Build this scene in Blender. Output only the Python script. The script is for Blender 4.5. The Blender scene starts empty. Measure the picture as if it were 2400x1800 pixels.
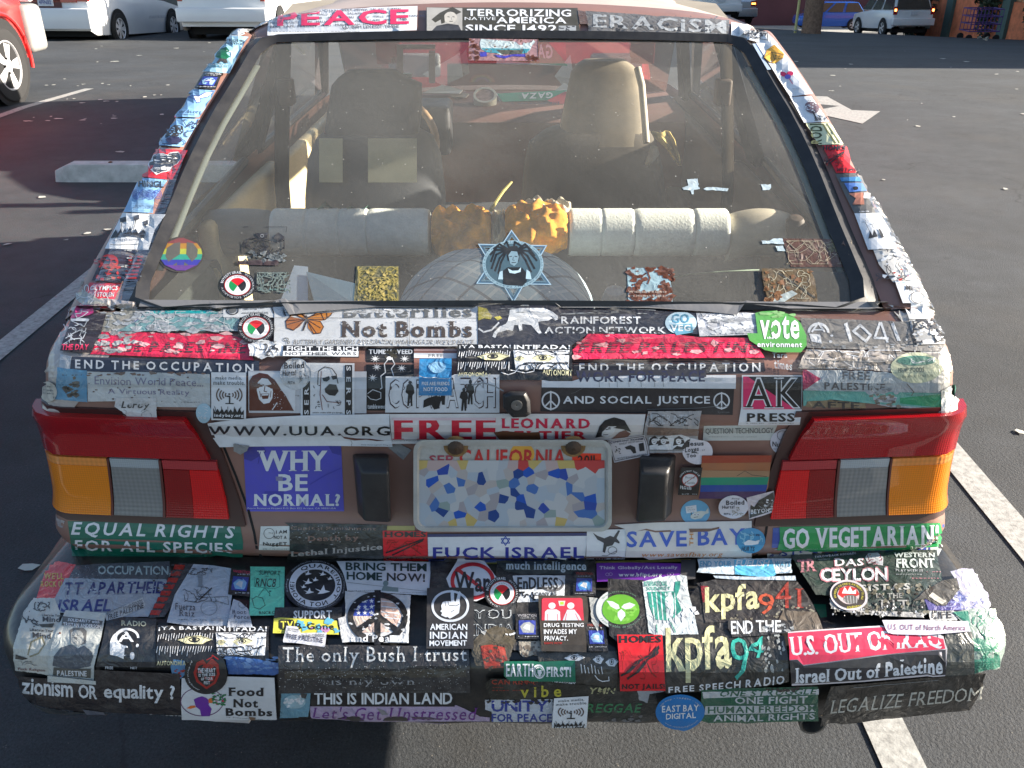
import bpy, bmesh, math, random
from math import sin, cos, pi, radians
from mathutils import Vector, noise
from mathutils.bvhtree import BVHTree
from mathutils.geometry import tessellate_polygon

scene = bpy.context.scene
col = scene.collection
# ------------------------------------------------------------------ camera
CAM = Vector((0, 0, 1.52)); PITCH = radians(27); F = 2078.0
cs, sn = cos(PITCH), sin(PITCH)
cam = bpy.data.cameras.new('camera'); cam.lens = 36 * F / 2400; cam.sensor_width = 36
cam.clip_start = .05; cam.clip_end = 600
co = bpy.data.objects.new('camera', cam); co.location = CAM
co.rotation_euler = (pi / 2 - PITCH, 0, 0); col.objects.link(co); scene.camera = co
# ------------------------------------------------------------------ light
SUN_EL, SUN_AZ = radians(19), radians(8)      # azimuth measured from +x towards +y
sd = Vector((cos(SUN_EL) * cos(SUN_AZ), cos(SUN_EL) * sin(SUN_AZ), sin(SUN_EL)))
w = bpy.data.worlds.new('World'); scene.world = w; w.use_nodes = True
wn = w.node_tree.nodes; wn.clear()
sky = wn.new('ShaderNodeTexSky'); sky.sky_type = 'NISHITA'; sky.sun_disc = False
sky.sun_elevation = SUN_EL; sky.sun_rotation = pi / 2 - SUN_AZ; sky.air_density = 1.0; sky.dust_density = 1.2
bg = wn.new('ShaderNodeBackground'); bg.inputs[1].default_value = .062
wo = wn.new('ShaderNodeOutputWorld')
w.node_tree.links.new(sky.outputs[0], bg.inputs[0]); w.node_tree.links.new(bg.outputs[0], wo.inputs[0])
sl = bpy.data.lights.new('sun', 'SUN'); sl.energy = 5; sl.angle = radians(.6); sl.color = (1, .90, .76)
so = bpy.data.objects.new('sun', sl); so.rotation_euler = sd.to_track_quat('Z', 'Y').to_euler()
so.location = (10, 2, 8); col.objects.link(so)
scene.view_settings.view_transform = 'Standard'; scene.view_settings.look = 'None'
scene.view_settings.gamma = 1; scene.view_settings.exposure = 2.0
scene.view_settings.use_curve_mapping = False
try:
    scene.cycles.transparent_max_bounces = 24; scene.cycles.max_bounces = 8
except Exception: pass

# ------------------------------------------------------------------ helpers
def ray(px, py):
    a, v = (px - 1200) / F, (py - 900) / F
    return Vector((a, cs - v * sn, -sn - v * cs))
def terrain(x, y):
    k = max(0, y - 9); return -(k * k / (k + 1.2)) * (.058 + .00125 * max(-12, min(20, x)))
def gp(px, py):                                   # where the sight line meets the ground
    d = ray(px, py); t = 1.0
    for _ in range(4000):
        p = CAM + d * t
        if p.z <= terrain(p.x, p.y): break
        t += .01
    return Vector((p.x, p.y, terrain(p.x, p.y)))
def at_depth(px, py, t): return CAM + ray(px, py) * t

MATS = {}
def nodes(m):
    m.use_nodes = True; nt = m.node_tree; nt.nodes.clear()
    o = nt.nodes.new('ShaderNodeOutputMaterial'); return nt, nt.nodes, nt.links, o
def mat(name, c, rough=.5, metal=0, var=.12, vs=12, bump=0, bs=60, coat=0, spec=.5, dirt=0, dcol=(.12, .1, .08), trans=0):
    if name in MATS: return MATS[name]
    m = bpy.data.materials.new(name); nt, N, L, o = nodes(m)
    p = N.new('ShaderNodeBsdfPrincipled'); L.new(p.outputs[0], o.inputs[0])
    g = N.new('ShaderNodeNewGeometry')
    p.inputs['Roughness'].default_value = rough; p.inputs['Metallic'].default_value = metal
    p.inputs['Coat Weight'].default_value = coat; p.inputs['Coat Roughness'].default_value = .12
    p.inputs['Specular IOR Level'].default_value = spec
    n = N.new('ShaderNodeTexNoise'); n.inputs['Scale'].default_value = vs; n.inputs['Detail'].default_value = 6
    L.new(g.outputs['Position'], n.inputs['Vector'])
    r = N.new('ShaderNodeMapRange'); r.inputs['From Min'].default_value = .3; r.inputs['From Max'].default_value = .7
    r.inputs['To Min'].default_value = 1 - var; r.inputs['To Max'].default_value = 1 + var
    L.new(n.outputs['Fac'], r.inputs['Value'])
    mx = N.new('ShaderNodeVectorMath'); mx.operation = 'SCALE'; mx.inputs[0].default_value = c
    L.new(r.outputs[0], mx.inputs['Scale']); out = mx.outputs[0]
    if dirt:
        n2 = N.new('ShaderNodeTexNoise'); n2.inputs['Scale'].default_value = vs * 1.7; n2.inputs['Detail'].default_value = 9
        n2.inputs['Roughness'].default_value = .7
        L.new(g.outputs['Position'], n2.inputs['Vector'])
        r2 = N.new('ShaderNodeMapRange'); r2.inputs['From Min'].default_value = .45; r2.inputs['From Max'].default_value = .75
        r2.inputs['To Max'].default_value = dirt; L.new(n2.outputs['Fac'], r2.inputs['Value'])
        mm = N.new('ShaderNodeMix'); mm.data_type = 'RGBA'
        L.new(r2.outputs[0], mm.inputs[0]); L.new(out, mm.inputs[6]); mm.inputs[7].default_value = (*dcol, 1); out = mm.outputs[2]
    L.new(out, p.inputs['Base Color'])
    if bump:
        b = N.new('ShaderNodeBump'); b.inputs['Strength'].default_value = bump; b.inputs['Distance'].default_value = .002
        n3 = N.new('ShaderNodeTexNoise'); n3.inputs['Scale'].default_value = bs; n3.inputs['Detail'].default_value = 5
        L.new(g.outputs['Position'], n3.inputs['Vector']); L.new(n3.outputs['Fac'], b.inputs['Height'])
        L.new(b.outputs[0], p.inputs['Normal'])
    if trans:
        t = N.new('ShaderNodeBsdfTranslucent'); L.new(out, t.inputs[0]); ms = N.new('ShaderNodeMixShader')
        ms.inputs[0].default_value = trans; L.new(p.outputs[0], ms.inputs[1]); L.new(t.outputs[0], ms.inputs[2]); L.new(ms.outputs[0], o.inputs[0])
    MATS[name] = m; return m
def emit(name, c, s):
    m = bpy.data.materials.new(name); nt, N, L, o = nodes(m)
    e = N.new('ShaderNodeEmission'); e.inputs[0].default_value = (*c, 1); e.inputs[1].default_value = s
    L.new(e.outputs[0], o.inputs[0]); return m

def ink(c, v='flat'):
    key = ('ink', tuple(round(x, 3) for x in c), v)
    if key in MATS: return MATS[key]
    m = bpy.data.materials.new('printed_vinyl'); nt, N, L, o = nodes(m)
    p = N.new('ShaderNodeBsdfPrincipled'); L.new(p.outputs[0], o.inputs[0])
    g = N.new('ShaderNodeNewGeometry')
    amt = {'flat': .22, 'worn': .5, 'crum': .42}[v]
    n = N.new('ShaderNodeTexNoise'); n.inputs['Scale'].default_value = 38; n.inputs['Detail'].default_value = 10
    n.inputs['Roughness'].default_value = .72
    L.new(g.outputs['Position'], n.inputs['Vector'])
    r = N.new('ShaderNodeMapRange'); r.inputs['From Min'].default_value = .46; r.inputs['From Max'].default_value = .8
    r.inputs['To Max'].default_value = amt; L.new(n.outputs['Fac'], r.inputs['Value'])
    mm = N.new('ShaderNodeMix'); mm.data_type = 'RGBA'; mm.inputs[6].default_value = (*c, 1)
    lum = sum(c) / 3
    mm.inputs[7].default_value = (.16, .14, .12, 1) if lum > .12 else (.2, .19, .18, 1)
    L.new(r.outputs[0], mm.inputs[0])
    n4 = N.new('ShaderNodeTexNoise'); n4.inputs['Scale'].default_value = 9; n4.inputs['Detail'].default_value = 4
    L.new(g.outputs['Position'], n4.inputs['Vector'])
    r4 = N.new('ShaderNodeMapRange'); r4.inputs['From Min'].default_value = .3; r4.inputs['From Max'].default_value = .7
    r4.inputs['To Min'].default_value = .86; r4.inputs['To Max'].default_value = 1.05; L.new(n4.outputs['Fac'], r4.inputs['Value'])
    sc = N.new('ShaderNodeVectorMath'); sc.operation = 'SCALE'; L.new(mm.outputs[2], sc.inputs[0]); L.new(r4.outputs[0], sc.inputs['Scale'])
    L.new(sc.outputs[0], p.inputs['Base Color'])
    p.inputs['Roughness'].default_value = .38; p.inputs['Coat Weight'].default_value = .5 if v != 'flat' else .25
    p.inputs['Coat Roughness'].default_value = .14
    b = N.new('ShaderNodeBump'); n3 = N.new('ShaderNodeTexNoise'); n3.inputs['Detail'].default_value = 4
    n3.inputs['Distortion'].default_value = 1.2
    n3.inputs['Scale'].default_value = {'flat': 22, 'worn': 45, 'crum': 42}[v]
    b.inputs['Strength'].default_value = {'flat': .25, 'worn': .6, 'crum': .6}[v]; b.inputs['Distance'].default_value = {'flat': .003, 'worn': .005, 'crum': .007}[v]
    L.new(g.outputs['Position'], n3.inputs['Vector']); L.new(n3.outputs['Fac'], b.inputs['Height'])
    L.new(b.outputs[0], p.inputs['Normal']); L.new(b.outputs[0], p.inputs['Coat Normal'])
    MATS[key] = m; return m

def tag(o, label=None, cat=None, group=None, kind=None):
    if label: o['label'] = label
    if cat: o['category'] = cat
    if group: o['group'] = group
    if kind: o['kind'] = kind
    return o
def wloc(p):
    l = Vector(p.location)
    while p.parent: p = p.parent; l += p.location
    return l
def empty(name, loc, label, cat, group=None):
    o = bpy.data.objects.new(name, None); o.location = loc; o.empty_display_size = .2; col.objects.link(o)
    return tag(o, label, cat, group)
def link(name, me, parent=None, center=True):
    o = bpy.data.objects.new(name, me); col.objects.link(o)
    base = wloc(parent) if parent else Vector((0, 0, 0))
    if center and len(me.vertices):
        n = len(me.vertices); buf = [0.0] * (3 * n); me.vertices.foreach_get('co', buf)
        c = Vector((sum(buf[0::3]) / n, sum(buf[1::3]) / n, sum(buf[2::3]) / n))
        for i in range(n): buf[3 * i] -= c.x; buf[3 * i + 1] -= c.y; buf[3 * i + 2] -= c.z
        me.vertices.foreach_set('co', buf); me.update()
    else: c = Vector((0, 0, 0))
    o.location = c - base
    if parent: o.parent = parent
    return o
class MB:
    def __init__(s): s.v = []; s.f = []; s.m = []
    def add(s, v, f, m=0):
        b = len(s.v); s.v += [tuple(x) for x in v]; s.f += [tuple(i + b for i in q) for q in f]; s.m += [m] * len(f); return s
    def box(s, x0, x1, y0, y1, z0, z1, m=0, M=None):
        v = [Vector((x, y, z)) for x in (x0, x1) for y in (y0, y1) for z in (z0, z1)]
        if M: v = [M @ q for q in v]
        return s.add(v, [(0, 1, 3, 2), (4, 6, 7, 5), (0, 4, 5, 1), (2, 3, 7, 6), (0, 2, 6, 4), (1, 5, 7, 3)], m)
    def grid(s, rows, m=0, closed=False):
        n = len(rows[0]); v = [p for r in rows for p in r]; f = []
        for i in range(len(rows) - 1):
            for j in range(n - (0 if closed else 1)):
                k = (j + 1) % n; f.append((i * n + j, i * n + k, (i + 1) * n + k, (i + 1) * n + j))
        return s.add(v, f, m)
    def tube(s, pts, r, n=8, m=0, cap=True):
        pts = [Vector(p) for p in pts]; rows = []
        R = r if isinstance(r, (list, tuple)) else [r] * len(pts)
        for i, p in enumerate(pts):
            d = (pts[min(i + 1, len(pts) - 1)] - pts[max(i - 1, 0)]).normalized()
            up = Vector((0, 0, 1)) if abs(d.z) < .9 else Vector((1, 0, 0))
            a = d.cross(up).normalized(); b = d.cross(a)
            rows.append([p + a * (R[i] * cos(2 * pi * k / n)) + b * (R[i] * sin(2 * pi * k / n)) for k in range(n)])
        s.grid(rows, m, True)
        if cap: s.add(rows[0], [tuple(range(n))], m); s.add(rows[-1], [tuple(reversed(range(n)))], m)
        return s
    def disc(s, c, ax, r, n=24, m=0, sx=1, sz=1):
        c = Vector(c); ax = Vector(ax).normalized(); up = Vector((0, 0, 1)) if abs(ax.z) < .9 else Vector((0, 1, 0))
        a = ax.cross(up).normalized(); b = a.cross(ax)
        return s.add([c + a * (r * sx * cos(2 * pi * k / n)) + b * (r * sz * sin(2 * pi * k / n)) for k in range(n)], [tuple(range(n))], m)
    def lathe(s, c, ax, prof, n=32, m=0):         # prof: (distance along axis, radius)
        c = Vector(c); ax = Vector(ax).normalized(); up = Vector((0, 0, 1)) if abs(ax.z) < .9 else Vector((0, 1, 0))
        a = ax.cross(up).normalized(); b = a.cross(ax)
        return s.grid([[c + ax * h + a * (r * cos(2 * pi * k / n)) + b * (r * sin(2 * pi * k / n)) for k in range(n)] for h, r in prof], m, True)
    def build(s, name, mats, parent=None, smooth=True, bevel=0, sub=0, solid=0, merge=0):
        me = bpy.data.meshes.new(name); me.from_pydata(s.v, [], s.f)
        if not isinstance(mats, (list, tuple)): mats = [mats]
        for q in mats: me.materials.append(q)
        if len(mats) > 1: me.polygons.foreach_set('material_index', s.m)
        if merge:
            bm = bmesh.new(); bm.from_mesh(me); bmesh.ops.remove_doubles(bm, verts=bm.verts, dist=merge); bm.to_mesh(me); bm.free()
        if bevel:
            bm = bmesh.new(); bm.from_mesh(me); bmesh.ops.remove_doubles(bm, verts=bm.verts, dist=1e-5)
            bmesh.ops.recalc_face_normals(bm, faces=bm.faces)
            bmesh.ops.bevel(bm, geom=[e for e in bm.edges if e.calc_face_angle(0) > .5], offset=bevel, segments=3, affect='EDGES', profile=.5)
            bm.to_mesh(me); bm.free()
        me.polygons.foreach_set('use_smooth', [smooth] * len(me.polygons)); me.update()
        if smooth:
            try: me.set_sharp_from_angle(angle=radians(38))
            except Exception: pass
        o = link(name, me, parent)
        if sub:
            md = o.modifiers.new('sub', 'SUBSURF'); md.levels = md.render_levels = sub
        if solid:
            md = o.modifiers.new('solid', 'SOLIDIFY'); md.thickness = solid; md.offset = -1
        return o
def lerp(a, b, t): return a + (b - a) * t
def poly_mesh(name, pts, m, parent=None, thick=0):
    return MB().add(pts, [tuple(range(len(pts)))]).build(name, m, parent, smooth=False, solid=thick)

# ------------------------------------------------------------------ glyphs
GL = {}
def make_glyphs():
    base = [chr(c) for c in range(33, 127)] + list('¡Íí')
    objs = []
    for st, off in (('', 0.0), ('b', .022)):
        for ch in base:
            c = bpy.data.curves.new('g', 'FONT'); c.body = ch; c.size = 1; c.resolution_u = 2; c.offset = off; c.fill_mode = 'BOTH'
            c.dimensions = '2D'
            o = bpy.data.objects.new('g', c); col.objects.link(o); objs.append((st, ch, o))
    bpy.context.view_layer.update(); dg = bpy.context.evaluated_depsgraph_get()
    for st, ch, o in objs:
        me = bpy.data.meshes.new_from_object(o.evaluated_get(dg)); me.calc_loop_triangles()
        V = [(v.co.x, v.co.y) for v in me.vertices]
        T = [tuple(V[i] for i in t.vertices) for t in me.loop_triangles]
        GL[st, ch] = (T, min([p[0] for p in V] or [0]), max([p[0] for p in V] or [.3]))
        bpy.data.meshes.remove(me)
    for st, ch, o in objs:
        c = o.data; bpy.data.objects.remove(o); bpy.data.curves.remove(c)
    def spans(T, y):
        iv = []
        for t in T:
            xs = []
            for i in range(3):
                (x0, y0), (x1, y1) = t[i], t[(i + 1) % 3]
                if (y0 - y) * (y1 - y) < 0: xs.append(x0 + (x1 - x0) * (y - y0) / (y1 - y0))
            if len(xs) == 2: iv.append((min(xs), max(xs)))
        iv.sort(); out = []
        for a, b in iv:
            if out and a <= out[-1][1] + .004: out[-1][1] = max(out[-1][1], b)
            else: out.append([a, b])
        return out
    for (st, ch), (T, x0, x1) in list(GL.items()):
        T2 = list(T)
        if T and ch.isalnum():
            ys = [p[1] for t in T for p in t]; lo, hi = min(ys), max(ys)
            for y, s in ((lo, 1), (hi, -1)):
                if y == lo and ch in 'gjpqyQJ,;': continue
                near, far = spans(T, y + s * .012), spans(T, y + s * .09)
                for a, b in near:
                    if b - a < .24 and any(abs((b - a) - (d - c)) < .045 and abs((a + b) - (c + d)) < .12 for c, d in far):
                        A, B, y1 = a - .055, b + .055, y + s * .03
                        T2 += [((A, y), (B, y), (B, y1)), ((A, y), (B, y1), (A, y1))]
                        x0, x1 = min(x0, A), max(x1, B)
        GL[st + 's', ch] = (T2, x0, x1)
make_glyphs()
def text_tris(s, st='b', gap=.09, space=.3):
    """flat triangles of a string, fitted to the unit box (y up)"""
    key = ('b' if 'b' in st else '') + ('s' if 's' in st else '')
    x = 0; out = []
    for ch in s:
        if ch == ' ': x += space; continue
        T, a, b = GL.get((key, ch), GL[key, '*'])
        out += [tuple((p[0] - a + x, p[1]) for p in t) for t in T]
        x += b - a + gap
    if not out: return out
    if 'i' in st: out = [tuple((p[0] + .22 * p[1], p[1]) for p in t) for t in out]
    xs = [p[0] for t in out for p in t]; ys = [p[1] for t in out for p in t]
    a, b, c, d = min(xs), max(xs), min(ys), max(ys)
    return [tuple(((p[0] - a) / (b - a), (p[1] - c) / (d - c + 1e-9)) for p in t) for t in out]
def plane_text(mb, s, o, ux, uy, st='b', m=0, gap=.09):
    """text lying in a plane: o = lower left corner, ux/uy = full width/height vectors"""
    o, ux, uy = Vector(o), Vector(ux), Vector(uy)
    for t in text_tris(s, st, gap): mb.add([o + ux * p[0] + uy * p[1] for p in t], [(0, 1, 2)], m)
# ================================================================== SETTING
def asphalt():
    m = bpy.data.materials.new('asphalt'); nt, N, L, o = nodes(m); p = N.new('ShaderNodeBsdfPrincipled'); L.new(p.outputs[0], o.inputs[0])
    g = N.new('ShaderNodeNewGeometry'); p.inputs['Roughness'].default_value = .82
    def nz(sc, det=6, rough=.6):
        n = N.new('ShaderNodeTexNoise'); n.inputs['Scale'].default_value = sc; n.inputs['Detail'].default_value = det
        n.inputs['Roughness'].default_value = rough; L.new(g.outputs['Position'], n.inputs['Vector']); return n.outputs['Fac']
    def rng(x, a, b, c, d):
        r = N.new('ShaderNodeMapRange'); r.inputs['From Min'].default_value = a; r.inputs['From Max'].default_value = b
        r.inputs['To Min'].default_value = c; r.inputs['To Max'].default_value = d; L.new(x, r.inputs['Value']); return r.outputs[0]
    big = rng(nz(.55, 8, .65), .35, .65, .70, 1.28); fine = rng(nz(160, 3, .8), .3, .7, .55, 1.6)
    mid = rng(nz(6, 9, .7), .35, .7, .82, 1.22)
    a = N.new('ShaderNodeMath'); a.operation = 'MULTIPLY'; L.new(big, a.inputs[0]); L.new(fine, a.inputs[1])
    b = N.new('ShaderNodeMath'); b.operation = 'MULTIPLY'; L.new(a.outputs[0], b.inputs[0]); L.new(mid, b.inputs[1])
    s = N.new('ShaderNodeVectorMath'); s.operation = 'SCALE'; s.inputs[0].default_value = (.032, .036, .0415); L.new(b.outputs[0], s.inputs['Scale'])
    vor = N.new('ShaderNodeTexVoronoi'); vor.inputs['Scale'].default_value = 90; L.new(g.outputs['Position'], vor.inputs['Vector'])
    peb = rng(vor.outputs['Distance'], .05, .16, 1, 0)
    gate = rng(nz(25, 2), .55, .62, 0, .8); q = N.new('ShaderNodeMath'); q.operation = 'MULTIPLY'; L.new(peb, q.inputs[0]); L.new(gate, q.inputs[1])
    mx = N.new('ShaderNodeMix'); mx.data_type = 'RGBA'; L.new(q.outputs[0], mx.inputs[0]); L.new(s.outputs[0], mx.inputs[6]); mx.inputs[7].default_value = (.2, .18, .15, 1)
    # slightly browner worn patches
    m2 = N.new('ShaderNodeMix'); m2.data_type = 'RGBA'; L.new(rng(nz(1.3, 7), .5, .68, 0, .3), m2.inputs[0]); L.new(mx.outputs[2], m2.inputs[6])
    m2.inputs[7].default_value = (.068, .062, .054, 1); L.new(m2.outputs[2], p.inputs['Base Color'])
    # hairline cracks in a few places
    nn = N.new('ShaderNodeTexNoise'); nn.inputs['Scale'].default_value = 1.7; nn.inputs['Detail'].default_value = 6; L.new(g.outputs['Position'], nn.inputs['Vector'])
    ad = N.new('ShaderNodeVectorMath'); ad.operation = 'ADD'; L.new(g.outputs['Position'], ad.inputs[0]); L.new(nn.outputs['Color'], ad.inputs[1])
    vc = N.new('ShaderNodeTexVoronoi'); vc.feature = 'DISTANCE_TO_EDGE'; vc.inputs['Scale'].default_value = .55; L.new(ad.outputs[0], vc.inputs['Vector'])
    ck = N.new('ShaderNodeMath'); ck.operation = 'MULTIPLY'; L.new(rng(vc.outputs['Distance'], .001, .006, .75, 0), ck.inputs[0]); L.new(rng(nz(.8, 3), .48, .56, 0, 1), ck.inputs[1])
    m3 = N.new('ShaderNodeMix'); m3.data_type = 'RGBA'; L.new(ck.outputs[0], m3.inputs[0]); L.new(m2.outputs[2], m3.inputs[6]); m3.inputs[7].default_value = (.012, .012, .013, 1); L.new(m3.outputs[2], p.inputs['Base Color'])
    bp = N.new('ShaderNodeBump'); bp.inputs['Strength'].default_value = .7; bp.inputs['Distance'].default_value = .004
    L.new(nz(120, 4, .7), bp.inputs['Height']); L.new(bp.outputs[0], p.inputs['Normal']); return m
M_ASPH = asphalt()
M_LINE = mat('road_paint', (.37, .37, .355), .75, var=.15, vs=30, bump=.5, bs=110, dirt=.8, dcol=(.09, .085, .08))
g = MB(); ys = [-12, -6, -3, 0, 2, 4, 6, 8, 9, 10, 11, 12, 13, 14, 16, 18, 20, 23, 26, 30, 35, 40, 46, 54, 64, 80, 110, 160, 260]
def gz(x, y): return terrain(x, y) if y < 80 else terrain(x, 80) - (y - 80) * .02
g.grid([[(x, y, gz(x, y)) for x in list(range(-200, -12, 20)) + list(range(-12, 24, 2)) + list(range(24, 201, 16))] for y in ys])
tag(g.build('asphalt_ground', M_ASPH), kind='structure')
def marking(name, pts, dz=.004):
    pts = [Vector((p[0], p[1], terrain(p[0], p[1]) + dz)) for p in pts]
    return tag(poly_mesh(name, pts, M_LINE), kind='structure')
marking('parking_line', [(-2.137, -.8), (-2.035, -.8), (-2.035, 5.0), (-2.137, 5.0)])
marking('parking_line', [(-4.80, 4.6), (-4.70, 4.6), (-4.70, 8.9), (-4.80, 8.9)])
marking('parking_line', [(-4.80, 8.9), (-4.70, 8.9), (-4.66, 10.3), (-4.76, 10.3)])
marking('parking_line', [(.755, -1.2), (.845, -1.2), (.845, 4.4), (.755, 4.4)])
marking('parking_line', [(1.385, -1.0), (1.485, -1.0), (1.485, 4.4), (1.385, 4.4)])
ar = [gp(*q) for q in ((1840, 227), (1904, 226), (1938, 227), (1996, 259), (2063, 262), (2021, 291), (1931, 271), (1840, 262))]
marking('direction_arrow', ar)

M_CONC = mat('concrete', (.36, .36, .34), .85, var=.2, vs=9, bump=.6, bs=70, dirt=.5, dcol=(.12, .12, .11))
ws = empty('wheel_stop', (-2.2, 6.1, 0), 'grey concrete wheel stop lying on the asphalt left of the stickered hatchback', 'wheel stop')
b = MB(); L0, L1 = -3.12, -1.3
prof = [(-.085, 0), (-.06, .115), (.06, .115), (.085, 0)]
for x, s in ((L0, 1), (L0 + .07, 1), (L1 - .07, 1), (L1, 1)): pass
rows = []
for x, k in ((L0, .55), (L0 + .10, 1), (L1 - .10, 1), (L1, .55)): rows.append([(x, 6.1 + a * (1 if k == 1 else .9), z * (1 if k == 1 else .62)) for a, z in prof])
b.grid(rows); b.add(rows[0], [(0, 1, 2, 3)]); b.add(rows[-1], [(3, 2, 1, 0)])
b.build('block', mat('wheel_stop_concrete', (.52, .52, .50), .85, var=.2, vs=9, bump=.6, bs=70, dirt=.5, dcol=(.2, .2, .18)), ws, smooth=False, bevel=.008)
for x in (-2.75, -1.7):
    MB().lathe((x, 6.1, .112), (0, 0, 1), [(0, .014), (.008, .014), (.012, .001)], 10).build('anchor_pin', mat('rust', (.16, .07, .03), .8), ws)

# litter and gum on the asphalt
rnd = random.Random(5); b = MB(); b2 = MB()
def speck(mb, x, y, r):
    n = rnd.randint(5, 7); a0 = rnd.random() * 6; sx = rnd.uniform(.5, 1.6)
    z = terrain(x, y) + .004
    mb.add([(x + r * sx * cos(a0 + 2 * pi * k / n) * rnd.uniform(.5, 1.2), y + r * sin(a0 + 2 * pi * k / n) * rnd.uniform(.5, 1.2), z + rnd.uniform(0, .004)) for k in range(n)], [tuple(range(n))])
for _ in range(150):
    x, y = rnd.uniform(-9, 8), rnd.uniform(1.2, 19)
    if abs(x) < .9 and y < 5.2: continue
    speck(b, x, y, rnd.uniform(.006, .022) * (1 + y / 14))
for cx, cy, n in ((-4.1, 8.3, 12), (-4.3, 9.4, 7), (-3.2, 9.7, 8), (-5.1, 10.7, 6), (-2.45, 4.85, 4), (-2.3, 3.05, 4), (2.1, 2.5, 2), (-3.9, 5.5, 5)):
    for _ in range(n): speck(b, rnd.gauss(cx, .28), rnd.gauss(cy, .16), rnd.uniform(.012, .035))
tag(b.build('litter', mat('litter_white', (.5, .49, .44), .8, var=.3), None, smooth=False), kind='stuff')
# one crumpled wrapper right, one twig
# ------------------------------------------------------------------ buildings behind
def wallbox(name, x0, x1, y0, y1, z0, z1, m, parent): return MB().box(x0, x1, y0, y1, z0, z1).build(name, m, parent, smooth=False)
M_SALM = mat('salmon_plaster', (.75, .22, .10), .85, var=.22, vs=3, dirt=.4, dcol=(.14, .06, .04))
M_TAN = mat('tan_boards', (.48, .27, .15), .8, var=.25, vs=5, dirt=.4)
M_POST = mat('teal_post', (.07, .12, .11), .7)
BX = 19.6
bl = empty('orange_building', (21, 36, terrain(19, 36)), 'orange plastered building with board strips and climbing vines at the far right', 'building')
wallbox('wall', BX, 30, 16.6, 47, -7, -.9, M_SALM, bl)
wallbox('upper_wall', BX + .15, 30, 16.7, 47, -.9, 6.5, M_TAN, bl)
for k in range(57):
    y = 17 + k * .52
    wallbox('board', BX + .09, BX + .15, y, y + .40, -.88, 6.4, M_TAN, bl)
for y in (20, 27, 34.4, 37.6, 42.5, 46.3): wallbox('post', BX - .14, BX + .08, y, y + .6, -7, 6.6, M_POST, bl)
wallbox('roof', BX - .4, 30.3, 16.3, 47.3, 6.5, 6.75, mat('roof_dark', (.05, .05, .05), .9), bl)
for k in range(3):
    y = 21 + k * 4.2
    MB().box(BX + .02, BX + .07, y, y + 1.5, 1.1, 2.8).build('window', mat('dark_glass', (.02, .025, .03), .08, coat=1), bl, smooth=False)
# back buildings
b3 = empty('maroon_building', (30, 70, -6), 'long low maroon building across the street behind the parked cars', 'building')
M_MAR = mat('maroon_wall', (.10, .035, .045), .8, var=.2, vs=.8)
wallbox('wall', 2, 90, 68, 80, -9, 4, M_MAR, b3)
wallbox('plinth', 2, 90, 67.9, 67.98, -9, -4.6, mat('grey_plinth', (.22, .21, .2), .9), b3)
wallbox('roof', 1.8, 90.2, 67.6, 80.2, 4, 4.4, mat('roof_dark', (.05, .05, .05), .9), b3)
for k in range(12): wallbox('window', 5 + k * 6.5, 8 + k * 6.5, 67.95, 67.99, -1.5, 1.6, mat('dark_glass', (.02, .025, .03), .08, coat=1), b3)
b4 = empty('pale_building', (-14, 27, -1.2), 'pale grey stucco building behind the white cars at the left', 'building')
M_PALE = mat('pale_stucco', (.30, .31, .31), .85, var=.15, vs=1.5, bump=.3, bs=30)
wallbox('wall', -60, -5.6, 26.0, 34, -3, 3.2, M_PALE, b4); wallbox('skirt', -60, -5.55, 25.94, 25.99, -3, -1.0, mat('dark_skirt', (.10, .11, .11), .9), b4)
wallbox('pipe', -7.15, -6.95, 25.75, 25.95, -2, 4.5, mat('pipe_grey', (.4, .42, .42), .6), b4)
wallbox('roof', -60.2, -5.4, 25.7, 34, 3.2, 3.45, mat('roof_dark', (.05, .05, .05), .9), b4)
wallbox('door', -9.9, -9.0, 25.9, 25.93, -1.3, .9, mat('dark_skirt', (.10, .11, .11), .9), b4)
tag(MB().box(2, 90, 60, 67, -4.45, -4.33 + .0).build('pavement', M_CONC, smooth=False), kind='structure')
tag(MB().grid([[(x, y, terrain(x, y) + .006) for x in (4, 20, 50, 90)] for y in (53.0, 53.25)]).build('road_line', M_LINE, smooth=False), kind='structure')
tag(MB().grid([[(x, y, terrain(x, y) + .006) for x in (4, 20, 50, 90)] for y in (58.0, 58.4)]).build('road_line', M_LINE, smooth=False), kind='structure')

# street tree trunk with a yellow pole beside it
M_BARK = mat('bark', (.20, .13, .09), .9, var=.35, vs=14, bump=.8, bs=25)
def leafy(name, c, r, n, m, parent, seed, size):
    rr = random.Random(seed); mb = MB()
    for _ in range(n):
        d = Vector((rr.gauss(0, 1), rr.gauss(0, 1), rr.gauss(0, 1))).normalized() * (rr.random() ** .45)
        p = Vector(c) + Vector((d.x * r[0], d.y * r[1], d.z * r[2]))
        a = Vector((rr.gauss(0, 1), rr.gauss(0, 1), rr.gauss(0, 1))).normalized() * size
        q = Vector((rr.gauss(0, 1), rr.gauss(0, 1), rr.gauss(0, 1))).normalized() * size
        mb.add([p, p + a, p + a * .5 + q], [(0, 1, 2)])
    return mb.build(name, m, parent, smooth=False)
M_LEAF = mat('leaf', (.05, .09, .03), .6, var=.5, vs=8)
p0 = at_depth(1901, 73, 31); p0.z = terrain(p0.x, p0.y)
tr = empty('street_tree', p0, 'thick brown tree trunk standing in front of the blue hatchback', 'tree')
b = MB(); b.tube([p0 + Vector((0, 0, -.3)), p0 + Vector((0, 0, .1)), p0 + Vector((-.02, 0, 1.6)), p0 + Vector((-.1, .05, 3.4)), p0 + Vector((-.05, .1, 4.6))], [.40, .33, .30, .27, .2], 16)
b.build('trunk', M_BARK, tr)
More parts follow.
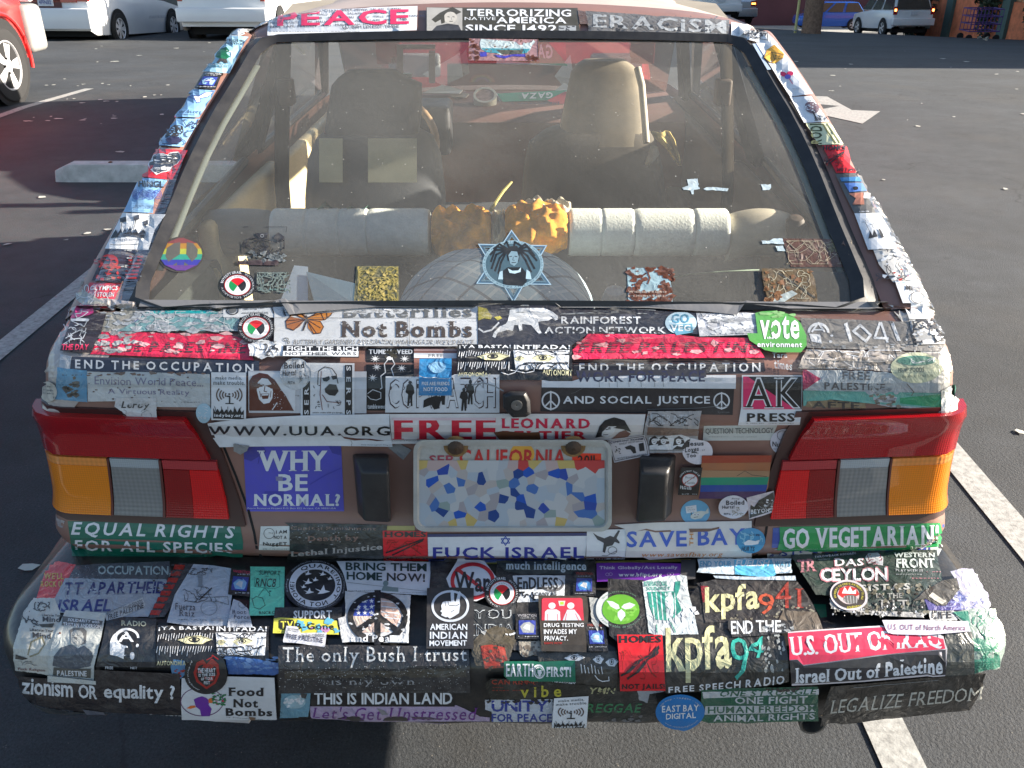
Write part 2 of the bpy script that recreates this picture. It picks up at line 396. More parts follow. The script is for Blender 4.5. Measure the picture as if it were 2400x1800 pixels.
for a in range(5): MB().tube([p0 + Vector((-.08, .08, 3.6 + a * .2)), p0 + Vector((cos(a * 1.3) * 1.3, sin(a * 1.3) * 1.3, 5.4)), p0 + Vector((cos(a * 1.3) * 2.3, sin(a * 1.3) * 2.3, 6.6))], [.12, .07, .03], 8).build('limb', M_BARK, tr)
leafy('crown', p0 + Vector((0, 0, 6.6)), (2.8, 2.8, 1.9), 2600, M_LEAF, tr, 3, .25)
p0 = at_depth(1864, 72, 31)
yp = empty('yellow_pole', p0, 'thin pale yellow pole left of the brown tree trunk', 'pole')
MB().tube([p0 + Vector((0, 0, -.1)), p0 + Vector((0, 0, 1.15))], .045, 10).build('shaft', mat('pale_yellow', (.55, .52, .22), .5), yp)
MB().lathe(p0 + Vector((0, 0, 1.15)), (0, 0, 1), [(0, .05), (.03, .05), (.05, .01)], 10).build('cap', mat('pale_yellow', (.55, .52, .22), .5), yp)
MB().lathe(p0 + Vector((0, 0, terrain(0, 0))), (0, 0, 1), [(0, .09), (.03, .09), (.031, .04)], 12).build('foot', M_CONC, yp)
# vines and a purple cart against the orange building
M_VINE = mat('vine_leaf', (.035, .05, .025), .7, var=.5, vs=6)
for i, (y, h, wd) in enumerate(((39.0, 4.6, .9), (45.5, 4.6, 1.6), (46.5, 4.8, .7), (35.2, 4.0, .6))):
    z0 = terrain(19, y)
    t = empty('vine', (BX - .2, y, z0), ['dark vine hanging beside the purple cart on the orange building', 'broad dark vine climbing between the orange panels', 'far dark vine climbing the orange building behind the white sport utility', 'thin vine over the boards near the right edge'][i], 'vine', 'vines on the orange building')
    MB().tube([(BX - .15, y, z0), (BX - .2, y + .1, z0 + h * .4), (BX - .1, y - .1, z0 + h)], [.05, .04, .02], 6).build('stem', M_BARK, t)
    leafy('foliage', (BX - .25, y, z0 + h * .5), (.4, wd, h * .55), 1900, M_VINE, t, 20 + i, .17)
pc = at_depth(2290, 95, 33)
ct = empty('purple_cart', pc, 'purple wire cart parked against the orange building', 'cart')
M_PUR = mat('purple_metal', (.10, .05, .22), .5, metal=.2)
for z in (.35, .6, .85, 1.1):
    b = MB()
    for a, c in (((-.55, -.4), (.55, -.4)), ((.55, -.4), (.55, .4)), ((.55, .4), (-.55, .4)), ((-.55, .4), (-.55, -.4))): b.tube([pc + Vector((*a, z)), pc + Vector((*c, z))], .02, 6)
    b.build('rail', M_PUR, ct)
b = MB()
for k in range(9):
    for yy in (-.4, .4): b.tube([pc + Vector((-.55 + k * .1375, yy, .35)), pc + Vector((-.55 + k * .1375, yy, 1.1))], .012, 5)
tag(b.build('basket_wires', M_PUR, ct), kind='stuff')
for sx in (-.5, .5):
    for sy in (-.35, .35): MB().lathe(pc + Vector((sx, sy - .02, .12)), (0, 1, 0), [(0, 0.001), (0, .12), (.05, .12), (.05, .001)], 16).build('wheel', mat('rubber', (.015, .015, .016), .8), ct)
for k, (px, py, s) in enumerate(((2295, 92, .09), (2311, 97, .12))):
    q = gp(px, py); b = MB(); b.add([q + Vector((rnd.uniform(-s, s), rnd.uniform(-s, s), rnd.uniform(0, s * 1.4))) for _ in range(8)], [(0, 1, 2), (2, 3, 4), (4, 5, 6), (6, 7, 0), (1, 3, 5), (2, 5, 7)])
    tag(b.build('crumpled_paper', mat('litter_white', (.5, .49, .44), .8, var=.3), None, False), ['small crumpled paper left on the ground below the purple cart', 'larger crumpled white paper on the ground below the purple cart'][k], 'litter', 'crumpled papers by the cart')

# ------------------------------------------------------------------ vehicles
M_TYRE = mat('rubber', (.022, .022, .024), .8, var=.2, vs=30)
M_ALLOY = mat('alloy', (.66, .66, .68), .35, metal=.35)
M_DARK = mat('dark_void', (.008, .008, .009), .8)
M_CHROME = mat('chrome', (.7, .7, .72), .15, metal=1)
M_GLASSD = mat('tinted_pane', (.03, .04, .045), .05, coat=1)
M_RLENS = mat('red_lens', (.35, .008, .012), .2, coat=1); M_ALENS = mat('amber_lens_far', (.6, .2, .02), .2, coat=1)
def wheel(c, r, wd, parent, side=1, spokes=5, m=None, seed=0):
    """wheel whose outer face looks along side*x"""
    c = Vector(c); ax = (side, 0, 0); root = bpy.data.objects.new('wheel', None)
    root.location = c - wloc(parent); root.parent = parent; root.empty_display_size = .1; col.objects.link(root)
    MB().lathe(c, ax, [(-wd, r * .6), (-wd, r * .92), (-wd * .85, r), (-wd * .15, r), (0, r * .93), (.004, r * .80), (0, r * .66), (-.03, r * .62)], 40).build('tyre', M_TYRE, root)
    m = m or M_ALLOY; b = MB(); rr = r * .66
    b.lathe(c, ax, [(-.01, rr), (-.004, rr), (0, rr * .95), (-.03, rr * .88), (-.07, rr * .85)], 40)
    for k in range(spokes):
        a = 2 * pi * k / spokes + seed
        def P(rad, da, h): return c + Vector((side * h, rad * cos(a + da), rad * sin(a + da)))
        b.add([P(rr * .18, -.6, -.012), P(rr * .9, -.26, -.016), P(rr * .9, .26, -.016), P(rr * .18, .6, -.012)], [(0, 1, 2, 3)])
        b.add([P(rr * .18, -.6, -.012), P(rr * .9, -.26, -.016), P(rr * .9, -.26, -.05), P(rr * .18, -.6, -.05)], [(0, 1, 2, 3)])
        b.add([P(rr * .18, .6, -.012), P(rr * .9, .26, -.016), P(rr * .9, .26, -.05), P(rr * .18, .6, -.05)], [(3, 2, 1, 0)])
    b.lathe(c, ax, [(-.03, rr * .3), (-.006, rr * .28), (.002, rr * .2), (.002, .001)], 24)
    b.build('rim', m, root)
    if wd < .2 or r > .35:
        for k in range(5):
            a = 2 * pi * k / 5 + .6; MB().lathe(c + Vector((0, rr * .30 * cos(a), rr * .30 * sin(a))), ax, [(-.01, .012), (.002, .012), (.002, .001)], 8).build('lug_nut', M_DARK, root)
    MB().disc(c + Vector((-side * .09, 0, 0)), ax, rr * .86, 24).build('brake_disc', mat('dark_steel', (.06, .06, .065), .5, metal=.6), root, smooth=False)
    return root
def vehicle(name, label, cat, loc, yaw, L, W, prof, house, paint, wr, wb, tails, group='parked cars in the background', plate=None, bump=None, spokes=5, pitch=0, extra=None):
    """local frame: x right, y forward (rear at y=0), z up. prof: (y, z_low, z_top, half_width); house: (y0b,y0t,y1t,y1b,ztop,inset)"""
    root = empty(name, (0, 0, 0), label, cat, group)
    rows = []
    for y, zl, zt, hw in prof:
        r = []
        for i in range(17):
            a = i / 16 * 2 - 1; s = 1 if a >= 0 else -1; a = abs(a)
            if a < .55: x, z = hw * .86 * a / .55, zt - .02 * (a / .55) ** 2
            elif a < .7: q = (a - .55) / .15 * pi / 2; x, z = hw * (.86 + .14 * sin(q)), zt - .02 - .07 * (1 - cos(q))
            else: q = (a - .7) / .3; x, z = hw * (1 + .02 * sin(q * pi) - .04 * q * q), lerp(zt - .09, zl, q)
            r.append((s * x, y, z))
        rows.append(r)
    b = MB(); b.grid(rows); n = len(rows[0]); b.add(rows[0], [tuple(range(n))]); b.add(rows[-1], [tuple(reversed(range(n)))])
    b.build('body', paint, root, bevel=.02)
    # arches and wheels
    for y in wb:
        for s in (-1, 1):
            hw = max(p[3] for p in prof)
            MB().disc((s * (hw * 1.022 + .004), y, wr + .02), (s, 0, 0), wr * 1.16, 28).build('wheel_arch', M_DARK, root, smooth=False)
            wheel((s * (hw * 1.022 + .02), y, wr), wr, .2, root, s, spokes)
    # greenhouse
    y0b, y0t, y1t, y1b, zt, ins = house[:6]; hb = prof[len(prof) // 2][3] * .93; ht = hb - ins; zb = house[6] if len(house) > 6 else prof[len(prof) // 2][2] - .03
    v = [(-hb, y0b, zb), (hb, y0b, zb), (-ht, y0t, zt), (ht, y0t, zt), (-ht, y1t, zt), (ht, y1t, zt), (-hb, y1b, zb), (hb, y1b, zb)]
    MB().add(v, [(0, 1, 3, 2), (2, 3, 5, 4), (4, 5, 7, 6), (0, 2, 4, 6), (1, 7, 5, 3)]).build('cabin', paint, root, bevel=.03)
    def pane(nm, a, b_, c, d, k=.1, out=None):
        q = [Vector(x) for x in (a, b_, c, d)]; ce = sum(q, Vector()) / 4; nn = (q[1] - q[0]).cross(q[3] - q[0]).normalized()
        if nn.dot(ce - Vector((0, (y0b + y1b) / 2, (zb + zt) / 2))) < 0: nn = -nn
        q = [lerp(x, ce, k) + nn * .035 for x in q]; poly_mesh(nm, q, M_GLASSD, root)
    pane('rear_window', v[0], v[1], v[3], v[2]); pane('windshield', v[6], v[7], v[5], v[4])
    for s in (0, 1):
        A, B, C, D = Vector(v[0 + s]), Vector(v[2 + s]), Vector(v[4 + s]), Vector(v[6 + s])
        for t0, t1 in ((0, .36), (.38, .68), (.70, 1)):
            pane('side_window', lerp(A, D, t0), lerp(B, C, t0), lerp(B, C, t1), lerp(A, D, t1), .11)
    for x0, x1, z0, z1, m in tails:
        for s in (-1, 1): MB().box(min(s * x0, s * x1), max(s * x0, s * x1), -.02, .06, z0, z1).build('tail_light', m, root, smooth=False, bevel=.006)
    if bump: MB().box(-W / 2, W / 2, -bump[2], .12, bump[0], bump[1]).build('rear_bumper', bump[3], root, bevel=.035)
    MB().box(-W / 2 * .8, W / 2 * .8, .3, L - .4, .18, .32).build('underbody', M_DARK, root, smooth=False)
    if plate:
        pz, txt, fr = plate
        b = MB(); b.box(-.155, .155, -.055, -.03, pz - .077, pz + .077, 0)
        if txt: plane_text(b, txt, (-.125, -.0565, pz - .045), (.25, 0, 0), (0, 0, .075), 'b', 1)
        b.build('license_plate', [mat('plate_white', (.6, .62, .66), .4), mat('plate_blue', (.05, .08, .3), .5)], root, smooth=False)
        if fr: MB().box(-.30, .30, -.03, -.002, pz - .13, pz + .13).build('plate_recess', fr, root, smooth=False)
    if extra: extra(root)
    root.location = loc; root.rotation_euler = (pitch, 0, yaw)
    return root
M_WHITE = mat('white_paint', (.72, .74, .76), .3, coat=.6, var=.04, vs=2)
M_SILV = mat('silver_paint', (.42, .44, .47), .3, metal=.5, coat=.6, var=.04)
M_BLUE = mat('blue_paint', (.015, .12, .55), .25, coat=1, var=.06)
M_RED = mat('red_paint', (.62, .02, .02), .28, coat=.8, var=.05, vs=3)
M_GREYB = mat('grey_plastic', (.22, .22, .215), .6)
def slope(y): return math.atan2(terrain(8, y + 1) - terrain(8, y - 1), 2)
# white sedan: rear right wheel stands at (279, 97)
def sedan_extra(r):
    for z in (.55, .66): MB().box(-.86, .86, -.035, -.015, z, z + .012).build('bumper_crease', mat('grey_line', (.25, .26, .28), .6), r, smooth=False)
    MB().box(.895, .905, .5, 3.9, .50, .56).build('rub_strip', mat('white_trim', (.55, .57, .6), .5), r, smooth=False)
    MB().box(-.62, .62, -.03, .0, .82, .97).build('tail_light_bar', M_RLENS, r, smooth=False)
w0 = at_depth(283, 97, 18.7)
vehicle('white_sedan', 'white four door sedan with red tail light bar seen behind the red vehicle', 'car', (w0.x - .93, w0.y - 1.0, w0.z), radians(-4), 4.6, 1.76,
    [(0, .30, .92, .84), (.15, .22, 1.0, .88), (1.1, .2, 1.02, .90), (2.4, .2, .98, .90), (3.5, .2, .90, .89), (4.4, .22, .78, .86), (4.6, .3, .66, .76)], (.6, 1.35, 2.6, 3.5, 1.42, .16, .93),
    M_WHITE, .32, (1.0, 3.65), [(.55, .86, .84, 1.0, M_RLENS)], plate=(.83, '4FFN312', mat('recess_dark', (.1, .03, .03), .5)), bump=(.32, .72, .10, M_WHITE), spokes=7, pitch=slope(21), extra=sedan_extra)
def van_extra(r):
    MB().box(-.70, .70, -.012, .0, .86, .90).build('hatch_seam', mat('grey_line', (.25, .26, .28), .6), r, smooth=False)
    b = MB(); plane_text(b, 'Caravan', (.42, -.012, .93), (.25, 0, 0), (0, 0, .05), 'i', 0); b.build('lettering', mat('grey_line', (.25, .26, .28), .6), r, smooth=False)
v0 = at_depth(540, 100, 18.7)
vehicle('white_minivan', 'white minivan with its rear gate and plate facing the camera', 'van', (v0.x, v0.y - .3, v0.z), radians(-1), 4.7, 1.86,
    [(0, .34, 1.12, .90), (.12, .26, 1.16, .93), (2.4, .24, 1.14, .94), (3.7, .24, 1.08, .93), (4.6, .3, .85, .86), (4.7, .36, .7, .8)], (.05, .35, 3.0, 3.9, 1.75, .14, 1.1),
    M_WHITE, .34, (.9, 3.8), [(.80, .90, .82, 1.5, M_RLENS)], plate=(1.08, '3TPA223', mat('recess_grey', (.3, .31, .33), .4)), bump=(.42, .70, .14, M_WHITE), pitch=slope(21), extra=van_extra)
s0 = at_depth(1727, 56, 41)
vehicle('silver_sedan', 'silver sedan with lit tail lights beyond the roof of the stickered hatchback', 'car', (s0.x, s0.y, s0.z), radians(4), 4.5, 1.8,
    [(0, .32, .95, .82), (.15, .25, 1.03, .88), (1.1, .2, 1.04, .90), (2.5, .2, 1.0, .90), (3.6, .2, .9, .88), (4.5, .3, .7, .78)], (.5, 1.3, 2.6, 3.4, 1.43, .18, .98),
    M_SILV, .32, (1.0, 3.6), [(.58, .86, .74, .98, M_RLENS), (.60, .80, .82, .90, emit('lit_lamp', (1, .25, .05), 3))], plate=(.78, '', None), bump=(.3, .66, .1, M_SILV), pitch=slope(44))
s1 = at_depth(1655, 60, 42)
vehicle('white_hatchback', 'white car with red light half hidden behind the stickered roof', 'car', (s1.x - .6, s1.y - 5.6, terrain(0, s1.y - 5.6)), radians(2), 4.2, 1.75,
    [(0, .32, 1.0, .82), (.15, .25, 1.05, .86), (2.5, .2, 1.0, .88), (3.4, .2, .92, .86), (4.2, .3, .7, .76)], (.1, .5, 2.4, 3.2, 1.48, .16, 1.0),
    M_WHITE, .31, (.8, 3.3), [(.66, .85, .85, 1.3, M_RLENS)], plate=(.75, '', None), bump=(.3, .6, .1, M_WHITE), pitch=slope(40))
c0 = at_depth(1950, 72, 52)
vehicle('blue_hatchback', 'bright blue hatchback seen from its side behind the tree trunk', 'car', (c0.x + 2.0, c0.y + 1, c0.z), radians(90 - 4), 3.9, 1.7,
    [(0, .32, .95, .80), (.15, .25, 1.0, .84), (2.4, .2, 1.0, .85), (3.2, .2, .88, .84), (3.8, .25, .75, .78), (3.9, .3, .6, .7)], (.1, .5, 2.4, 3.4, 1.5, .16, .95),
    M_BLUE, .3, (.7, 3.2), [(.6, .8, .8, 1.1, M_RLENS)], bump=(.3, .6, .08, M_BLUE))
u0 = at_depth(2112, 82, 40)
vehicle('white_sport_utility', 'white sport utility vehicle with lit tail lights near the orange building', 'car', (u0.x, u0.y - 1, terrain(u0.x, u0.y)), radians(2), 4.7, 1.85,
    [(0, .45, 1.08, .86), (.12, .36, 1.12, .90), (2.4, .33, 1.12, .92), (3.4, .33, 1.08, .91), (4.5, .36, .98, .86), (4.7, .45, .8, .8)], (.06, .4, 2.9, 3.6, 1.75, .15, 1.08),
    M_WHITE, .36, (.9, 3.7), [(.74, .90, .92, 1.25, M_RLENS), (.78, .88, 1.05, 1.16, emit('lit_lamp2', (1, .2, .05), 4))], plate=(.98, '', None), bump=(.48, .78, .14, M_WHITE), pitch=slope(45))
# red vehicle at the left edge (front right wheel stands at (60, 240))
rv = at_depth(62, 238, 8.85)
def red_extra(r):
    MB().box(.62, .965, 4.02, 4.38, .40, .86).build('front_bumper', M_GREYB, r, bevel=.06)
    MB().box(.80, .935, 4.22, 4.30, .88, 1.04).build('headlight', mat('lamp_clear', (.75, .76, .78), .1, coat=1), r, bevel=.02)
    b = MB(); b.tube([(.965, 3.45 + .47 * cos(a), .36 + .47 * sin(a)) for a in [radians(k) for k in range(-10, 191, 10)]], .02, 8); b.build('arch_moulding', M_RED, r)
vehicle('red_sport_utility', 'bright red sport utility at the left edge with silver five spoke wheel', 'car', (rv.x - 1.06, rv.y - 3.45, 0), 0, 4.35, 1.86,
    [(0, .4, 1.0, .88), (.15, .33, 1.06, .92), (2.2, .33, 1.08, .94), (3.1, .33, 1.08, .94), (4.1, .36, 1.0, .90), (4.35, .45, .85, .78)], (.1, .4, 2.6, 3.3, 1.7, .16, 1.04),
    M_RED, .355, (.8, 3.45), [(.7, .9, .9, 1.3, M_RLENS)], group=None, bump=(.4, .75, .14, M_GREYB), spokes=5, extra=red_extra)
# red vehicle parked nose to nose in front of the hatchback
def nose_extra(r):
    for s in (-1, 1): MB().box(s * .62 - .16, s * .62 + .16, -.02, .05, .72, .86).build('headlight', mat('lamp_clear', (.75, .76, .78), .1, coat=1), r, bevel=.02)
    MB().box(-.42, .42, -.02, .03, .66, .80).build('grille', M_DARK, r, bevel=.01)
    MB().box(-.9, .9, -.12, .1, .36, .62).build('front_bumper', mat('white_trim', (.55, .57, .6), .5), r, bevel=.05)
vehicle('red_van', 'red van parked nose to nose beyond the windshield of the stickered hatchback', 'van', (0.02, 5.75, 0), 0, 4.2, 1.8,
    [(0, .36, .62, .74), (.10, .3, .74, .83), (.35, .28, .86, .88), (.8, .28, .98, .90), (1.3, .28, 1.04, .90), (2.4, .28, 1.08, .90), (4.2, .3, 1.02, .86)], (1.0, 1.8, 4.0, 4.15, 1.72, .14, 1.03),
    mat('rose_red_paint', (.80, .05, .09), .3, coat=.8, var=.05, vs=3), .31, (.8, 3.3), [(.7, .85, .8, 1.2, M_RLENS)], group=None, extra=nose_extra)
# ================================================================== THE HATCHBACK
XC = -.02
CAR = empty('stickered_hatchback', (XC, 3.0, 0), 'old dusty pink-brown hatchback covered in stickers, seen from behind', 'car')
M_BODY = mat('dusty_rose_paint', (.235, .125, .10), .42, coat=.25, var=.12, vs=5, bump=.1, bs=50, dirt=.25, dcol=(.11, .075, .055))
M_ROOF = mat('faded_roof_paint', (.42, .34, .31), .6, var=.12, vs=7, dirt=.25, dcol=(.3, .25, .22))
M_RUB = mat('black_rubber', (.018, .018, .02), .45, var=.3, vs=20, bump=.25, bs=60, dirt=.3, dcol=(.07, .065, .06))
M_BUMP = mat('wrapped_bumper', (.016, .016, .017), .35, var=.4, vs=18, bump=.9, bs=32, coat=.5, dirt=.5, dcol=(.07, .055, .04))
TRI = MB()                                    # everything stickers can lie on
def shell(name, rows, m, smooth=True, closed=False, stick=True, parent=CAR):
    b = MB(); b.grid(rows, 0, closed); o = b.build(name, m, parent, smooth)
    if stick: TRI.grid(rows, 0, closed)
    return o
def plan(Y, Z, W, r, curv=.03, yend=None, n1=22, n2=8):
    """one level line of the tail: centre, rounded corner, then forward along the side"""
    half = []
    for i in range(n1 + 1):
        x = (W - r) * i / n1; half.append((x, Y + curv * (x / W) ** 2, Z))
    y0 = half[-1][1]
    for i in range(1, n2 + 1):
        a = i / n2 * pi / 2; half.append((W - r + r * sin(a), y0 + r * (1 - cos(a)), Z))
    ye = yend or 1.62
    for i in range(1, 7): half.append((W, lerp(y0 + r, ye, i / 6), Z))
    return [(XC - x, y, z) for x, y, z in reversed(half)] + [(XC + x, y, z) for x, y, z in half[1:]]
rowsdef = [  # Y, Z, W, r, curv
    (1.350, .966, .700, .05, .00), (1.30, .957, .704, .05, .012), (1.25, .946, .708, .05, .02), (1.217, .934, .711, .05, .025),
    (1.200, .920, .714, .05, .03), (1.194, .905, .717, .05, .03), (1.192, .885, .720, .05, .03), (1.190, .865, .724, .05, .03),
    (1.188, .851, .732, .045, .03), (1.190, .840, .735, .04, .03), (1.197, .828, .736, .035, .03), (1.204, .815, .736, .035, .03),
    (1.205, .78, .737, .035, .03), (1.204, .74, .738, .035, .03), (1.202, .70, .740, .035, .03), (1.198, .672, .744, .04, .03), (1.190, .655, .752, .05, .03),
    (1.182, .636, .762, .06, .03), (1.178, .617, .766, .065, .03), (1.180, .600, .762, .065, .03), (1.189, .586, .756, .06, .03), (1.204, .576, .748, .06, .03)]
rear = [plan(*r) for r in rowsdef]
shell('tail_shell', rear, M_BODY)
low = [plan(*rowsdef[-1]), plan(1.24, .535, .745, .07, .03), plan(1.26, .45, .74, .07, .03), plan(1.30, .33, .72, .07, .03)]
shell('rear_valance', low, mat('valance_dark', (.03, .022, .02), .7, dirt=.3), stick=False)
# sides forward of the tail
for s in (-1, 1):
    rows = []
    for Y0, Z, W, r, c in rowsdef[::3] + [(1.26, .45, .74, .07, .03), (1.3, .28, .70, .07, .03)]:
        rows.append([(XC + s * W * k, y, Z - dz) for y, k, dz in ((1.62, 1, 0), (1.9, 1.02, 0), (2.6, 1.035, .01), (3.4, 1.035, .02), (4.2, 1.02, .05 if Z > .8 else .02), (4.8, .96, .12 if Z > .8 else .04), (5.0, .88, .2 if Z > .8 else .05))])
    shell('side_panel', rows, M_BODY, stick=False)
    for y in (1.98, 4.30):
        MB().disc((XC + s * (.775 if y < 3 else .785), y, .30), (s, 0, 0), .335, 28).build('wheel_arch', M_DARK, CAR, smooth=False)
        wheel((XC + s * (.785 if y < 3 else .795), y, .285), .285, .17, CAR, s, 8, mat('steel_wheel', (.3, .3, .3), .4, metal=.6))
    b = MB(); b.box(XC + s * .768 - .006, XC + s * .768 + .006, 2.6, 3.75, .30, .90); b.build('door', M_BODY, CAR, bevel=.004)
    MB().box(XC + s * .782 - .01, XC + s * .782 + .012, 2.68, 2.84, .80, .835).build('door_handle', M_CHROME, CAR, bevel=.006)
    MB().box(XC + s * .78 - .008, XC + s * .78 + .008, 1.7, 4.9, .50, .55).build('side_moulding', M_RUB, CAR, bevel=.004)
# bonnet, nose
rows = []
for y, z, wd in ((3.86, .935, .70), (4.2, .90, .70), (4.7, .83, .68), (4.95, .76, .64), (5.02, .68, .62), (5.03, .40, .62)):
    rows.append([(XC + wd * k, y - .03 * k * k, z - .03 * k * k) for k in [i / 6 - 1 for i in range(13)]])
shell('bonnet', rows, M_ROOF, stick=False)
for s in (-1, 1): MB().box(XC + s * .5 - .13, XC + s * .5 + .13, 4.99, 5.06, .58, .70).build('headlight', mat('lamp_clear', (.75, .76, .78), .1, coat=1), CAR, bevel=.01)
MB().box(XC - .78, XC + .78, 5.0, 5.16, .40, .54).build('front_bumper', M_RUB, CAR, bevel=.03)
# ---- pillars beside the hatch glass
NS = 18
OW = [.716, .708, .694, .680, .668, .659, .648, .635, .620, .602]
IW = [.632, .629, .622, .618, .614, .606, .594, .578, .564, .552]
def outer(s):
    f = s * 9; i = min(int(f), 8); wd = lerp(OW[i], OW[i + 1], f - i)
    return wd, lerp(1.350, 2.105, s), lerp(.955, 1.318, s) + .012 * sin(pi * s)
def inner(s):
    f = s * 9; i = min(int(f), 8)
    return lerp(IW[i], IW[i + 1], f - i), lerp(1.352, 2.087, s), lerp(.966, 1.318, s)
for sd_ in (-1, 1):
    rows = []
    for i in range(NS + 1):
        s = i / NS; wi, yi, zi = inner(s); wo_, yo, zo = outer(s); r = []
        for k in range(9):
            t = k / 8; r.append((XC + sd_ * lerp(wi, wo_, t), lerp(yi, yo, t), lerp(zi, zo, t) + .010 * sin(pi * t * .9) - .006 * t ** 4))
        for k in (1, 2): r.append((XC + sd_ * (wo_ + .003 * k), yo + .025 * k, zo - .03 * k * (1 + .3 * k)))
        rows.append(r)
    shell('hatch_pillar', rows, M_BODY)
    # slim flank behind the quarter window
    rows = []
    for i in range(NS + 1):
        s = i / NS; wo_, yo, zo = outer(s); top = Vector((XC + sd_ * (wo_ + .016), yo + .06, zo - .064)); k = .055 if s > .12 else .055 + (.12 - s) * 1.6
        bot = top + Vector((sd_ * k * .3, k * .75, -k * .65)); 
        if top.z < .945: top.z = max(top.z, .90)
        rows.append([lerp(top, bot, q / 3) for q in range(4)])
    shell('quarter_flank', rows, M_BODY, stick=False)
for sd_ in (-1, 1):
    TRI.grid([[(XC + sd_ * (inner(i / 12)[0] - .030), inner(i / 12)[1], inner(i / 12)[2] + .006), (XC + sd_ * inner(i / 12)[0], inner(i / 12)[1], inner(i / 12)[2] + .004)] for i in range(13)])
# ---- header and roof
def crown(y, z, W, n=30, drop=.016):
    r = []
    for i in range(n + 1):
        k = i / n * 2 - 1; a = abs(k); r.append((XC + W * k, y + .015 * a ** 4 , z - drop * a ** 2 - .035 * a ** 10))
    return r
hdr = [crown(2.083, 1.318, .590), crown(2.115, 1.336, .600), crown(2.150, 1.352, .604, drop=.019), crown(2.185, 1.366, .606, drop=.026), crown(2.22, 1.376, .607, drop=.036)]
shell('roof_header', hdr, M_BODY)
roof = [crown(2.2202, 1.3762, .607, drop=.036), crown(2.32, 1.388, .608, drop=.055), crown(2.5, 1.394, .61, drop=.070), crown(2.8, 1.392, .61, drop=.07), crown(3.05, 1.378, .60, drop=.06), crown(3.16, 1.350, .595, drop=.03)]
shell('roof', roof, M_ROOF, stick=False)
for s in (-1, 1):
    MB().tube([(XC + s * .575, 2.10, 1.275), (XC + s * .585, 2.3, 1.300), (XC + s * .59, 2.6, 1.300), (XC + s * .588, 2.9, 1.295), (XC + s * .575, 3.15, 1.28)], .024, 8).build('roof_rail', M_ROOF, CAR)
    def q(nm, pts, m, th=.0): return poly_mesh(nm, [(XC + s * x, y, z) for x, y, z in pts], m, CAR, th)
    M_PIL = mat('dark_trim', (.014, .011, .010), .9, spec=.1, dirt=.2)
    q('window_pillar', [(.735, 2.50, .94), (.735, 2.62, .94), (.600, 2.66, 1.29), (.600, 2.55, 1.29)], M_PIL, .03)
    q('window_pillar', [(.735, 3.66, .93), (.735, 3.80, .93), (.585, 3.16, 1.29), (.585, 3.08, 1.29)], M_PIL, .03)
# ---- hatch glass and seal
def glassmat(name, dust, specks, tint=(.95, .97, .96)):
    m = bpy.data.materials.new(name); nt, N, L, o = nodes(m); g = N.new('ShaderNodeNewGeometry')
    t = N.new('ShaderNodeBsdfTransparent'); t.inputs[0].default_value = (*tint, 1)
    gl = N.new('ShaderNodeBsdfGlossy'); gl.inputs['Roughness'].default_value = .03
    fr = N.new('ShaderNodeFresnel'); fr.inputs[0].default_value = 1.42
    fm = N.new('ShaderNodeMath'); fm.operation = 'MULTIPLY'; fm.inputs[1].default_value = .8; L.new(fr.outputs[0], fm.inputs[0])
    m1 = N.new('ShaderNodeMixShader'); L.new(fm.outputs[0], m1.inputs[0]); L.new(t.outputs[0], m1.inputs[1]); L.new(gl.outputs[0], m1.inputs[2])
    d = N.new('ShaderNodeBsdfDiffuse'); d.inputs[0].default_value = (.40, .39, .36, 1)
    v = N.new('ShaderNodeTexVoronoi'); v.inputs['Scale'].default_value = 75; L.new(g.outputs['Position'], v.inputs['Vector'])
    r = N.new('ShaderNodeMapRange'); r.inputs['From Min'].default_value = .05; r.inputs['From Max'].default_value = .13; r.inputs['To Min'].default_value = specks; r.inputs['To Max'].default_value = 0
    L.new(v.outputs['Distance'], r.inputs['Value'])
    n1 = N.new('ShaderNodeTexNoise'); n1.inputs['Scale'].default_value = 40; L.new(g.outputs['Position'], n1.inputs['Vector'])
    r1 = N.new('ShaderNodeMapRange'); r1.inputs['From Min'].default_value = .52; r1.inputs['From Max'].default_value = .68; L.new(n1.outputs['Fac'], r1.inputs['Value'])
    mu = N.new('ShaderNodeMath'); mu.operation = 'MULTIPLY'; L.new(r.outputs[0], mu.inputs[0]); L.new(r1.outputs[0], mu.inputs[1])
    n = N.new('ShaderNodeTexNoise'); n.inputs['Scale'].default_value = 260; n.inputs['Detail'].default_value = 3; L.new(g.outputs['Position'], n.inputs['Vector'])
    n2 = N.new('ShaderNodeTexNoise'); n2.inputs['Scale'].default_value = 3.5; n2.inputs['Detail'].default_value = 8; L.new(g.outputs['Position'], n2.inputs['Vector'])
    ra = N.new('ShaderNodeMapRange'); ra.inputs['From Min'].default_value = .3; ra.inputs['From Max'].default_value = .7; ra.inputs['To Min'].default_value = .8; ra.inputs['To Max'].default_value = 1.2; L.new(n.outputs['Fac'], ra.inputs['Value'])
    rb = N.new('ShaderNodeMapRange'); rb.inputs['From Min'].default_value = .3; rb.inputs['From Max'].default_value = .7; rb.inputs['To Min'].default_value = dust * .55; rb.inputs['To Max'].default_value = dust * 1.35; L.new(n2.outputs['Fac'], rb.inputs['Value'])
    mv = N.new('ShaderNodeMath'); mv.operation = 'MULTIPLY'; L.new(ra.outputs[0], mv.inputs[0]); L.new(rb.outputs[0], mv.inputs[1])
    ad = N.new('ShaderNodeMath'); ad.operation = 'ADD'; ad.use_clamp = True; L.new(mv.outputs[0], ad.inputs[0]); L.new(mu.outputs[0], ad.inputs[1])
    m2 = N.new('ShaderNodeMixShader'); L.new(ad.outputs[0], m2.inputs[0]); L.new(m1.outputs[0], m2.inputs[1]); L.new(d.outputs[0], m2.inputs[2]); L.new(m2.outputs[0], o.inputs[0])
    return m
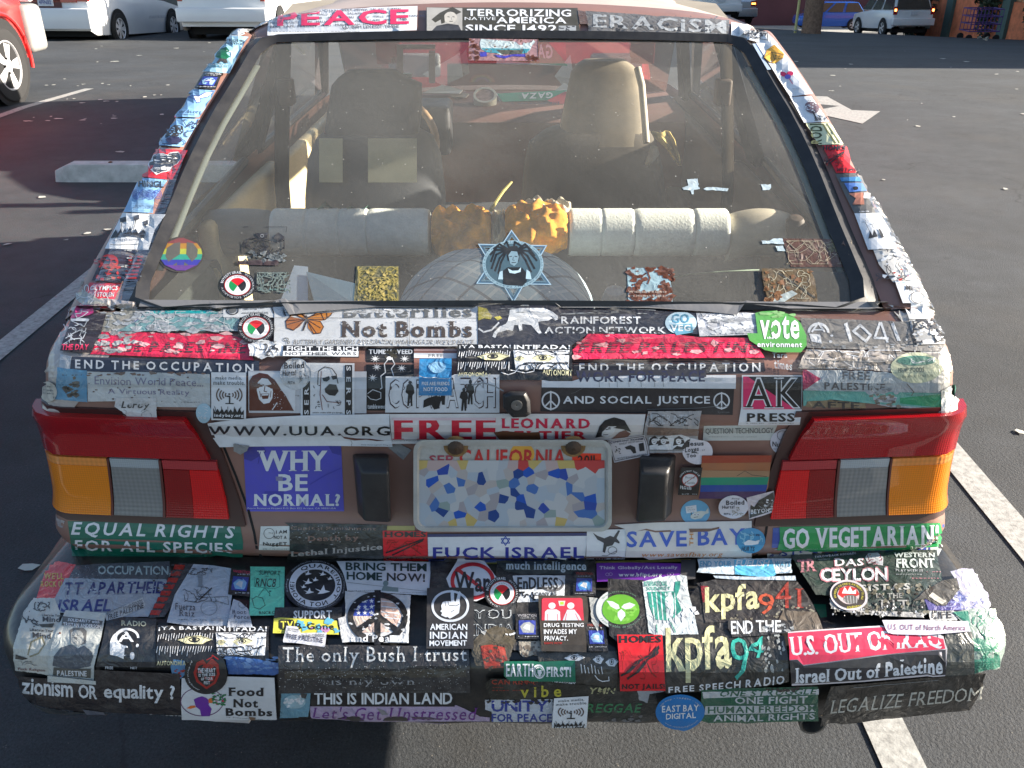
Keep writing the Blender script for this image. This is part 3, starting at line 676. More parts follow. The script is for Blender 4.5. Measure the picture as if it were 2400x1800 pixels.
M_HGL = glassmat('dusty_glass', .18, .85); M_SGL = glassmat('side_glass', .05, .1); M_WSH = glassmat('windshield_glass', .09, .2)
rows = []
for i in range(15):
    s = i / 14; wi, yi, zi = inner(s); wi -= .006
    rows.append([(XC + wi * k, yi, zi + .010 * (1 - k * k) - .004) for k in [j / 12 - 1 for j in range(25)]])
shell('hatch_glass', rows, M_HGL)
def glass_pt(k, s, up=0):
    wi, yi, zi = inner(s); return Vector((XC + (wi - .006) * k, yi - up * .43, zi + .010 * (1 - k * k) - .004 + up * .9))
seal = [glass_pt(k / 10, 0, .004) for k in range(-9, 10)] + [glass_pt(.985, .03, .004)] + [glass_pt(1, s / 12, .004) for s in range(1, 12)] + [glass_pt(.985, .985, .004)] + [glass_pt(k / 10, 1, .004) for k in range(9, -10, -1)] + [glass_pt(-.985, .985, .004)] + [glass_pt(-1, s / 12, .004) for s in range(11, 0, -1)] + [glass_pt(-.985, .03, .004)]
b = MB(); ce = Vector((XC, 1.7, 1.15)); rows = []
for p in seal:
    i_ = (ce - p); i_ = Vector((i_.x / .6, i_.y / .38 * .9, 0)); m_ = max(abs(i_.x), abs(i_.y))
    dx = .034 if abs(i_.x) >= .98 * m_ else 0; dy = .030 if abs(i_.y) > .93 * m_ else 0
    sx = 1 if i_.x > 0 else -1; sy = 1 if i_.y > 0 else -1
    if dy: dy = .028 if sy < 0 else .012
    q_ = p + Vector((sx * dx, sy * dy * .90, sy * dy * .43)); mid = lerp(p, q_, .4) + Vector((0, -.003, .007))
    rows.append([p + Vector((-sx * dx * .35, -sy * dy * .2, -.002)), mid, q_ + Vector((0, 0, -.001))])
b.grid(rows + [rows[0]]); b.build('window_seal', M_RUB, CAR)
# ---- tail lights
def lens(name, c, c2=None, trans=.35, grid=800, rough=.2):
    m = bpy.data.materials.new(name); nt, N, L, o = nodes(m); g = N.new('ShaderNodeNewGeometry')
    p = N.new('ShaderNodeBsdfPrincipled'); p.inputs['Roughness'].default_value = rough; p.inputs['Coat Weight'].default_value = 1
    sep = N.new('ShaderNodeSeparateXYZ'); L.new(g.outputs['Position'], sep.inputs[0]); acc = None
    for ch in (0, 2):
        a = N.new('ShaderNodeMath'); a.operation = 'MULTIPLY'; a.inputs[1].default_value = grid * 2; L.new(sep.outputs[ch], a.inputs[0])
        s_ = N.new('ShaderNodeMath'); s_.operation = 'SINE'; L.new(a.outputs[0], s_.inputs[0])
        if acc: q_ = N.new('ShaderNodeMath'); q_.operation = 'ADD'; L.new(acc, q_.inputs[0]); L.new(s_.outputs[0], q_.inputs[1]); acc = q_.outputs[0]
        else: acc = s_.outputs[0]
    r = N.new('ShaderNodeMapRange'); r.inputs['From Min'].default_value = -2; r.inputs['From Max'].default_value = 2; r.inputs['To Min'].default_value = .9; r.inputs['To Max'].default_value = 1.1
    L.new(acc, r.inputs['Value']); s = N.new('ShaderNodeVectorMath'); s.operation = 'SCALE'; s.inputs[0].default_value = c; L.new(r.outputs[0], s.inputs['Scale'])
    L.new(s.outputs[0], p.inputs['Base Color']); bp = N.new('ShaderNodeBump'); bp.inputs['Strength'].default_value = .2; bp.inputs['Distance'].default_value = .001
    L.new(acc, bp.inputs['Height']); L.new(bp.outputs[0], p.inputs['Normal'])
    t = N.new('ShaderNodeBsdfTranslucent'); L.new(s.outputs[0], t.inputs[0]); mx = N.new('ShaderNodeMixShader'); mx.inputs[0].default_value = trans
    L.new(p.outputs[0], mx.inputs[1]); L.new(t.outputs[0], mx.inputs[2]); L.new(mx.outputs[0], o.inputs[0]); return m
LR = lens('red_lens_deep', (.46, .004, .012)); LR2 = lens('red_lens_bright', (.85, .006, .010)); LRm = lens('red_lens_dark', (.33, .003, .006)); LR3 = lens('red_lens_frosted', (.55, .05, .06))
LA = lens('amber_lens', (1.0, .30, .008)); LAt = lens('amber_lens_top', (.95, .36, .08), grid=400); LC = lens('clear_lens', (.30, .31, .31), grid=420); LCt = lens('clear_lens_top', (.50, .56, .60), grid=900)
def surf(x, z, up=0):
    """point of the tail surface at lateral x (world) and height z"""
    x = x - XC; s = 1 if x >= 0 else -1; a = abs(x)
    for i in range(len(rowsdef) - 1):
        if rowsdef[i][1] >= z >= rowsdef[i + 1][1]: break
    t = (rowsdef[i][1] - z) / (rowsdef[i][1] - rowsdef[i + 1][1]); Y, Z, W, r, c = [lerp(p, q, t) for p, q in zip(rowsdef[i], rowsdef[i + 1])]
    flat = W - r; y0 = Y + c * (flat / W) ** 2
    if a <= flat: return Vector((XC + s * a, Y + c * (a / W) ** 2 - up, z))
    arc = r * pi / 2; d = a - flat                  # beyond the flat part 'a' counts along the surface
    if d < arc: q_ = d / r; return Vector((XC + s * (flat + (r + up) * sin(q_)), y0 + r - (r + up) * cos(q_), z))
    return Vector((XC + s * (W + up), y0 + r + d - arc, z))
def lens_patch(name, m, parent, x0t, x1t, x0b, x1b, z1, z0, up=.014, nx=14, nz=5, edge=.006):
    """panel between heights z0..z1, lateral edges vary from top (t) to bottom (b)"""
    rows = []
    for j in range(-1, nz + 2):
        zz = min(max(j, 0), nz) / nz; z = lerp(z1, z0, zz); r = []
        for i in range(-1, nx + 2):
            k = min(max(i, 0), nx) / nx; x = lerp(lerp(x0t, x0b, zz), lerp(x1t, x1b, zz), k)
            u = up if (0 <= i <= nx and 0 <= j <= nz) else 0
            kk = .0; r.append(surf(x, z, u))
        rows.append(r)
    return MB().grid(rows).build(name, m, parent)
for s in (-1, 1):
    TL = bpy.data.objects.new('tail_light', None); TL.location = Vector((XC + s * .6, 1.2, .756)) - CAR.location; TL.parent = CAR; col.objects.link(TL)
    X = lambda v: XC + s * v
    E = .757
    lens_patch('housing', mat('housing_maroon', (.045, .018, .016), .4, coat=.4), TL, X(.458), X(E + .012), X(.418), X(E + .012), .862, .650, up=.006)
    lens_patch('red_lens', LR, TL, X(.485), X(E), X(.462), X(E), .852, .771, up=.014)
    lens_patch('amber_lens', LA, TL, X(.632), X(E), X(.641), X(E), .752, .664, up=.013)
    lens_patch('amber_lens_band', LAt, TL, X(.632), X(E), X(.632), X(E), .767, .7525, up=.013, nz=2)
    lens_patch('reverse_lens', LC, TL, X(.547), X(.627), X(.554), X(.636), .751, .664, up=.012)
    lens_patch('reverse_lens_band', LCt, TL, X(.546), X(.627), X(.547), X(.627), .767, .7515, up=.012, nz=2)
    lens_patch('brake_lens', LRm, TL, X(.4985), X(.541), X(.5025), X(.548), .750, .664, up=.0125)
    lens_patch('reflector', LR2, TL, X(.452), X(.498), X(.444), X(.502), .750, .664, up=.0125)
    lens_patch('brake_lens_band', LR3, TL, X(.453), X(.541), X(.452), X(.541), .767, .751, up=.012, nz=2)
    for x0, x1, x2, x3 in ((.628, .631, .637, .640), (.542, .546, .549, .553)): lens_patch('divider', mat('divider_brown', (.10, .03, .025), .4), TL, X(x0), X(x1), X(x2), X(x3), .767, .664, up=.0135, nx=1)
    # side marker poking out at the top corner
    MB().lathe((XC + s * .735, 1.38, .845), (s, 0, 0), [(0, .03), (.016, .028), (.022, .016), (.023, .001)], 14).build('side_marker', LR2, TL)
# ---- bumper
def bplan(Y, Z, W, r, curv, yend): return plan(Y, Z, W, r, curv, yend)
bz = [(1.205, .570, .756, .06, .03, 1.45), (1.14, .567, .766, .08, .03, 1.45), (1.08, .560, .775, .09, .032, 1.45), (1.04, .551, .791, .09, .034, 1.45), (1.018, .543, .794, .085, .034, 1.45),
      (1.004, .528, .797, .08, .034, 1.45), (1.000, .510, .797, .075, .034, 1.45), (1.000, .47, .794, .07, .034, 1.45), (1.003, .43, .788, .07, .034, 1.44), (1.008, .405, .784, .07, .034, 1.43), (1.02, .390, .776, .07, .034, 1.43), (1.04, .382, .76, .07, .034, 1.42)]
brow = [bplan(*q) for q in bz]
rr_ = random.Random(4)
jit = []
for i, r in enumerate(brow):
    jit.append([(x, y + (noise.noise(Vector((x * 9, z * 14, 3))) * .004 if 0 < i else 0), z + (noise.noise(Vector((x * 7, y * 7, 8))) * .005 if 0 < i < 9 else noise.noise(Vector((x * 12, 5, 1))) * .008 if i >= 9 else 0)) for x, y, z in r])
shell('bumper', jit, M_BUMP)
MB().box(XC - .70, XC + .70, 1.10, 1.24, .42, .50).build('bumper_beam', M_DARK, CAR, smooth=False)
ex = at_depth(1898, 1672, 1.5)
MB().lathe((ex.x, ex.y - .02, ex.z - .004), (0, 1, 0), [(.03, .018), (.0, .019), (0, .0225), (.005, .0225), (.3, .022)], 20).build('exhaust_pipe', mat('exhaust_steel', (.18, .17, .16), .45, metal=.7), CAR)
# ---- black lift guards either side of the plate
def PP(px, py, y=1.176):
    d = ray(px, py); t = y / d.y; return CAM + d * t
for base, front in ((((826, 1063), (911, 1062), (917, 1225), (838, 1205)), ((846, 1106), (912, 1107), (915, 1224), (853, 1223))), (((1500, 1063), (1584, 1065), (1575, 1205), (1490, 1225)), ((1502, 1108), (1566, 1109), (1559, 1223), (1491, 1224)))):
    b = MB(); a_ = [PP(x, y, 1.209) for x, y in base]; m_ = [PP(lerp(x, x2, .3), lerp(y, y2, .25), 1.180) for (x, y), (x2, y2) in zip(base, front)]; f_ = [PP(x, y, 1.150) for x, y in front]
    b.grid([a_, m_, f_], 0, True); b.add(f_, [(0, 1, 2, 3)]); b.build('bumper_guard', M_RUB, CAR, bevel=.005)
# ---- licence plate (numbers are unreadable in the photograph: a mosaic of facets)
LP = bpy.data.objects.new('license_plate', None); LP.location = Vector((0, 1.18, .72)) - CAR.location; LP.parent = CAR; col.objects.link(LP)
def rrect(x0, y0, x1, y1, r, n=6):
    pts = []
    for cx, cy, a0 in ((x1 - r, y0 + r, -90), (x1 - r, y1 - r, 0), (x0 + r, y1 - r, 90), (x0 + r, y0 + r, 180)):
        for k in range(n + 1): a = radians(a0 + 90 * k / n); pts.append((cx + r * cos(a), cy + r * sin(a)))
    return pts
po = rrect(969, 1031, 1434, 1246, 26); pi_ = rrect(978, 1040, 1425, 1237, 20); b = MB()
n = len(po); V = [PP(*p, y=1.185) for p in po] + [PP(*p, y=1.170) for p in po] + [PP(*p, y=1.170) for p in pi_] + [PP(*p, y=1.176) for p in rrect(984, 1046, 1419, 1231, 16)]
for q_ in range(3): b.f += [(q_ * n + i, q_ * n + (i + 1) % n, (q_ + 1) * n + (i + 1) % n, (q_ + 1) * n + i) for i in range(n)]; b.m += [0] * n
b.f.append(tuple(range(3 * n, 4 * n))); b.m.append(1); b.v = [tuple(v) for v in V]
b.build('plate_blank', [mat('plate_rim', (.40, .41, .40), .4, bump=.2, bs=80, dirt=.4), mat('plate_face', (.42, .43, .42), .5, bump=.6, bs=180, dirt=.45, dcol=(.2, .19, .17))], LP)
for tx_, x0, x1, y0, y1, mi_ in (('CALIFORNIA', 1077, 1325, 1053, 1092, (.45, .03, .03)), ('SEP', 1006, 1062, 1067, 1088, (.3, .05, .08))):
    b = MB(); o_ = PP(x0, y1, 1.1752); plane_text(b, tx_, o_, PP(x1, y1, 1.1752) - o_, PP(x0, y0, 1.1752) - o_, 'b', 0); b.build('plate_lettering', mat('plate_red' + tx_[0], mi_, .5), LP, smooth=False)
b = MB(); b.add([PP(1224 + 29 * cos(a * .35), 1064 + 26 * sin(a * .35), 1.1756) for a in range(18)], [tuple(range(18))]); b.build('plate_sun', mat('plate_orange', (.62, .33, .05), .5), LP, smooth=False)
b = MB(); b.add([PP(*q, y=1.1757) for q in ((1341, 1062), (1409, 1063), (1409, 1090), (1341, 1090))], [(0, 1, 2, 3)], 0); o_ = PP(1354, 1089, 1.1752); plane_text(b, '2011', o_, PP(1394, 1089, 1.1752) - o_, PP(1354, 1067, 1.1752) - o_, 'b', 1)
b.build('year_sticker', [mat('year_red', (.75, .05, .02), .5), mat('ink_black', (.02, .015, .015), .5)], LP, smooth=False)
# the mosaic patch
from mathutils import geometry as mg
rp = random.Random(12)
cols = [(.36, .40, .45), (.42, .45, .48), (.30, .29, .32), (.38, .36, .36), (.33, .40, .48), (.01, .08, .42), (.02, .06, .33), (.05, .14, .40), (.46, .36, .13), (.45, .05, .05), (.42, .33, .33), (.01, .05, .22), (.22, .30, .30)]
pm = [mat('plate_tint', c, .5, var=.03) if False else mat('plate_tint_%d' % i, c, .5, var=.02) for i, c in enumerate(cols)]
seeds = []; GX, GY = 19, 8
for i in range(GX):
    for j in range(GY):
        seeds.append((982 + (i + .5 + rp.uniform(-.42, .42)) * 436 / GX, 1080 + (j + .5 + rp.uniform(-.42, .42)) * 156 / GY))
def colour(x, y):
    if y < 1098:
        if x > 1345: return 9
        if rp.random() < .5: return rp.choice([8, 9, 10, 8])
        return rp.choice([0, 1, 10])
    if x > 1010 and x < 1410 and 1100 < y < 1210 and rp.random() < .30: return rp.choice([5, 5, 6, 7, 11, 7])
    if y > 1212 and rp.random() < .12: return 8
    return rp.choice([0, 1, 1, 2, 3, 4, 4, 12 if rp.random() < .3 else 0])
facets = {}
for k, (sx, sy) in enumerate(seeds):
    poly = [(980, 1079), (1417, 1079), (1417, 1236), (980, 1236)]
    for l, (ox, oy) in enumerate(seeds):
        if l == k or abs(ox - sx) + abs(oy - sy) > 130: continue
        mx_, my_ = (sx + ox) / 2, (sy + oy) / 2; nx_, ny_ = ox - sx, oy - sy; out = []
        for i in range(len(poly)):
            p, q_ = poly[i], poly[(i + 1) % len(poly)]; dp = (p[0] - mx_) * nx_ + (p[1] - my_) * ny_; dq = (q_[0] - mx_) * nx_ + (q_[1] - my_) * ny_
            if dp <= 0: out.append(p)
            if dp * dq < 0: t = dp / (dp - dq); out.append((lerp(p[0], q_[0], t), lerp(p[1], q_[1], t)))
        poly = out
        if len(poly) < 3: break
    if len(poly) >= 3: facets.setdefault(colour(sx, sy), []).append(poly)
b = MB(); used = sorted(facets)
for mi, c in enumerate(used):
    for poly in facets[c]: b.add([PP(*p, y=1.1745) for p in poly], [tuple(range(len(poly)))], mi)
b.build('plate_mosaic', [pm[c] for c in used], LP, smooth=False)
for px in (1068, 1344):
    c = PP(px, 1050, 1.170); b = MB(); b.lathe(c, (0, -1, 0), [(-.002, .0125), (.0, .0125), (.004, .008), (.005, .001)], 14); b.build('plate_bolt', mat('rusty_bolt', (.05, .028, .015), .7, bump=.5, bs=200), LP)
    MB().disc(c + Vector((0, .0045, 0)), (0, -1, 0), .019, 18).build('rust_ring', mat('rust_stain', (.22, .13, .05), .8, var=.4, vs=80), LP, smooth=False)
# ---- lock
c = at_depth(1211, 945, 1.36); y = 1.188; MB
b = MB(); k0 = PP(1211, 947, 1.186)
pts = [(-33, -24), (-14, -31), (22, -30), (32, -10), (34, 22), (22, 30), (-10, 31), (-32, 8)]
r0_ = [PP(1211 + a, 947 + d, 1.189) for a, d in pts]; r1_ = [PP(1211 + a * .96, 949 + d * .96, 1.168) for a, d in pts]; r2_ = [PP(1211 + a * .75, 949 + d * .75, 1.163) for a, d in pts]
b.grid([r0_, r1_, r2_], 0, True); b.add(r2_, [tuple(range(8))]); b.build('hatch_lock', M_RUB, CAR, bevel=.001)
MB().lathe(PP(1211, 949, 1.1628), (0, -1, 0), [(0, .0085), (.002, .0085), (.0025, .0065), (.001, .001)], 18).build('key_cylinder', mat('lock_steel', (.25, .25, .25), .35, metal=.8), CAR)

# ================================================================== INTERIOR
M_CREAM = mat('cream_vinyl', (.66, .54, .32), .5, var=.1, vs=6, dirt=.15); M_BRN = mat('brown_trim', (.06, .035, .022), .65, dirt=.3, dcol=(.09, .07, .05))
M_CARP = mat('cargo_carpet', (.035, .03, .024), .95, var=.5, vs=60, bump=.4, bs=90, dirt=.5, dcol=(.09, .08, .06)); M_SEAT = mat('seat_dark', (.055, .058, .066), .85, var=.2, vs=20)
M_SEATB = mat('seat_brown', (.27, .22, .155), .8, var=.2, vs=14)
MB().grid([[(XC + x, y, z) for x in (-.66, -.3, 0, .3, .66)] for y, z in ((1.27, .76), (1.45, .70), (1.98, .66), (2.0, .42), (3.9, .32))]).build('cabin_floor', M_CARP, CAR)
b = MB(); b.box(XC - .62, XC + .62, 2.02, 2.10, .45, .92); b.build('rear_backrest', M_SEAT, CAR, bevel=.03)
b = MB(); b.box(XC - .6, XC + .6, 2.10, 2.50, .42, .55); b.build('rear_cushion', M_SEAT, CAR, bevel=.04)
for s in (-1, 1):
    m = M_CREAM if s < 0 else M_BRN
    b = MB(); b.box(XC + s * .70, XC + s * .665, 2.62, 3.78, .33, .905); b.build('door_trim', m, CAR, bevel=.012)
    b = MB(); b.box(XC + s * .665, XC + s * .60, 2.75, 3.5, .60, .66); b.build('armrest', m, CAR, bevel=.02)
    b = MB(); b.box(XC + s * .70, XC + s * .655, 1.95, 2.6, .40, .93); b.build('quarter_trim', m, CAR, bevel=.02)
    b = MB(); b.box(XC + s * .705, XC + s * .655, 1.50, 1.96, .62, .86); b.build('wheelhouse_trim', mat('grey_trim', (.16, .18, .16), .6), CAR, bevel=.05)
    for ya, yb, nm in ((1.62, 2.49, 'quarter_window'), (2.64, 3.64, 'side_window')):
        A = lambda y: Vector((XC + s * (.728 if y > 2 else .672), y, .95)); R = lambda y: Vector((XC + s * (.600 if y > 2.3 else .585), y, 1.29))
        tb = {1.62: 2.22, 2.49: 2.54, 2.64: 2.68, 3.64: 3.09}
        poly_mesh(nm, [A(ya), A(yb), R(tb[yb]), R(tb[ya])], M_SGL, CAR)
        o_ = MB().tube([A(ya), A(yb)], .013, 8).build('window_sill', M_RUB, CAR)
        if ya > 2: MB().tube([A(ya), R(tb[ya])], .014, 8).build('window_frame', M_RUB, CAR)
    # belt from the pillar
    sg = s; P = [Vector((XC + sg * .585, 2.50, 1.27)), Vector((XC + sg * .60, 2.47, 1.12)), Vector((XC + sg * .62, 2.44, .9)), Vector((XC + sg * .63, 2.42, .55))]
    b = MB(); b.grid([[p + Vector((-.018, -.0, 0)), p + Vector((.018, .02, 0))] for p in P]); b.build('seat_belt', mat('belt_web', (.016, .012, .008), .95, spec=.05), CAR, solid=.002)
    MB().box(XC + sg * .59 - .02, XC + sg * .59 + .02, 2.47, 2.52, 1.10, 1.17).build('belt_guide', M_BRN, CAR, bevel=.008)
    # inner edge strip of the hatch frame
    b = MB(); b.grid([[Vector((XC + s * (inner(t)[0] - .045), inner(t)[1] + .01, inner(t)[2] - .012)), Vector((XC + s * (inner(t)[0] - .028), inner(t)[1] + .01, inner(t)[2] - .010))] for t in [k / 8 for k in range(1, 8)]])
    b.build('hatch_inner_trim', mat('pale_trim', (.42, .46, .40), .5), CAR, solid=.004)
def sausage(name, x0, x1, m, y=2.03, z=.888, r=.056, seg=10, sag=0, rib=0):
    rows = []; n = 26
    for i in range(n + 1):
        t = i / n; e = min(1, min(t, 1 - t) * 9); rr = r * (.88 + .12 * (e ** .5 if e > 0 else 0)) 
        if i in (0, n): rr = .002
        rows.append([Vector((lerp(x0, x1, t), y + rr * 1.05 * cos(2 * pi * k / 18), z + rr * sin(2 * pi * k / 18) - sag * (2 * t - 1) ** 2)) for k in range(18)])
    return MB().grid(rows, 0, True).build(name, m, CAR)
M_PALE_F = mat('ribbed_pale_fabric', (.80, .81, .75), .9, var=.08, vs=30, bump=.5, bs=200, dirt=.2, dcol=(.25, .24, .2)); M_DGF = mat('grey_vinyl', (.24, .24, .22), .6, dirt=.3)
M_BEI = mat('beige_vinyl', (.50, .44, .34), .5, dirt=.3); M_FOAM = mat('torn_foam', (.85, .36, .04), .95, var=.6, vs=18, bump=1, bs=40, dirt=.5, dcol=(.14, .05, .02))
def bx(px): return at_depth(px, 540, 2.02).x
sausage('seat_bolster', bx(452), bx(628), M_DGF, sag=.006)
for a, c in ((620, 712), (704, 790), (782, 856), (848, 1006)): sausage('seat_bolster', bx(a), bx(c), M_PALE_F)
for a, c in ((1334, 1420), (1412, 1496), (1488, 1642), (1634, 1722)): sausage('seat_bolster', bx(a), bx(c), M_PALE_F)
sausage('seat_bolster', bx(1716), bx(1886), M_BEI, sag=.018)
def lumpy(name, x0, x1, m, seed, y=2.02, z=.888, r=.056, amp=.034):
    rows = []; n = 44
    for i in range(n + 1):
        t = i / n; e = min(1, min(t, 1 - t) * 6); R_ = r * (.55 + .45 * e ** .5) if 0 < i < n else .002; row = []
        for k in range(36):
            a = 2 * pi * k / 36; p = Vector((t * 4 + seed, cos(a) * 1.6, sin(a) * 1.6)); q_ = R_ * (1 + amp * 14 * noise.noise(p * 1.5) * (1 if 0 < i < n else 0))
            row.append(Vector((lerp(x0, x1, t), y + q_ * cos(a), z + q_ * sin(a))))
        rows.append(row)
    return MB().grid(rows, 0, True).build(name, m, CAR)
lumpy('exposed_foam', bx(1004), bx(1152), M_FOAM, 3); lumpy('exposed_foam', bx(1180), bx(1336), M_FOAM, 9, z=.90)
lumpy('torn_cover', bx(1150), bx(1186), M_BEI, 5, z=.885, r=.05)
lumpy('torn_cover', bx(1225), bx(1345), M_BEI, 7, z=.925, r=.032, y=2.05, amp=.06)
# child-seat style knob on the right bolster
kp = at_depth(1862, 530, 1.96); MB().lathe(kp, (0, -.3, 1), [(-.03, .012), (0, .02), (.012, .021), (.022, .014), (.024, .001)], 16).build('bolster_knob', M_BRN, CAR)
# front seats
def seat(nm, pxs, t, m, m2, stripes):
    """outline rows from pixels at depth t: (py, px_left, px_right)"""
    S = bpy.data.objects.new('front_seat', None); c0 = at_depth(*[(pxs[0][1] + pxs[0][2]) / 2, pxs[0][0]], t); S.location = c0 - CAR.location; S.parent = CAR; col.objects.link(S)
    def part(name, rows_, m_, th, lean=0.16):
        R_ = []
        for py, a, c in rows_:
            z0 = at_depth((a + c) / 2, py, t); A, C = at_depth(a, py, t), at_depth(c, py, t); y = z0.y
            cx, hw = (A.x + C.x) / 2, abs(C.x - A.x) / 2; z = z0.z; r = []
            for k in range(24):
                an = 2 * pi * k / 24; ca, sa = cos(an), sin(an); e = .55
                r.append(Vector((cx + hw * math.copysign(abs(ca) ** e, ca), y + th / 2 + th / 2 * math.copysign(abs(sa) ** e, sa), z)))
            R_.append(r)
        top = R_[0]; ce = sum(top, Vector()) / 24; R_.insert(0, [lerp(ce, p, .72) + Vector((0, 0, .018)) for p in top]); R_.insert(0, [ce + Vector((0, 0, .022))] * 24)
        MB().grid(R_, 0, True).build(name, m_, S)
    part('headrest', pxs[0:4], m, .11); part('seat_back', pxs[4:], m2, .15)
    for (x0, x1, y0, y1, mm) in stripes:
        A, B = at_depth(x0, y0, t), at_depth(x1, y0, t); C, D = at_depth(x1, y1, t), at_depth(x0, y1, t)
        poly_mesh('cover_stripe', [p + Vector((0, -.012, 0)) for p in (A, B, C, D)], mm, S)
seat('d', [(188, 785, 948), (205, 770, 985), (265, 760, 985), (318, 752, 978), (318, 752, 978), (335, 730, 1010), (380, 712, 1030), (470, 705, 1040), (640, 705, 1040)], 2.42, M_SEAT, mat('seat_blue_grey', (.095, .10, .11), .85),
     [(750, 805, 322, 425, mat('olive_stripe', (.42, .41, .30), .9)), (864, 978, 322, 425, mat('olive_stripe', (.42, .41, .30), .9))])
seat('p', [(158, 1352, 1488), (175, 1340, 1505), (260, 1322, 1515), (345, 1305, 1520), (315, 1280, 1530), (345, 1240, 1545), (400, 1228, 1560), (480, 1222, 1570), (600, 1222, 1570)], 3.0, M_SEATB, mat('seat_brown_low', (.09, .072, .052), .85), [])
A = at_depth(1492, 165, 2.97); MB().tube([at_depth(1494, 160, 2.96), at_depth(1504, 200, 2.95), at_depth(1510, 270, 2.95), at_depth(1515, 335, 2.95)], .012, 10).build('seat_piping', mat('beige_piping', (.5, .45, .36), .5), CAR)
# torn yellow cover hanging on the passenger seat
P = lambda *q_: at_depth(*q_, 2.9)
b = MB(); n = 8
L1_ = [(1524, 310), (1540, 330), (1560, 345), (1575, 365), (1590, 385)]; L2_ = [(1570, 308), (1580, 325), (1585, 345), (1592, 368), (1596, 386)]
b.grid([[lerp(P(*a), P(*c), k / 5) + Vector((0, .02 * sin(k * 1.9 + i), 0)) for k in range(6)] for i, (a, c) in enumerate(zip(L1_, L2_))])
b.build('torn_seat_cover', mat('yellow_foam', (.62, .46, .14), .8, var=.3, vs=30), CAR, solid=.003)
b = MB(); b.grid([[P(1525, 340), P(1542, 345)], [P(1522, 355), P(1545, 362)], [P(1514, 375), P(1534, 378)], [P(1512, 386), P(1520, 390)]]); b.build('torn_seat_cover', M_BEI, CAR, solid=.003)
# dashboard, wheel, windshield
b = MB(); b.grid([[(XC + x, y, z) for x in (-.66, -.4, 0, .4, .66)] for y, z in ((3.34, .60), (3.33, .78), (3.35, .895), (3.39, .925), (3.86, .93))]); b.build('dashboard', mat('maroon_dash', (.16, .075, .06), .7, dirt=.4, dcol=(.16, .12, .09)), CAR)
p0, p1 = at_depth(1000, 225, 3.2), at_depth(1058, 320, 3.2)
MB().box(-.62, p1.x, 3.22, 3.42, .80, .975).build('instrument_cowl', M_RUB, CAR, bevel=.02)
b = MB(); wc = Vector((-.445, 3.08, .87)); ax = Vector((0, -.8, .6)).normalized(); u = Vector((1, 0, 0)); v = u.cross(ax)
rows = [];
for i in range(37):
    a = 2 * pi * i / 36; ce = wc + (u * cos(a) + v * sin(a)) * .185; rd = (u * cos(a) + v * sin(a))
    rows.append([ce + rd * .013 * cos(2 * pi * k / 10) + ax * .013 * sin(2 * pi * k / 10) for k in range(10)])
SW = bpy.data.objects.new('steering_wheel', None); SW.location = wc - CAR.location; SW.parent = CAR; col.objects.link(SW)
MB().grid(rows, 0, True).build('rim', mat('tan_rim', (.30, .19, .10), .45), SW)
for a in (.3, 2.84, 4.71): MB().tube([wc, wc + (u * cos(a) + v * sin(a)) * .18], .012, 8).build('spoke', M_RUB, SW)
MB().lathe(wc, ax, [(0, .06), (.02, .05), (.03, .001)], 20).build('hub', M_RUB, SW)
MB().grid([[(XC + x * .97, 3.84, .925), (XC + x * .86, 3.18, 1.335)] for x in (-.68, -.3, 0, .3, .68)]).build('windshield', M_WSH, CAR)
rmz = at_depth(1000, 128, 3.1)
# headliner keeps the roof solid from within
MB().grid([[(XC + x, y, z - .03) for x in (-.55, 0, .55)] for y, z in ((2.12, 1.33), (2.5, 1.385), (3.1, 1.36))]).build('headliner', mat('headliner', (.25, .22, .18), .9), CAR)

# -------- loose things lying inside the car
M_PLAID = bpy.data.materials.new('plaid_cloth'); nt, N, L, o = nodes(M_PLAID)
tc = N.new('ShaderNodeTexCoord'); p = N.new('ShaderNodeBsdfPrincipled'); p.inputs['Roughness'].default_value = .9; L.new(p.outputs[0], o.inputs[0])
mp = N.new('ShaderNodeMapping'); mp.inputs['Rotation'].default_value = (0, 0, radians(40)); L.new(tc.outputs['Object'], mp.inputs[0])
sep = N.new('ShaderNodeSeparateXYZ'); L.new(mp.outputs[0], sep.inputs[0]); last = None
base = (.34, .46, .54)
cur = N.new('ShaderNodeRGB'); cur.outputs[0].default_value = (*base, 1); cur = cur.outputs[0]
for ch, per, wd, off, cc in ((0, .075, .10, 0, (.68, .72, .72)), (0, .075, .05, .17, (.6, .64, .66)), (1, .075, .10, 0, (.68, .72, .72)), (1, .075, .05, .17, (.6, .64, .66)), (0, .075, .08, .55, (.03, .045, .09)), (1, .075, .08, .55, (.03, .045, .09))):
    a = N.new('ShaderNodeMath'); a.operation = 'DIVIDE'; a.inputs[1].default_value = per; L.new(sep.outputs[ch], a.inputs[0])
    a2 = N.new('ShaderNodeMath'); a2.operation = 'ADD'; a2.inputs[1].default_value = off; L.new(a.outputs[0], a2.inputs[0])
    f = N.new('ShaderNodeMath'); f.operation = 'FRACT'; L.new(a2.outputs[0], f.inputs[0])
    l = N.new('ShaderNodeMath'); l.operation = 'LESS_THAN'; l.inputs[1].default_value = wd; L.new(f.outputs[0], l.inputs[0])
    s_ = N.new('ShaderNodeMath'); s_.operation = 'MULTIPLY'; s_.inputs[1].default_value = .75; L.new(l.outputs[0], s_.inputs[0])
    m_ = N.new('ShaderNodeMix'); m_.data_type = 'RGBA'; L.new(s_.outputs[0], m_.inputs[0]); L.new(cur, m_.inputs[6]); m_.inputs[7].default_value = (*cc, 1); cur = m_.outputs[2]
L.new(cur, p.inputs['Base Color'])
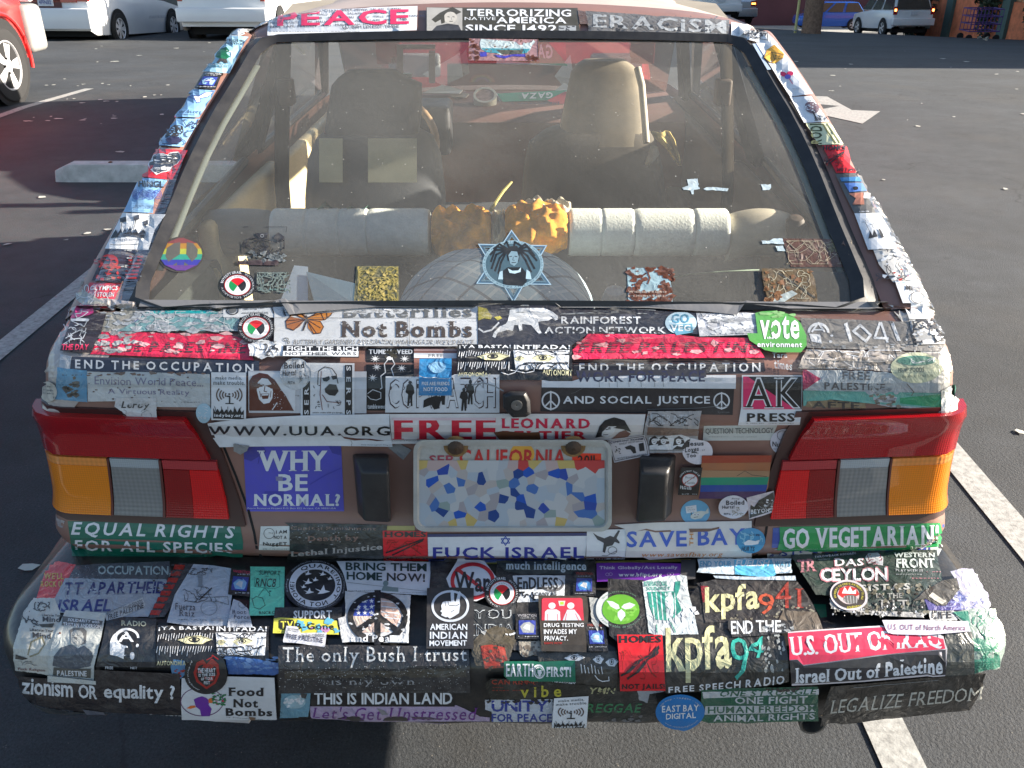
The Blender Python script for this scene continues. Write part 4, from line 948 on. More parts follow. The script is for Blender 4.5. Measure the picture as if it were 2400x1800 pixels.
def pillow(name, x0, x1, y0, y1, z0, h, m, label, pw=.45):
    rows = []
    for i in range(21):
        v_ = i / 20 * 2 - 1; row = []
        for j in range(31):
            u_ = j / 30 * 2 - 1; hh = max(0, (1 - abs(u_) ** 2.6)) ** pw * max(0, (1 - abs(v_) ** 2.6)) ** pw
            row.append((lerp(x0, x1, (u_ + 1) / 2), lerp(y0, y1, (v_ + 1) / 2), z0 + h * hh + .012 * hh * noise.noise(Vector((u_ * 3, v_ * 3, 1)))))
        rows.append(row)
    return tag(MB().grid(rows).build(name, m, None, solid=.004), label, name.replace('_', ' '))
pillow('cushion', -.25, .185, 1.44, 1.90, .74, .205, M_PLAID, 'blue grey plaid cushion lying under the centre of the hatch glass')
pillow('blanket', -.52, -.26, 1.50, 1.70, .72, .13, M_PLAID, 'smaller plaid blanket lying left of the cushion behind the hatch glass')
def sheet(name, pts, m, label, cat, th=.003): return tag(poly_mesh(name, pts, m, None, th), label, cat)
D = at_depth
M_FOLD = mat('blue_folder', (.18, .30, .42), .5, var=.1); M_PAPB = mat('pale_blue_paper', (.55, .66, .80), .7, var=.08)
sheet('folder', [D(718, 640, 1.72), D(836, 668, 1.72), D(830, 716, 1.62), D(738, 716, 1.62)], M_FOLD, 'dark blue grey folder standing behind the lower left hatch glass', 'folder')
sheet('paper_sheet', [D(690, 625, 1.75), D(722, 628, 1.75), D(722, 716, 1.64), D(655, 716, 1.64)], M_PAPB, 'pale blue paper leaning left of the folder in the boot', 'paper')
sheet('grey_board', [D(1860, 640, 1.70), D(2030, 640, 1.70), D(2040, 716, 1.6), D(1840, 716, 1.6)], mat('grey_card', (.16, .19, .21), .7), 'grey board lying behind the lower right corner of the hatch glass', 'board')
b = MB(); b.lathe(D(1440, 700, 1.66), (0, -.2, 1), [(-.06, .024), (.0, .024), (.018, .018), (.024, .001)], 18)
tag(b.build('bottle', mat('grey_bottle', (.22, .27, .32), .4), None), 'small grey bottle top showing right of the plaid cushion', 'bottle')
b = MB(); cp = [(1395, 1), ]
pts = [D(1500, 690, 1.7), D(1560, 655, 1.74), D(1620, 642, 1.78), D(1700, 637, 1.8), D(1780, 634, 1.8)]
b.grid([[p_, p_ + Vector((0, .02, -.014 + .01 * i * .2))] for i, p_ in enumerate(pts)])
tag(b.build('bag_edge', mat('green_bag', (.12, .18, .12), .6), None, solid=.002), 'dark green bag edge curving behind the lower right hatch glass', 'bag')
for k, (a, c, h) in enumerate(((735, 790, 472), (800, 845, 482), (845, 880, 480))):
    q0 = D(a, 500, 2.06); q1 = D(c, 497, 2.08); b = MB(); b.add([q0, D((a + c) / 2, h, 2.08), q1, D(c - 5, 492, 2.1), D((a + c) / 2, h + 12, 2.1)], [(0, 1, 4), (1, 2, 3), (1, 3, 4)])
    tag(b.build('leaf', mat('green_leaf', (.10, .22, .17), .6), None, False), ['largest green leaf behind the left bolster', 'middle green leaf behind the left bolster', 'small green leaf behind the left bolster nearest the torn foam'][k], 'leaf', 'leaves behind the left bolster')
MB_ = MB(); MB_.tube([D(1151, 492, 2.05), D(1165, 470, 2.1), D(1180, 448, 2.15), D(1199, 427, 2.2)], [.005, .004, .004, .003], 6)
tag(MB_.build('strap', mat('yellow_strap', (.32, .26, .06), .6), None), 'thin yellow strap rising from the torn foam', 'strap')
# on the dashboard
tp = D(1137, 232, 3.42); r = .045; b = MB(); axx = (0, -.5, .85); 
TR = empty('tape_roll', tp, 'roll of clear packing tape lying on the dashboard', 'tape roll')
b.lathe(tp, axx, [(-.035, r * .72), (-.035, r), (.02, r), (.02, r * .8), (-.035, r * .72)], 28); b.build('tape', mat('clear_tape_roll', (.55, .53, .45), .3, coat=.5), TR)
MB().disc(tp + Vector(axx) * .018, axx, r * .79, 24).build('core', mat('core_print', (.32, .22, .20), .6, var=.4, vs=60), TR, smooth=False)
g0, g1, g2, g3 = D(1163, 219, 3.55), D(1330, 214, 3.55), D(1320, 264, 3.4), D(1182, 266, 3.4)
def gq(u_, v_): return lerp(lerp(g0, g1, u_), lerp(g3, g2, u_), v_) + Vector((0, -.001, .002))
b = MB(); nn = Vector((0, -.002, .004))
b.add([g0, g1, g2, g3], [(0, 1, 2, 3)], 0); b.add([gq(0, .08) + nn, gq(1, .0) + nn, gq(1, .46) + nn, gq(.04, .5) + nn], [(0, 1, 2, 3)], 1)
b.add([gq(.72, .5) + nn * 1.5, gq(1, .05) + nn * 1.5, gq(1, .98) + nn * 1.5], [(0, 1, 2)], 2)
# the sign lies upside down to the camera
plane_text(b, 'GAZA', gq(.80, .14) + nn * 2, gq(.35, .14) - gq(.80, .14), gq(.80, .42) - gq(.80, .14), 'b', 0)
plane_text(b, 'the Blockade of', gq(.92, .60) + nn * 2, gq(.10, .62) - gq(.92, .60), gq(.92, .76) - gq(.92, .60), 'b', 3)
tag(b.build('protest_sign', [mat('sign_white', (.62, .63, .66), .5), mat('sign_green', (.02, .25, .14), .5), mat('sign_red', (.55, .06, .06), .5), mat('sign_ink', (.05, .05, .07), .5)], None, False), 'white green and red paper sign about Gaza lying upside down on the dashboard', 'sign')
sheet('paper_tag', [D(1180, 268, 3.3), D(1236, 268, 3.3), D(1235, 300, 3.3), D(1181, 300, 3.3)], mat('grey_tag', (.28, .28, .27), .6), 'small grey tag hanging below the dashboard edge', 'tag')
for k, (a, c, h, e, m) in enumerate(((990, 1085, 213, 200, (.42, .40, .36)), (1300, 1345, 208, 196, (.5, .5, .48)), (1045, 1100, 222, 216, (.3, .25, .2)))):
    sheet('loose_paper', [D(a, h + 6, 3.6), D((a + c) / 2, e, 3.62), D(c, h, 3.6), D(c - 8, h + 8, 3.5)], mat('loose_paper_%d' % k, c and m, .7), ['crumpled clear wrapper on the left of the dashboard', 'white folded paper behind the passenger headrest', 'small brown paper beside the tape roll on the dashboard'][k], 'paper')
# rainbow arch sticker on the windshield belongs to the pane
b = MB(); rc = D(1130, 192, 3.62)
for k, c in enumerate(((.5, .1, .05), (.6, .3, .03), (.6, .55, .06), (.05, .3, .1), (.05, .1, .4), (.2, .05, .3))):
    r0, r1 = .052 - k * .006, .047 - k * .006
    for i in range(16):
        a, a2 = pi * i / 16, pi * (i + 1) / 16
        b.add([rc + Vector((r0 * cos(a), 0, r0 * .62 * sin(a))), rc + Vector((r0 * cos(a2), 0, r0 * .62 * sin(a2))), rc + Vector((r1 * cos(a2), 0, r1 * .62 * sin(a2))), rc + Vector((r1 * cos(a), 0, r1 * .62 * sin(a)))], [(0, 1, 2, 3)], k)
rb = b.build('rainbow_sticker', [mat('rainbow_%d' % k, c, .5) for k, c in enumerate(((.5, .1, .05), (.6, .3, .03), (.6, .55, .06), (.05, .3, .1), (.05, .1, .4), (.2, .05, .3)))], CAR, False)
for (x0, y0, x1, y1, c, nm) in ((1005, 118, 1020, 195, (.45, .42, .42), 'windshield_paper'), (930, 108, 945, 185, (.45, .42, .42), 'windshield_paper'), (930, 104, 1020, 116, (.45, .42, .42), 'windshield_paper'), (845, 170, 890, 180, (.75, .6, .06), 'windshield_decal'), (905, 172, 965, 190, (.30, .42, .38), 'windshield_decal')):
    t_ = 3.66; tt = lambda py: t_ - (215 - py) * .0036
    poly_mesh(nm, [D(x0, y0, tt(y0)), D(x1, y0, tt(y0)), D(x1, y1, tt(y1)), D(x0, y1, tt(y1))], mat(nm + str(x0), c, .6), CAR)
# ================================================================== STICKERS
BV = BVHTree.FromPolygons([Vector(v) for v in TRI.v], TRI.f)
VIEW = {'a': (50, 640, 3.687), 'b': (600, 640, 3.687), 'c': (1150, 640, 3.687), 'd': (1700, 640, 3.687), 'e': (50, 950, 3.687), 'f': (600, 950, 3.687), 'g': (1150, 950, 3.687), 'h': (1700, 950, 3.687),
        'i': (20, 1300, 4.096), 'j': (500, 1300, 4.096), 'k': (980, 1300, 4.096), 'l': (1400, 1300, 4.096), 'm': (1840, 1300, 4.096), 'n': (0, 0, 2.765), 'o': (800, 0, 2.765), 'p': (1600, 0, 2.765),
        'q': (300, 380, 3.687), 'r': (900, 400, 3.687), 's': (1480, 400, 3.687), 't': (100, 500, 5.53), 'u': (2000, 400, 4.366), 'P': (0, 0, 1.0)}
C = dict(K=(.014, .014, .016), k=(.035, .033, .035), W=(.68, .71, .76), w=(.50, .53, .58), R=(.62, .012, .02), P=(.72, .03, .12), G=(.01, .13, .06), g=(.01, .24, .07), B=(.03, .05, .30), b=(.05, .22, .50),
         Y=(.62, .58, .10), O=(.62, .20, .03), T=(.16, .62, .45), N=(.02, .022, .06), S=(.30, .32, .34), s=(.16, .17, .18), C=(.62, .60, .38), V=(.12, .11, .50), L=(.46, .37, .56), M=(.22, .015, .01), E=(.10, .06, .045), t=(.04, .32, .28), c=(.30, .52, .68), I=(.20, .38, .62), F=(.20, .10, .075), X=(.56, .57, .56), Z=(.05, .045, .03), n=(.03, .05, .28), u=(.42, .46, .52), y=(.40, .36, .07), r=(.35, .02, .015), e=(.22, .20, .12))
GS = 13.0
def split(polys, ax, step):
    out = []
    for p in polys:
        lo, hi = min(q[ax] for q in p), max(q[ax] for q in p)
        k = math.floor(lo / step) + 1
        while k * step < hi - 1e-6:
            c = k * step; A = []; Bq = []
            for i in range(len(p)):
                u, v = p[i], p[(i + 1) % len(p)]
                if u[ax] <= c: A.append(u)
                if u[ax] >= c: Bq.append(u)
                if (u[ax] - c) * (v[ax] - c) < 0:
                    t = (c - u[ax]) / (v[ax] - u[ax]); w_ = (u[0] + (v[0] - u[0]) * t, u[1] + (v[1] - u[1]) * t); A.append(w_); Bq.append(w_)
            if len(A) > 2: out.append(A)
            p = Bq; k += 1
            if len(p) < 3: break
        if len(p) > 2: out.append(p)
    return out
def tess(pts):
    return [tuple(pts[i] for i in t) for t in tessellate_polygon([[Vector((x, y, 0)) for x, y in pts]])]
HC = {}
def cast(x, y):
    d = ray(x, y).normalized(); loc, nrm, i, dist = BV.ray_cast(CAM, d)
    if loc is None or dist > 3.2:
        best = None
        for k in range(24):
            l, n, i, q = BV.find_nearest(CAM + d * (1.2 + k * .055))
            if best is None or q < best[0]: best = (q, l, n)
        loc, nrm = best[1], best[2]
    if nrm.dot(d) > 0: nrm = -nrm
    return loc, nrm
def node(i, j):
    k = (i, j)
    if k not in HC: HC[k] = cast(i * GS, j * GS)
    return HC[k]
def hit(x, y, direct=False):
    if direct: return cast(x, y)
    i, j = math.floor(x / GS + 1e-9), math.floor(y / GS + 1e-9); u, v = x / GS - i, y / GS - j
    q = [node(i, j), node(i + 1, j), node(i, j + 1), node(i + 1, j + 1)]; p = [c[0] for c in q]
    if max((a - p[0]).length for a in p) < .034:
        return lerp(lerp(p[0], p[1], u), lerp(p[2], p[3], u), v), lerp(lerp(q[0][1], q[1][1], u), lerp(q[2][1], q[3][1], u), v).normalized()
    return cast(x, y)
LAY = {}
def layer_for(P_):
    cells = []; x0, x1 = min(p[0] for p in P_), max(p[0] for p in P_); y0, y1 = min(p[1] for p in P_), max(p[1] for p in P_)
    for j in range(int(y0 / 6), int(y1 / 6) + 1):
        y = j * 6 + 3; xs = []
        for (ax, ay), (bx_, by) in zip(P_, P_[1:] + P_[:1]):
            if (ay - y) * (by - y) < 0: xs.append(ax + (bx_ - ax) * (y - ay) / (by - ay))
        xs.sort()
        for u, v in zip(xs[::2], xs[1::2]): cells += [(i, j) for i in range(int(u / 6), int(v / 6) + 1)]
    z = max([LAY.get(c, -1) for c in cells] or [-1]) + 1
    for c in cells: LAY[c] = z
    return z
def ellp(cx, cy, rx, ry, n=28, rot=0, a0=0, a1=2 * pi):
    return [(cx + rx * cos(a0 + (a1 - a0) * k / n) * cos(rot) - ry * sin(a0 + (a1 - a0) * k / n) * sin(rot), cy + rx * cos(a0 + (a1 - a0) * k / n) * sin(rot) + ry * sin(a0 + (a1 - a0) * k / n) * cos(rot)) for k in range(n)]
def torn(pts, amp, seed, step=11):
    r = random.Random(seed); out = []
    cx = sum(p[0] for p in pts) / len(pts); cy = sum(p[1] for p in pts) / len(pts)
    for i in range(len(pts)):
        (x0, y0), (x1, y1) = pts[i], pts[(i + 1) % len(pts)]; L = math.hypot(x1 - x0, y1 - y0); n = max(1, int(L / step)); off = 0
        for k in range(n):
            t = k / n; off = .6 * off + r.uniform(-.4, 1) * amp; x, y = lerp(x0, x1, t), lerp(y0, y1, t); d = math.hypot(cx - x, cy - y) + 1e-6
            out.append((x + (cx - x) / d * max(0, off), y + (cy - y) / d * max(0, off)))
    return out
ARTS = {}
class Stk:
    """one sticker: outline and print given in the units of a crop of the photograph, laid onto the body"""
    def __init__(s, view, pts, bg, label, var='flat', tear=0, name='sticker', bgdraw=True, lift=0, ext=None):
        s.ox, s.oy, s.k = VIEW[view]; s.var = var; s.el = []; s.label = label; s.name = name; s.lift = lift
        if len(pts) == 4 and not isinstance(pts[0], tuple): x0, y0, x1, y1 = pts; pts = [(x0, y0), (x1, y0), (x1, y1), (x0, y1)]
        s.pts = pts; s.seed = int(abs(pts[0][0] * 7 + pts[0][1] * 3 + len(label))) ; s.tear = tear
        if bgdraw: s.poly(torn(pts, tear, s.seed) if tear else pts, bg)
    def _c(s, c): return C[c] if isinstance(c, str) else c
    def poly(s, pts, c): s.el.append((tess(pts), s._c(c))); return s
    def rect(s, x0, y0, x1, y1, c): return s.poly([(x0, y0), (x1, y0), (x1, y1), (x0, y1)], c)
    def ell(s, cx, cy, rx, ry, c, n=28, rot=0): return s.poly(ellp(cx, cy, rx, ry, n, rot), c)
    def ring(s, cx, cy, rx, ry, wd, c, n=32, a0=0, a1=2 * pi):
        T = []
        for k in range(n):
            a, b_ = a0 + (a1 - a0) * k / n, a0 + (a1 - a0) * (k + 1) / n
            T.append([(cx + rx * cos(a), cy + ry * sin(a)), (cx + rx * cos(b_), cy + ry * sin(b_)), (cx + (rx - wd) * cos(b_), cy + (ry - wd) * sin(b_)), (cx + (rx - wd) * cos(a), cy + (ry - wd) * sin(a))])
        s.el.append((T, s._c(c))); return s
    def line(s, pts, wd, c):
        T = []
        for (x0, y0), (x1, y1) in zip(pts, pts[1:]):
            L = math.hypot(x1 - x0, y1 - y0) + 1e-6; nx, ny = -(y1 - y0) / L * wd / 2, (x1 - x0) / L * wd / 2
            ex_, ey_ = (x1 - x0) / L * wd * .3, (y1 - y0) / L * wd * .3
            T.append([(x0 - ex_ + nx, y0 - ey_ + ny), (x1 + ex_ + nx, y1 + ey_ + ny), (x1 + ex_ - nx, y1 + ey_ - ny), (x0 - ex_ - nx, y0 - ey_ - ny)])
        s.el.append((T, s._c(c))); return s
    def t(s, txt, x0, y0, x1, y1, c, st='b', dy=0, gap=.09, vert=False):
        T = []
        for tr_ in text_tris(txt, st, gap):
            if vert: T.append(tuple((lerp(x0, x1, 1 - q[1]) if vert == 1 else lerp(x0, x1, q[1]), lerp(y1, y0, q[0]) if vert == 1 else lerp(y0, y1, q[0])) for q in tr_))
            else: T.append(tuple((lerp(x0, x1, q[0]), lerp(y1, y0, q[1]) + dy * q[0]) for q in tr_))
        s.el.append((T, s._c(c)));
        if 's' in st and 'b' in st and not vert:       # thick verticals of a serif face
            wv = (x1 - x0) / max(4, len(txt)) * .05; s.el.append(([tuple((q[0] + wv, q[1]) for q in t) for t in T], s._c(c)))
        return s
    def arc(s, txt, cx, cy, rx, ry, a0, a1, h, c, st='b', flip=False):
        base = text_tris(txt, st, .14); T = []
        for tr_ in base:
            q_ = []
            for (u, v) in tr_:
                a = radians(lerp(a0, a1, u)); rr = (v if not flip else 1 - v) * h
                q_.append((cx + (rx + rr) * cos(a), cy + (ry + rr) * sin(a)))
            T.append(tuple(q_))
        s.el.append((T, s._c(c))); return s
    def scr(s, x0, y0, x1, y1, rows, c, wd=None, dy=0, fill=.7):
        r = random.Random(int(x0 + y0)); T = []; h = (y1 - y0) / rows
        for j in range(rows):
            x = x0
            while x < x1:
                L = r.uniform(.5, 1.6) * h; y = y0 + h * j + dy * (x - x0) / (x1 - x0)
                if r.random() < .86:
                    a, b_ = y + h * (.5 - fill / 2) + r.uniform(0, .15) * h, y + h * (.5 + fill / 2) - r.uniform(0, .2) * h
                    for q in range(max(1, int(L / h * 2))):
                        xx = x + q * h * .42; T.append([(xx, a), (xx + h * .16, a), (xx + h * .16 + r.uniform(-.1, .1) * h, b_), (xx, b_)])
                    T.append([(x, (a + b_) / 2 - h * .07), (min(x1, x + L), (a + b_) / 2 - h * .07), (min(x1, x + L), (a + b_) / 2 + h * .07), (x, (a + b_) / 2 + h * .07)])
                x += L + h * .35
        s.el.append((T, s._c(c))); return s
    def spk(s, x0, y0, x1, y1, n, c, r0=3, r1=9, seed=1, asp=1.5):
        r = random.Random(seed + int(x0)); T = []
        for _ in range(n):
            cx, cy, rr = r.uniform(x0, x1), r.uniform(y0, y1), r.uniform(r0, r1); a = r.random() * 6; m_ = r.randint(4, 6)
            T.append([(cx + rr * asp * cos(a + 2 * pi * k / m_) * r.uniform(.4, 1.2), cy + rr * sin(a + 2 * pi * k / m_) * r.uniform(.4, 1.2)) for k in range(m_)])
        T = [t_ for P_ in T for t_ in tess(P_)]; s.el.append((T, s._c(c))); return s
    def doodle(s, x0, y0, x1, y1, n, c, wd=4, seed=1, k=4):
        r = random.Random(seed + int(x0 + y0))
        for _ in range(n):
            x, y = r.uniform(x0, x1), r.uniform(y0, y1); P_ = [(x, y)]; a = r.random() * 6
            for _ in range(k):
                a += r.uniform(-1.1, 1.1); st = (x1 - x0) * .09; x = min(x1, max(x0, x + cos(a) * st)); y = min(y1, max(y0, y + sin(a) * st)); P_.append((x, y))
            s.line(P_, wd, c)
        return s
    def crease(s, x0, y0, x1, y1, c, wd=2.5, n=1, seed=0):
        r = random.Random(seed + int(x0)); P_ = [(lerp(x0, x1, k / 6) + r.uniform(-6, 6), lerp(y0, y1, k / 6) + r.uniform(-5, 5)) for k in range(7)]; return s.line(P_, wd, c)
    def peace(s, cx, cy, rx, ry, wd, c):
        s.ring(cx, cy, rx, ry, wd, c); s.line([(cx, cy - ry), (cx, cy + ry)], wd * .9, c); s.line([(cx - rx * .68, cy + ry * .68), (cx, cy), (cx + rx * .68, cy + ry * .68)], wd * .9, c); return s
    def star(s, cx, cy, r, c, ry=None, n=5, q=.42, rot=-pi / 2):
        ry = ry or r; return s.poly([(cx + (r if k % 2 == 0 else r * q) * cos(rot + pi * k / n), cy + (ry if k % 2 == 0 else ry * q) * sin(rot + pi * k / n)) for k in range(2 * n)], c)
    def done(s, mat_over=None):
        def px(p): return (s.ox + p[0] / s.k, s.oy + p[1] / s.k)
        lay = layer_for([px(p) for p in s.pts]); V = []; Fc = []; MI = []; mats = []; cache = {}; dr = 'pillar' in s.label or 'roof corner' in s.label
        for ei, (T, c) in enumerate(s.el):
            P_ = split(split([[px(q) for q in t] for t in T], 1, GS), 0, GS)
            m = mat_over if (mat_over and ei == 0) else ink(c, s.var)
            if m not in mats: mats.append(m)
            mi = mats.index(m); off = .0006 + lay * .0008 + s.lift + (.004 if dr or 2 < s.k < 3 else 0) + ((.001 if dr else .00042) + ei * (.00004 if dr else .000012) if ei else 0)
            for p in P_:
                f = []
                for (x, y) in p:
                    key = (round(x, 2), round(y, 2), ei)
                    if key not in cache:
                        l, n_ = hit(x, y, dr); cache[key] = len(V); V.append(l + n_ * off)
                    if cache[key] not in f: f.append(cache[key])
                if len(f) > 2: Fc.append(tuple(f)); MI.append(mi)
        me = bpy.data.meshes.new(s.name); me.from_pydata([tuple(v) for v in V], [], Fc)
        for m in mats: me.materials.append(m)
        me.polygons.foreach_set('material_index', MI); me.update()
        # face the camera side consistently
        flip = [p for p in me.polygons if p.normal.dot(p.center - CAM) > 0]
        if flip:
            bm = bmesh.new(); bm.from_mesh(me); bmesh.ops.reverse_faces(bm, faces=[f_ for f_ in bm.faces if f_.normal.dot(f_.calc_center_median() - CAM) > 0]); bm.to_mesh(me); bm.free()
        o = link(s.name, me, CAR); o['label'] = s.label; return o
S = Stk
# ---------- small repeated designs
def pal(v, cx, cy, rx, ry, lab, rot=0):
    s = S(v, ellp(cx, cy, rx, ry, 36), 'K', lab)
    s.ring(cx, cy, rx * .74, ry * .74, rx * .05, 'r'); s.ell(cx, cy, rx * .69, ry * .69, 'W')
    ix, iy = rx * .47, ry * .50
    def sect(a0, a1, c): s.poly([(cx, cy + iy * .1)] + [(cx + ix * cos(radians(lerp(a0, a1, k / 8))), cy + iy * sin(radians(lerp(a0, a1, k / 8)))) for k in range(9)], c)
    sect(-142, -38, 'R'); sect(-38, 62, 'K'); sect(118, 218, 'g'); s.poly([(cx, cy + iy * .1), (cx + ix * .42, cy + iy * .9), (cx - ix * .42, cy + iy * .9)], 'W')
    s.arc('BOYCOTT ISRAEL', cx, cy, rx * .80, ry * .80, 190, 285, rx * .14, 'W', flip=False); s.arc('INTERNATIONAL SOLIDARITY', cx, cy, rx * .80, ry * .80, 300, 530, rx * .11, 'w', '')
    s.arc('free palestine', cx, cy, rx * .55, ry * .55, 200, 340, rx * .09, 's', ''); return s.done()
def indy(v, pts, lab):
    (x0, y0), (x1, y1), (x2, y2), (x3, y3) = pts; s = S(v, pts, 'W', lab)
    def q(u, w_): return (lerp(lerp(x0, x1, u), lerp(x3, x2, u), w_), lerp(lerp(y0, y1, u), lerp(y3, y2, u), w_))
    ax, ay = q(.12, .06); bx_, by = q(.90, .13); dy = (y1 - y0) * .8; H = (y3 - y0)
    s.t('make media,', *q(.12, .055), q(.88, 0)[0], q(.12, .055)[1] + H * .085, 'K', 's', dy); s.t('make trouble.', *q(.06, .155), q(.96, 0)[0], q(.06, .155)[1] + H * .085, 'K', 's', dy)
    cx, cy = q(.52, .46)
    for r_ in (.13, .21, .29, .38):
        rw = (x1 - x0) * r_
        for a in (0, 180): s.ring(cx, cy - H * .02, rw, H * r_ * .62, (x1 - x0) * .035, 'E', 8, radians(a - 38), radians(a + 38))
    s.line([q(.46, .47), q(.53, .47), q(.53, .62)], (x1 - x0) * .04, 'K'); s.line([q(.42, .63), q(.64, .63)], (x1 - x0) * .03, 'K'); s.ell(*q(.52, .42), (x1 - x0) * .03, H * .02, 'K', 10)
    r_ = random.Random(3); top = [q(.06, .84)] + [q(.06 + .88 * k / 14, .75 + (.08 if k % 2 else r_.uniform(-.03, .03))) for k in range(15)] + [q(.94, .84)]
    s.poly(top + [q(.94, .97), q(.06, .97)], 'K'); 
    for k in range(5): s.line([q(.14 + .17 * k, .80), q(.10 + .19 * k, .70)], (x1 - x0) * .016, 'K')
    s.t('indybay.org', q(.09, .87)[0], q(.09, .865)[1], q(.92, 0)[0], q(.09, .955)[1], 'W', 'bs', dy); return s.done()
def viv(v, pts, lab, tc='P', im='b', var='crum'):
    s = S(v, pts, 'K', lab, var); (x0, y0), (x1, y1), (x2, y2), (x3, y3) = pts
    def q(u, w_): return (lerp(lerp(x0, x1, u), lerp(x3, x2, u), w_), lerp(lerp(y0, y1, u), lerp(y3, y2, u), w_))
    H = y3 - y0; s.t('VIVISECTION', *q(.10, .06), q(.92, 0)[0], q(.1, .06)[1] + H * .10, tc, '', y1 - y0); s.scr(*q(.2, .18), *q(.8, .24), 1, 'w')
    s.poly([q(.14, .30), q(.86, .30), q(.84, .82), q(.12, .82)], 'B'); s.poly([q(.18, .55), q(.35, .40), q(.6, .36), q(.8, .5), q(.75, .76), q(.3, .76)], im); s.poly([q(.3, .6), q(.45, .45), q(.62, .48), q(.6, .7)], 'w')
    s.scr(*q(.08, .88), *q(.9, .93), 1, 'w'); return s.done()
def homes(v, x0, y0, x1, y1, lab, sk=0, var='flat', words=('HOMES', 'NOT JAILS!')):
    s = S(v, [(x0, y0), (x1, y0 + 4), (x1 + sk, y1), (x0 + sk, y1)], 'R', lab, var); W_, H = x1 - x0, y1 - y0
    s.t(words[0], x0 + W_ * .03, y0 + H * .03, x1 - W_ * .03, y0 + H * .20, 'K', 'bs'); s.t(words[1], x0 + sk + W_ * .03, y1 - H * .16, x1 + sk - W_ * .02, y1 - H * .02, 'K', 'bs')
    for k in range(2): s.line([(x0 + W_ * (.08 + .14 * k), y0 + H * (.68 + .07 * k)), (x0 + W_ * (.92 - .02 * k), y0 + H * (.26 + .05 * k))], H * .045, 'K')
    s.line([(x0 + W_ * .5, y0 + H * .36), (x0 + W_ * .86, y0 + H * .72)], H * .03, 'M'); s.doodle(x0 + W_ * .1, y0 + H * .3, x1 - W_ * .1, y0 + H * .76, 12, 'M', 4); return s.done()
def eyes(s, cx, cy, w_, h, c='C', k='K'):
    s.poly([(cx - w_, cy + h * .1), (cx - w_ * .45, cy - h * .8), (cx + w_ * .3, cy - h), (cx + w_, cy - h * .1), (cx + w_ * .4, cy + h * .9), (cx - w_ * .5, cy + h * .8)], c)
    s.ring(cx - w_ * .05, cy, w_ * .34, h * .62, w_ * .08, k, 16); s.ell(cx - w_ * .05, cy, w_ * .14, h * .34, k, 12); s.line([(cx - w_ * .8, cy - h * .2), (cx - w_ * .3, cy - h * .75), (cx + w_ * .4, cy - h * .7), (cx + w_ * .85, cy - h * .1)], h * .16, k)
def yabasta(v, x0, y0, x1, y1, xs, lab, var='crum'):
    s = S(v, [(x0, y0), (x1, y0 + 6), (x1, y1), (x0, y1)], 'K', lab, var, tear=3); H = y1 - y0; W_ = x1 - x0
    s.t('¡YA BASTA!', x0 + 20, y0 + H * .03, xs - 12, y0 + H * .15, 'W'); s.t('INTIFADA!', xs + 14, y0 + H * .03, x1 - 20, y0 + H * .16, 'W')
    r = random.Random(int(x0))
    for k in range(22):
        x = lerp(x0 + 25, xs - 20, k / 21); a = r.uniform(.2, .26); b_ = a + r.uniform(.1, .2)
        s.line([(x, y0 + H * a), (x - r.uniform(5, 14), y0 + H * b_)], 6, 'W'); s.line([(x - 8, y0 + H * .52), (x - r.uniform(8, 24), y0 + H * r.uniform(.6, .76))], 6, 'W')
    eyes(s, lerp(x0, xs, .66), y0 + H * .38, (xs - x0) * .30, H * .11)
    s.poly([(xs + 8, y0 + H * .2), (x1 - 25, y0 + H * .2), (x1 - 35, y0 + H * .74), (xs + 30, y0 + H * .76)], 'W')
    eyes(s, lerp(xs, x1, .52), y0 + H * .42, (x1 - xs) * .2, H * .1); eyes(s, lerp(xs, x1, .12), y0 + H * .44, (x1 - xs) * .09, H * .07)
    s.doodle(xs + 20, y0 + H * .22, x1 - 30, y0 + H * .34, 12, 'K', 6, 3); s.doodle(xs + 25, y0 + H * .54, x1 - 40, y0 + H * .74, 18, 'K', 8, 4)
    s.t('AUTONOMÍA :', x0 + 10, y1 - H * .20, lerp(x0, x1, .29), y1 - H * .07, 'C', 'b'); return s

# ============ roof header
s = S('o', [(-462, 78), (495, 52), (490, 208), (-475, 242)], 'W', 'white sticker with large red lettering PEACE over small words in many languages')
wl = ['AMANI', 'PACE', 'POKOJ', 'PAX', 'VREDE', 'MIR', 'HOA BINH', 'SHANTI', 'SIOCHAIN', 'RAUHA', 'FRED', 'MALU', 'KAPAYAPAAN', 'SALAM', 'MEL', 'LAPE', 'DAMAI', 'ARIS', 'UKUTULA', 'BEKE', 'MUP', 'HEIWA', 'FRIEDEN']
r = random.Random(2)
for j in range(5):
    x = -455
    while x < 400:
        wd_ = r.choice(wl); L = len(wd_) * 17; y = 84 + j * 24 - (x + 460) * .026; s.t(wd_, x, y, x + L, y + 14, 'N', ''); x += L + r.uniform(14, 34)
s.t('INIM LEKEIZE TIMINE', 70, 182, 380, 200, 'N', '', -6); s.peace(30, 188, 22, 16, 3, 'N'); s.t('PEACE', -410, 88, 440, 184, 'P', 'b', -14); s.scr(-460, 212, 120, 226, 1, 's'); s.done()
s = S('o', [(552, 60), (1530, 64), (1548, 238), (552, 232)], 'Z', 'dark sticker with a portrait and white words TERRORIZING NATIVE AMERICA SINCE 1492')
s.poly([(555, 62), (785, 66), (785, 226), (555, 226)], (.36, .35, .33)); s.poly([(585, 140), (640, 96), (720, 58), (780, 92), (745, 108), (660, 132), (610, 160)], 'Z'); s.ell(708, 128, 42, 38, (.46, .44, .40)); s.poly([(575, 226), (620, 180), (690, 166), (760, 175), (785, 226)], 'k')
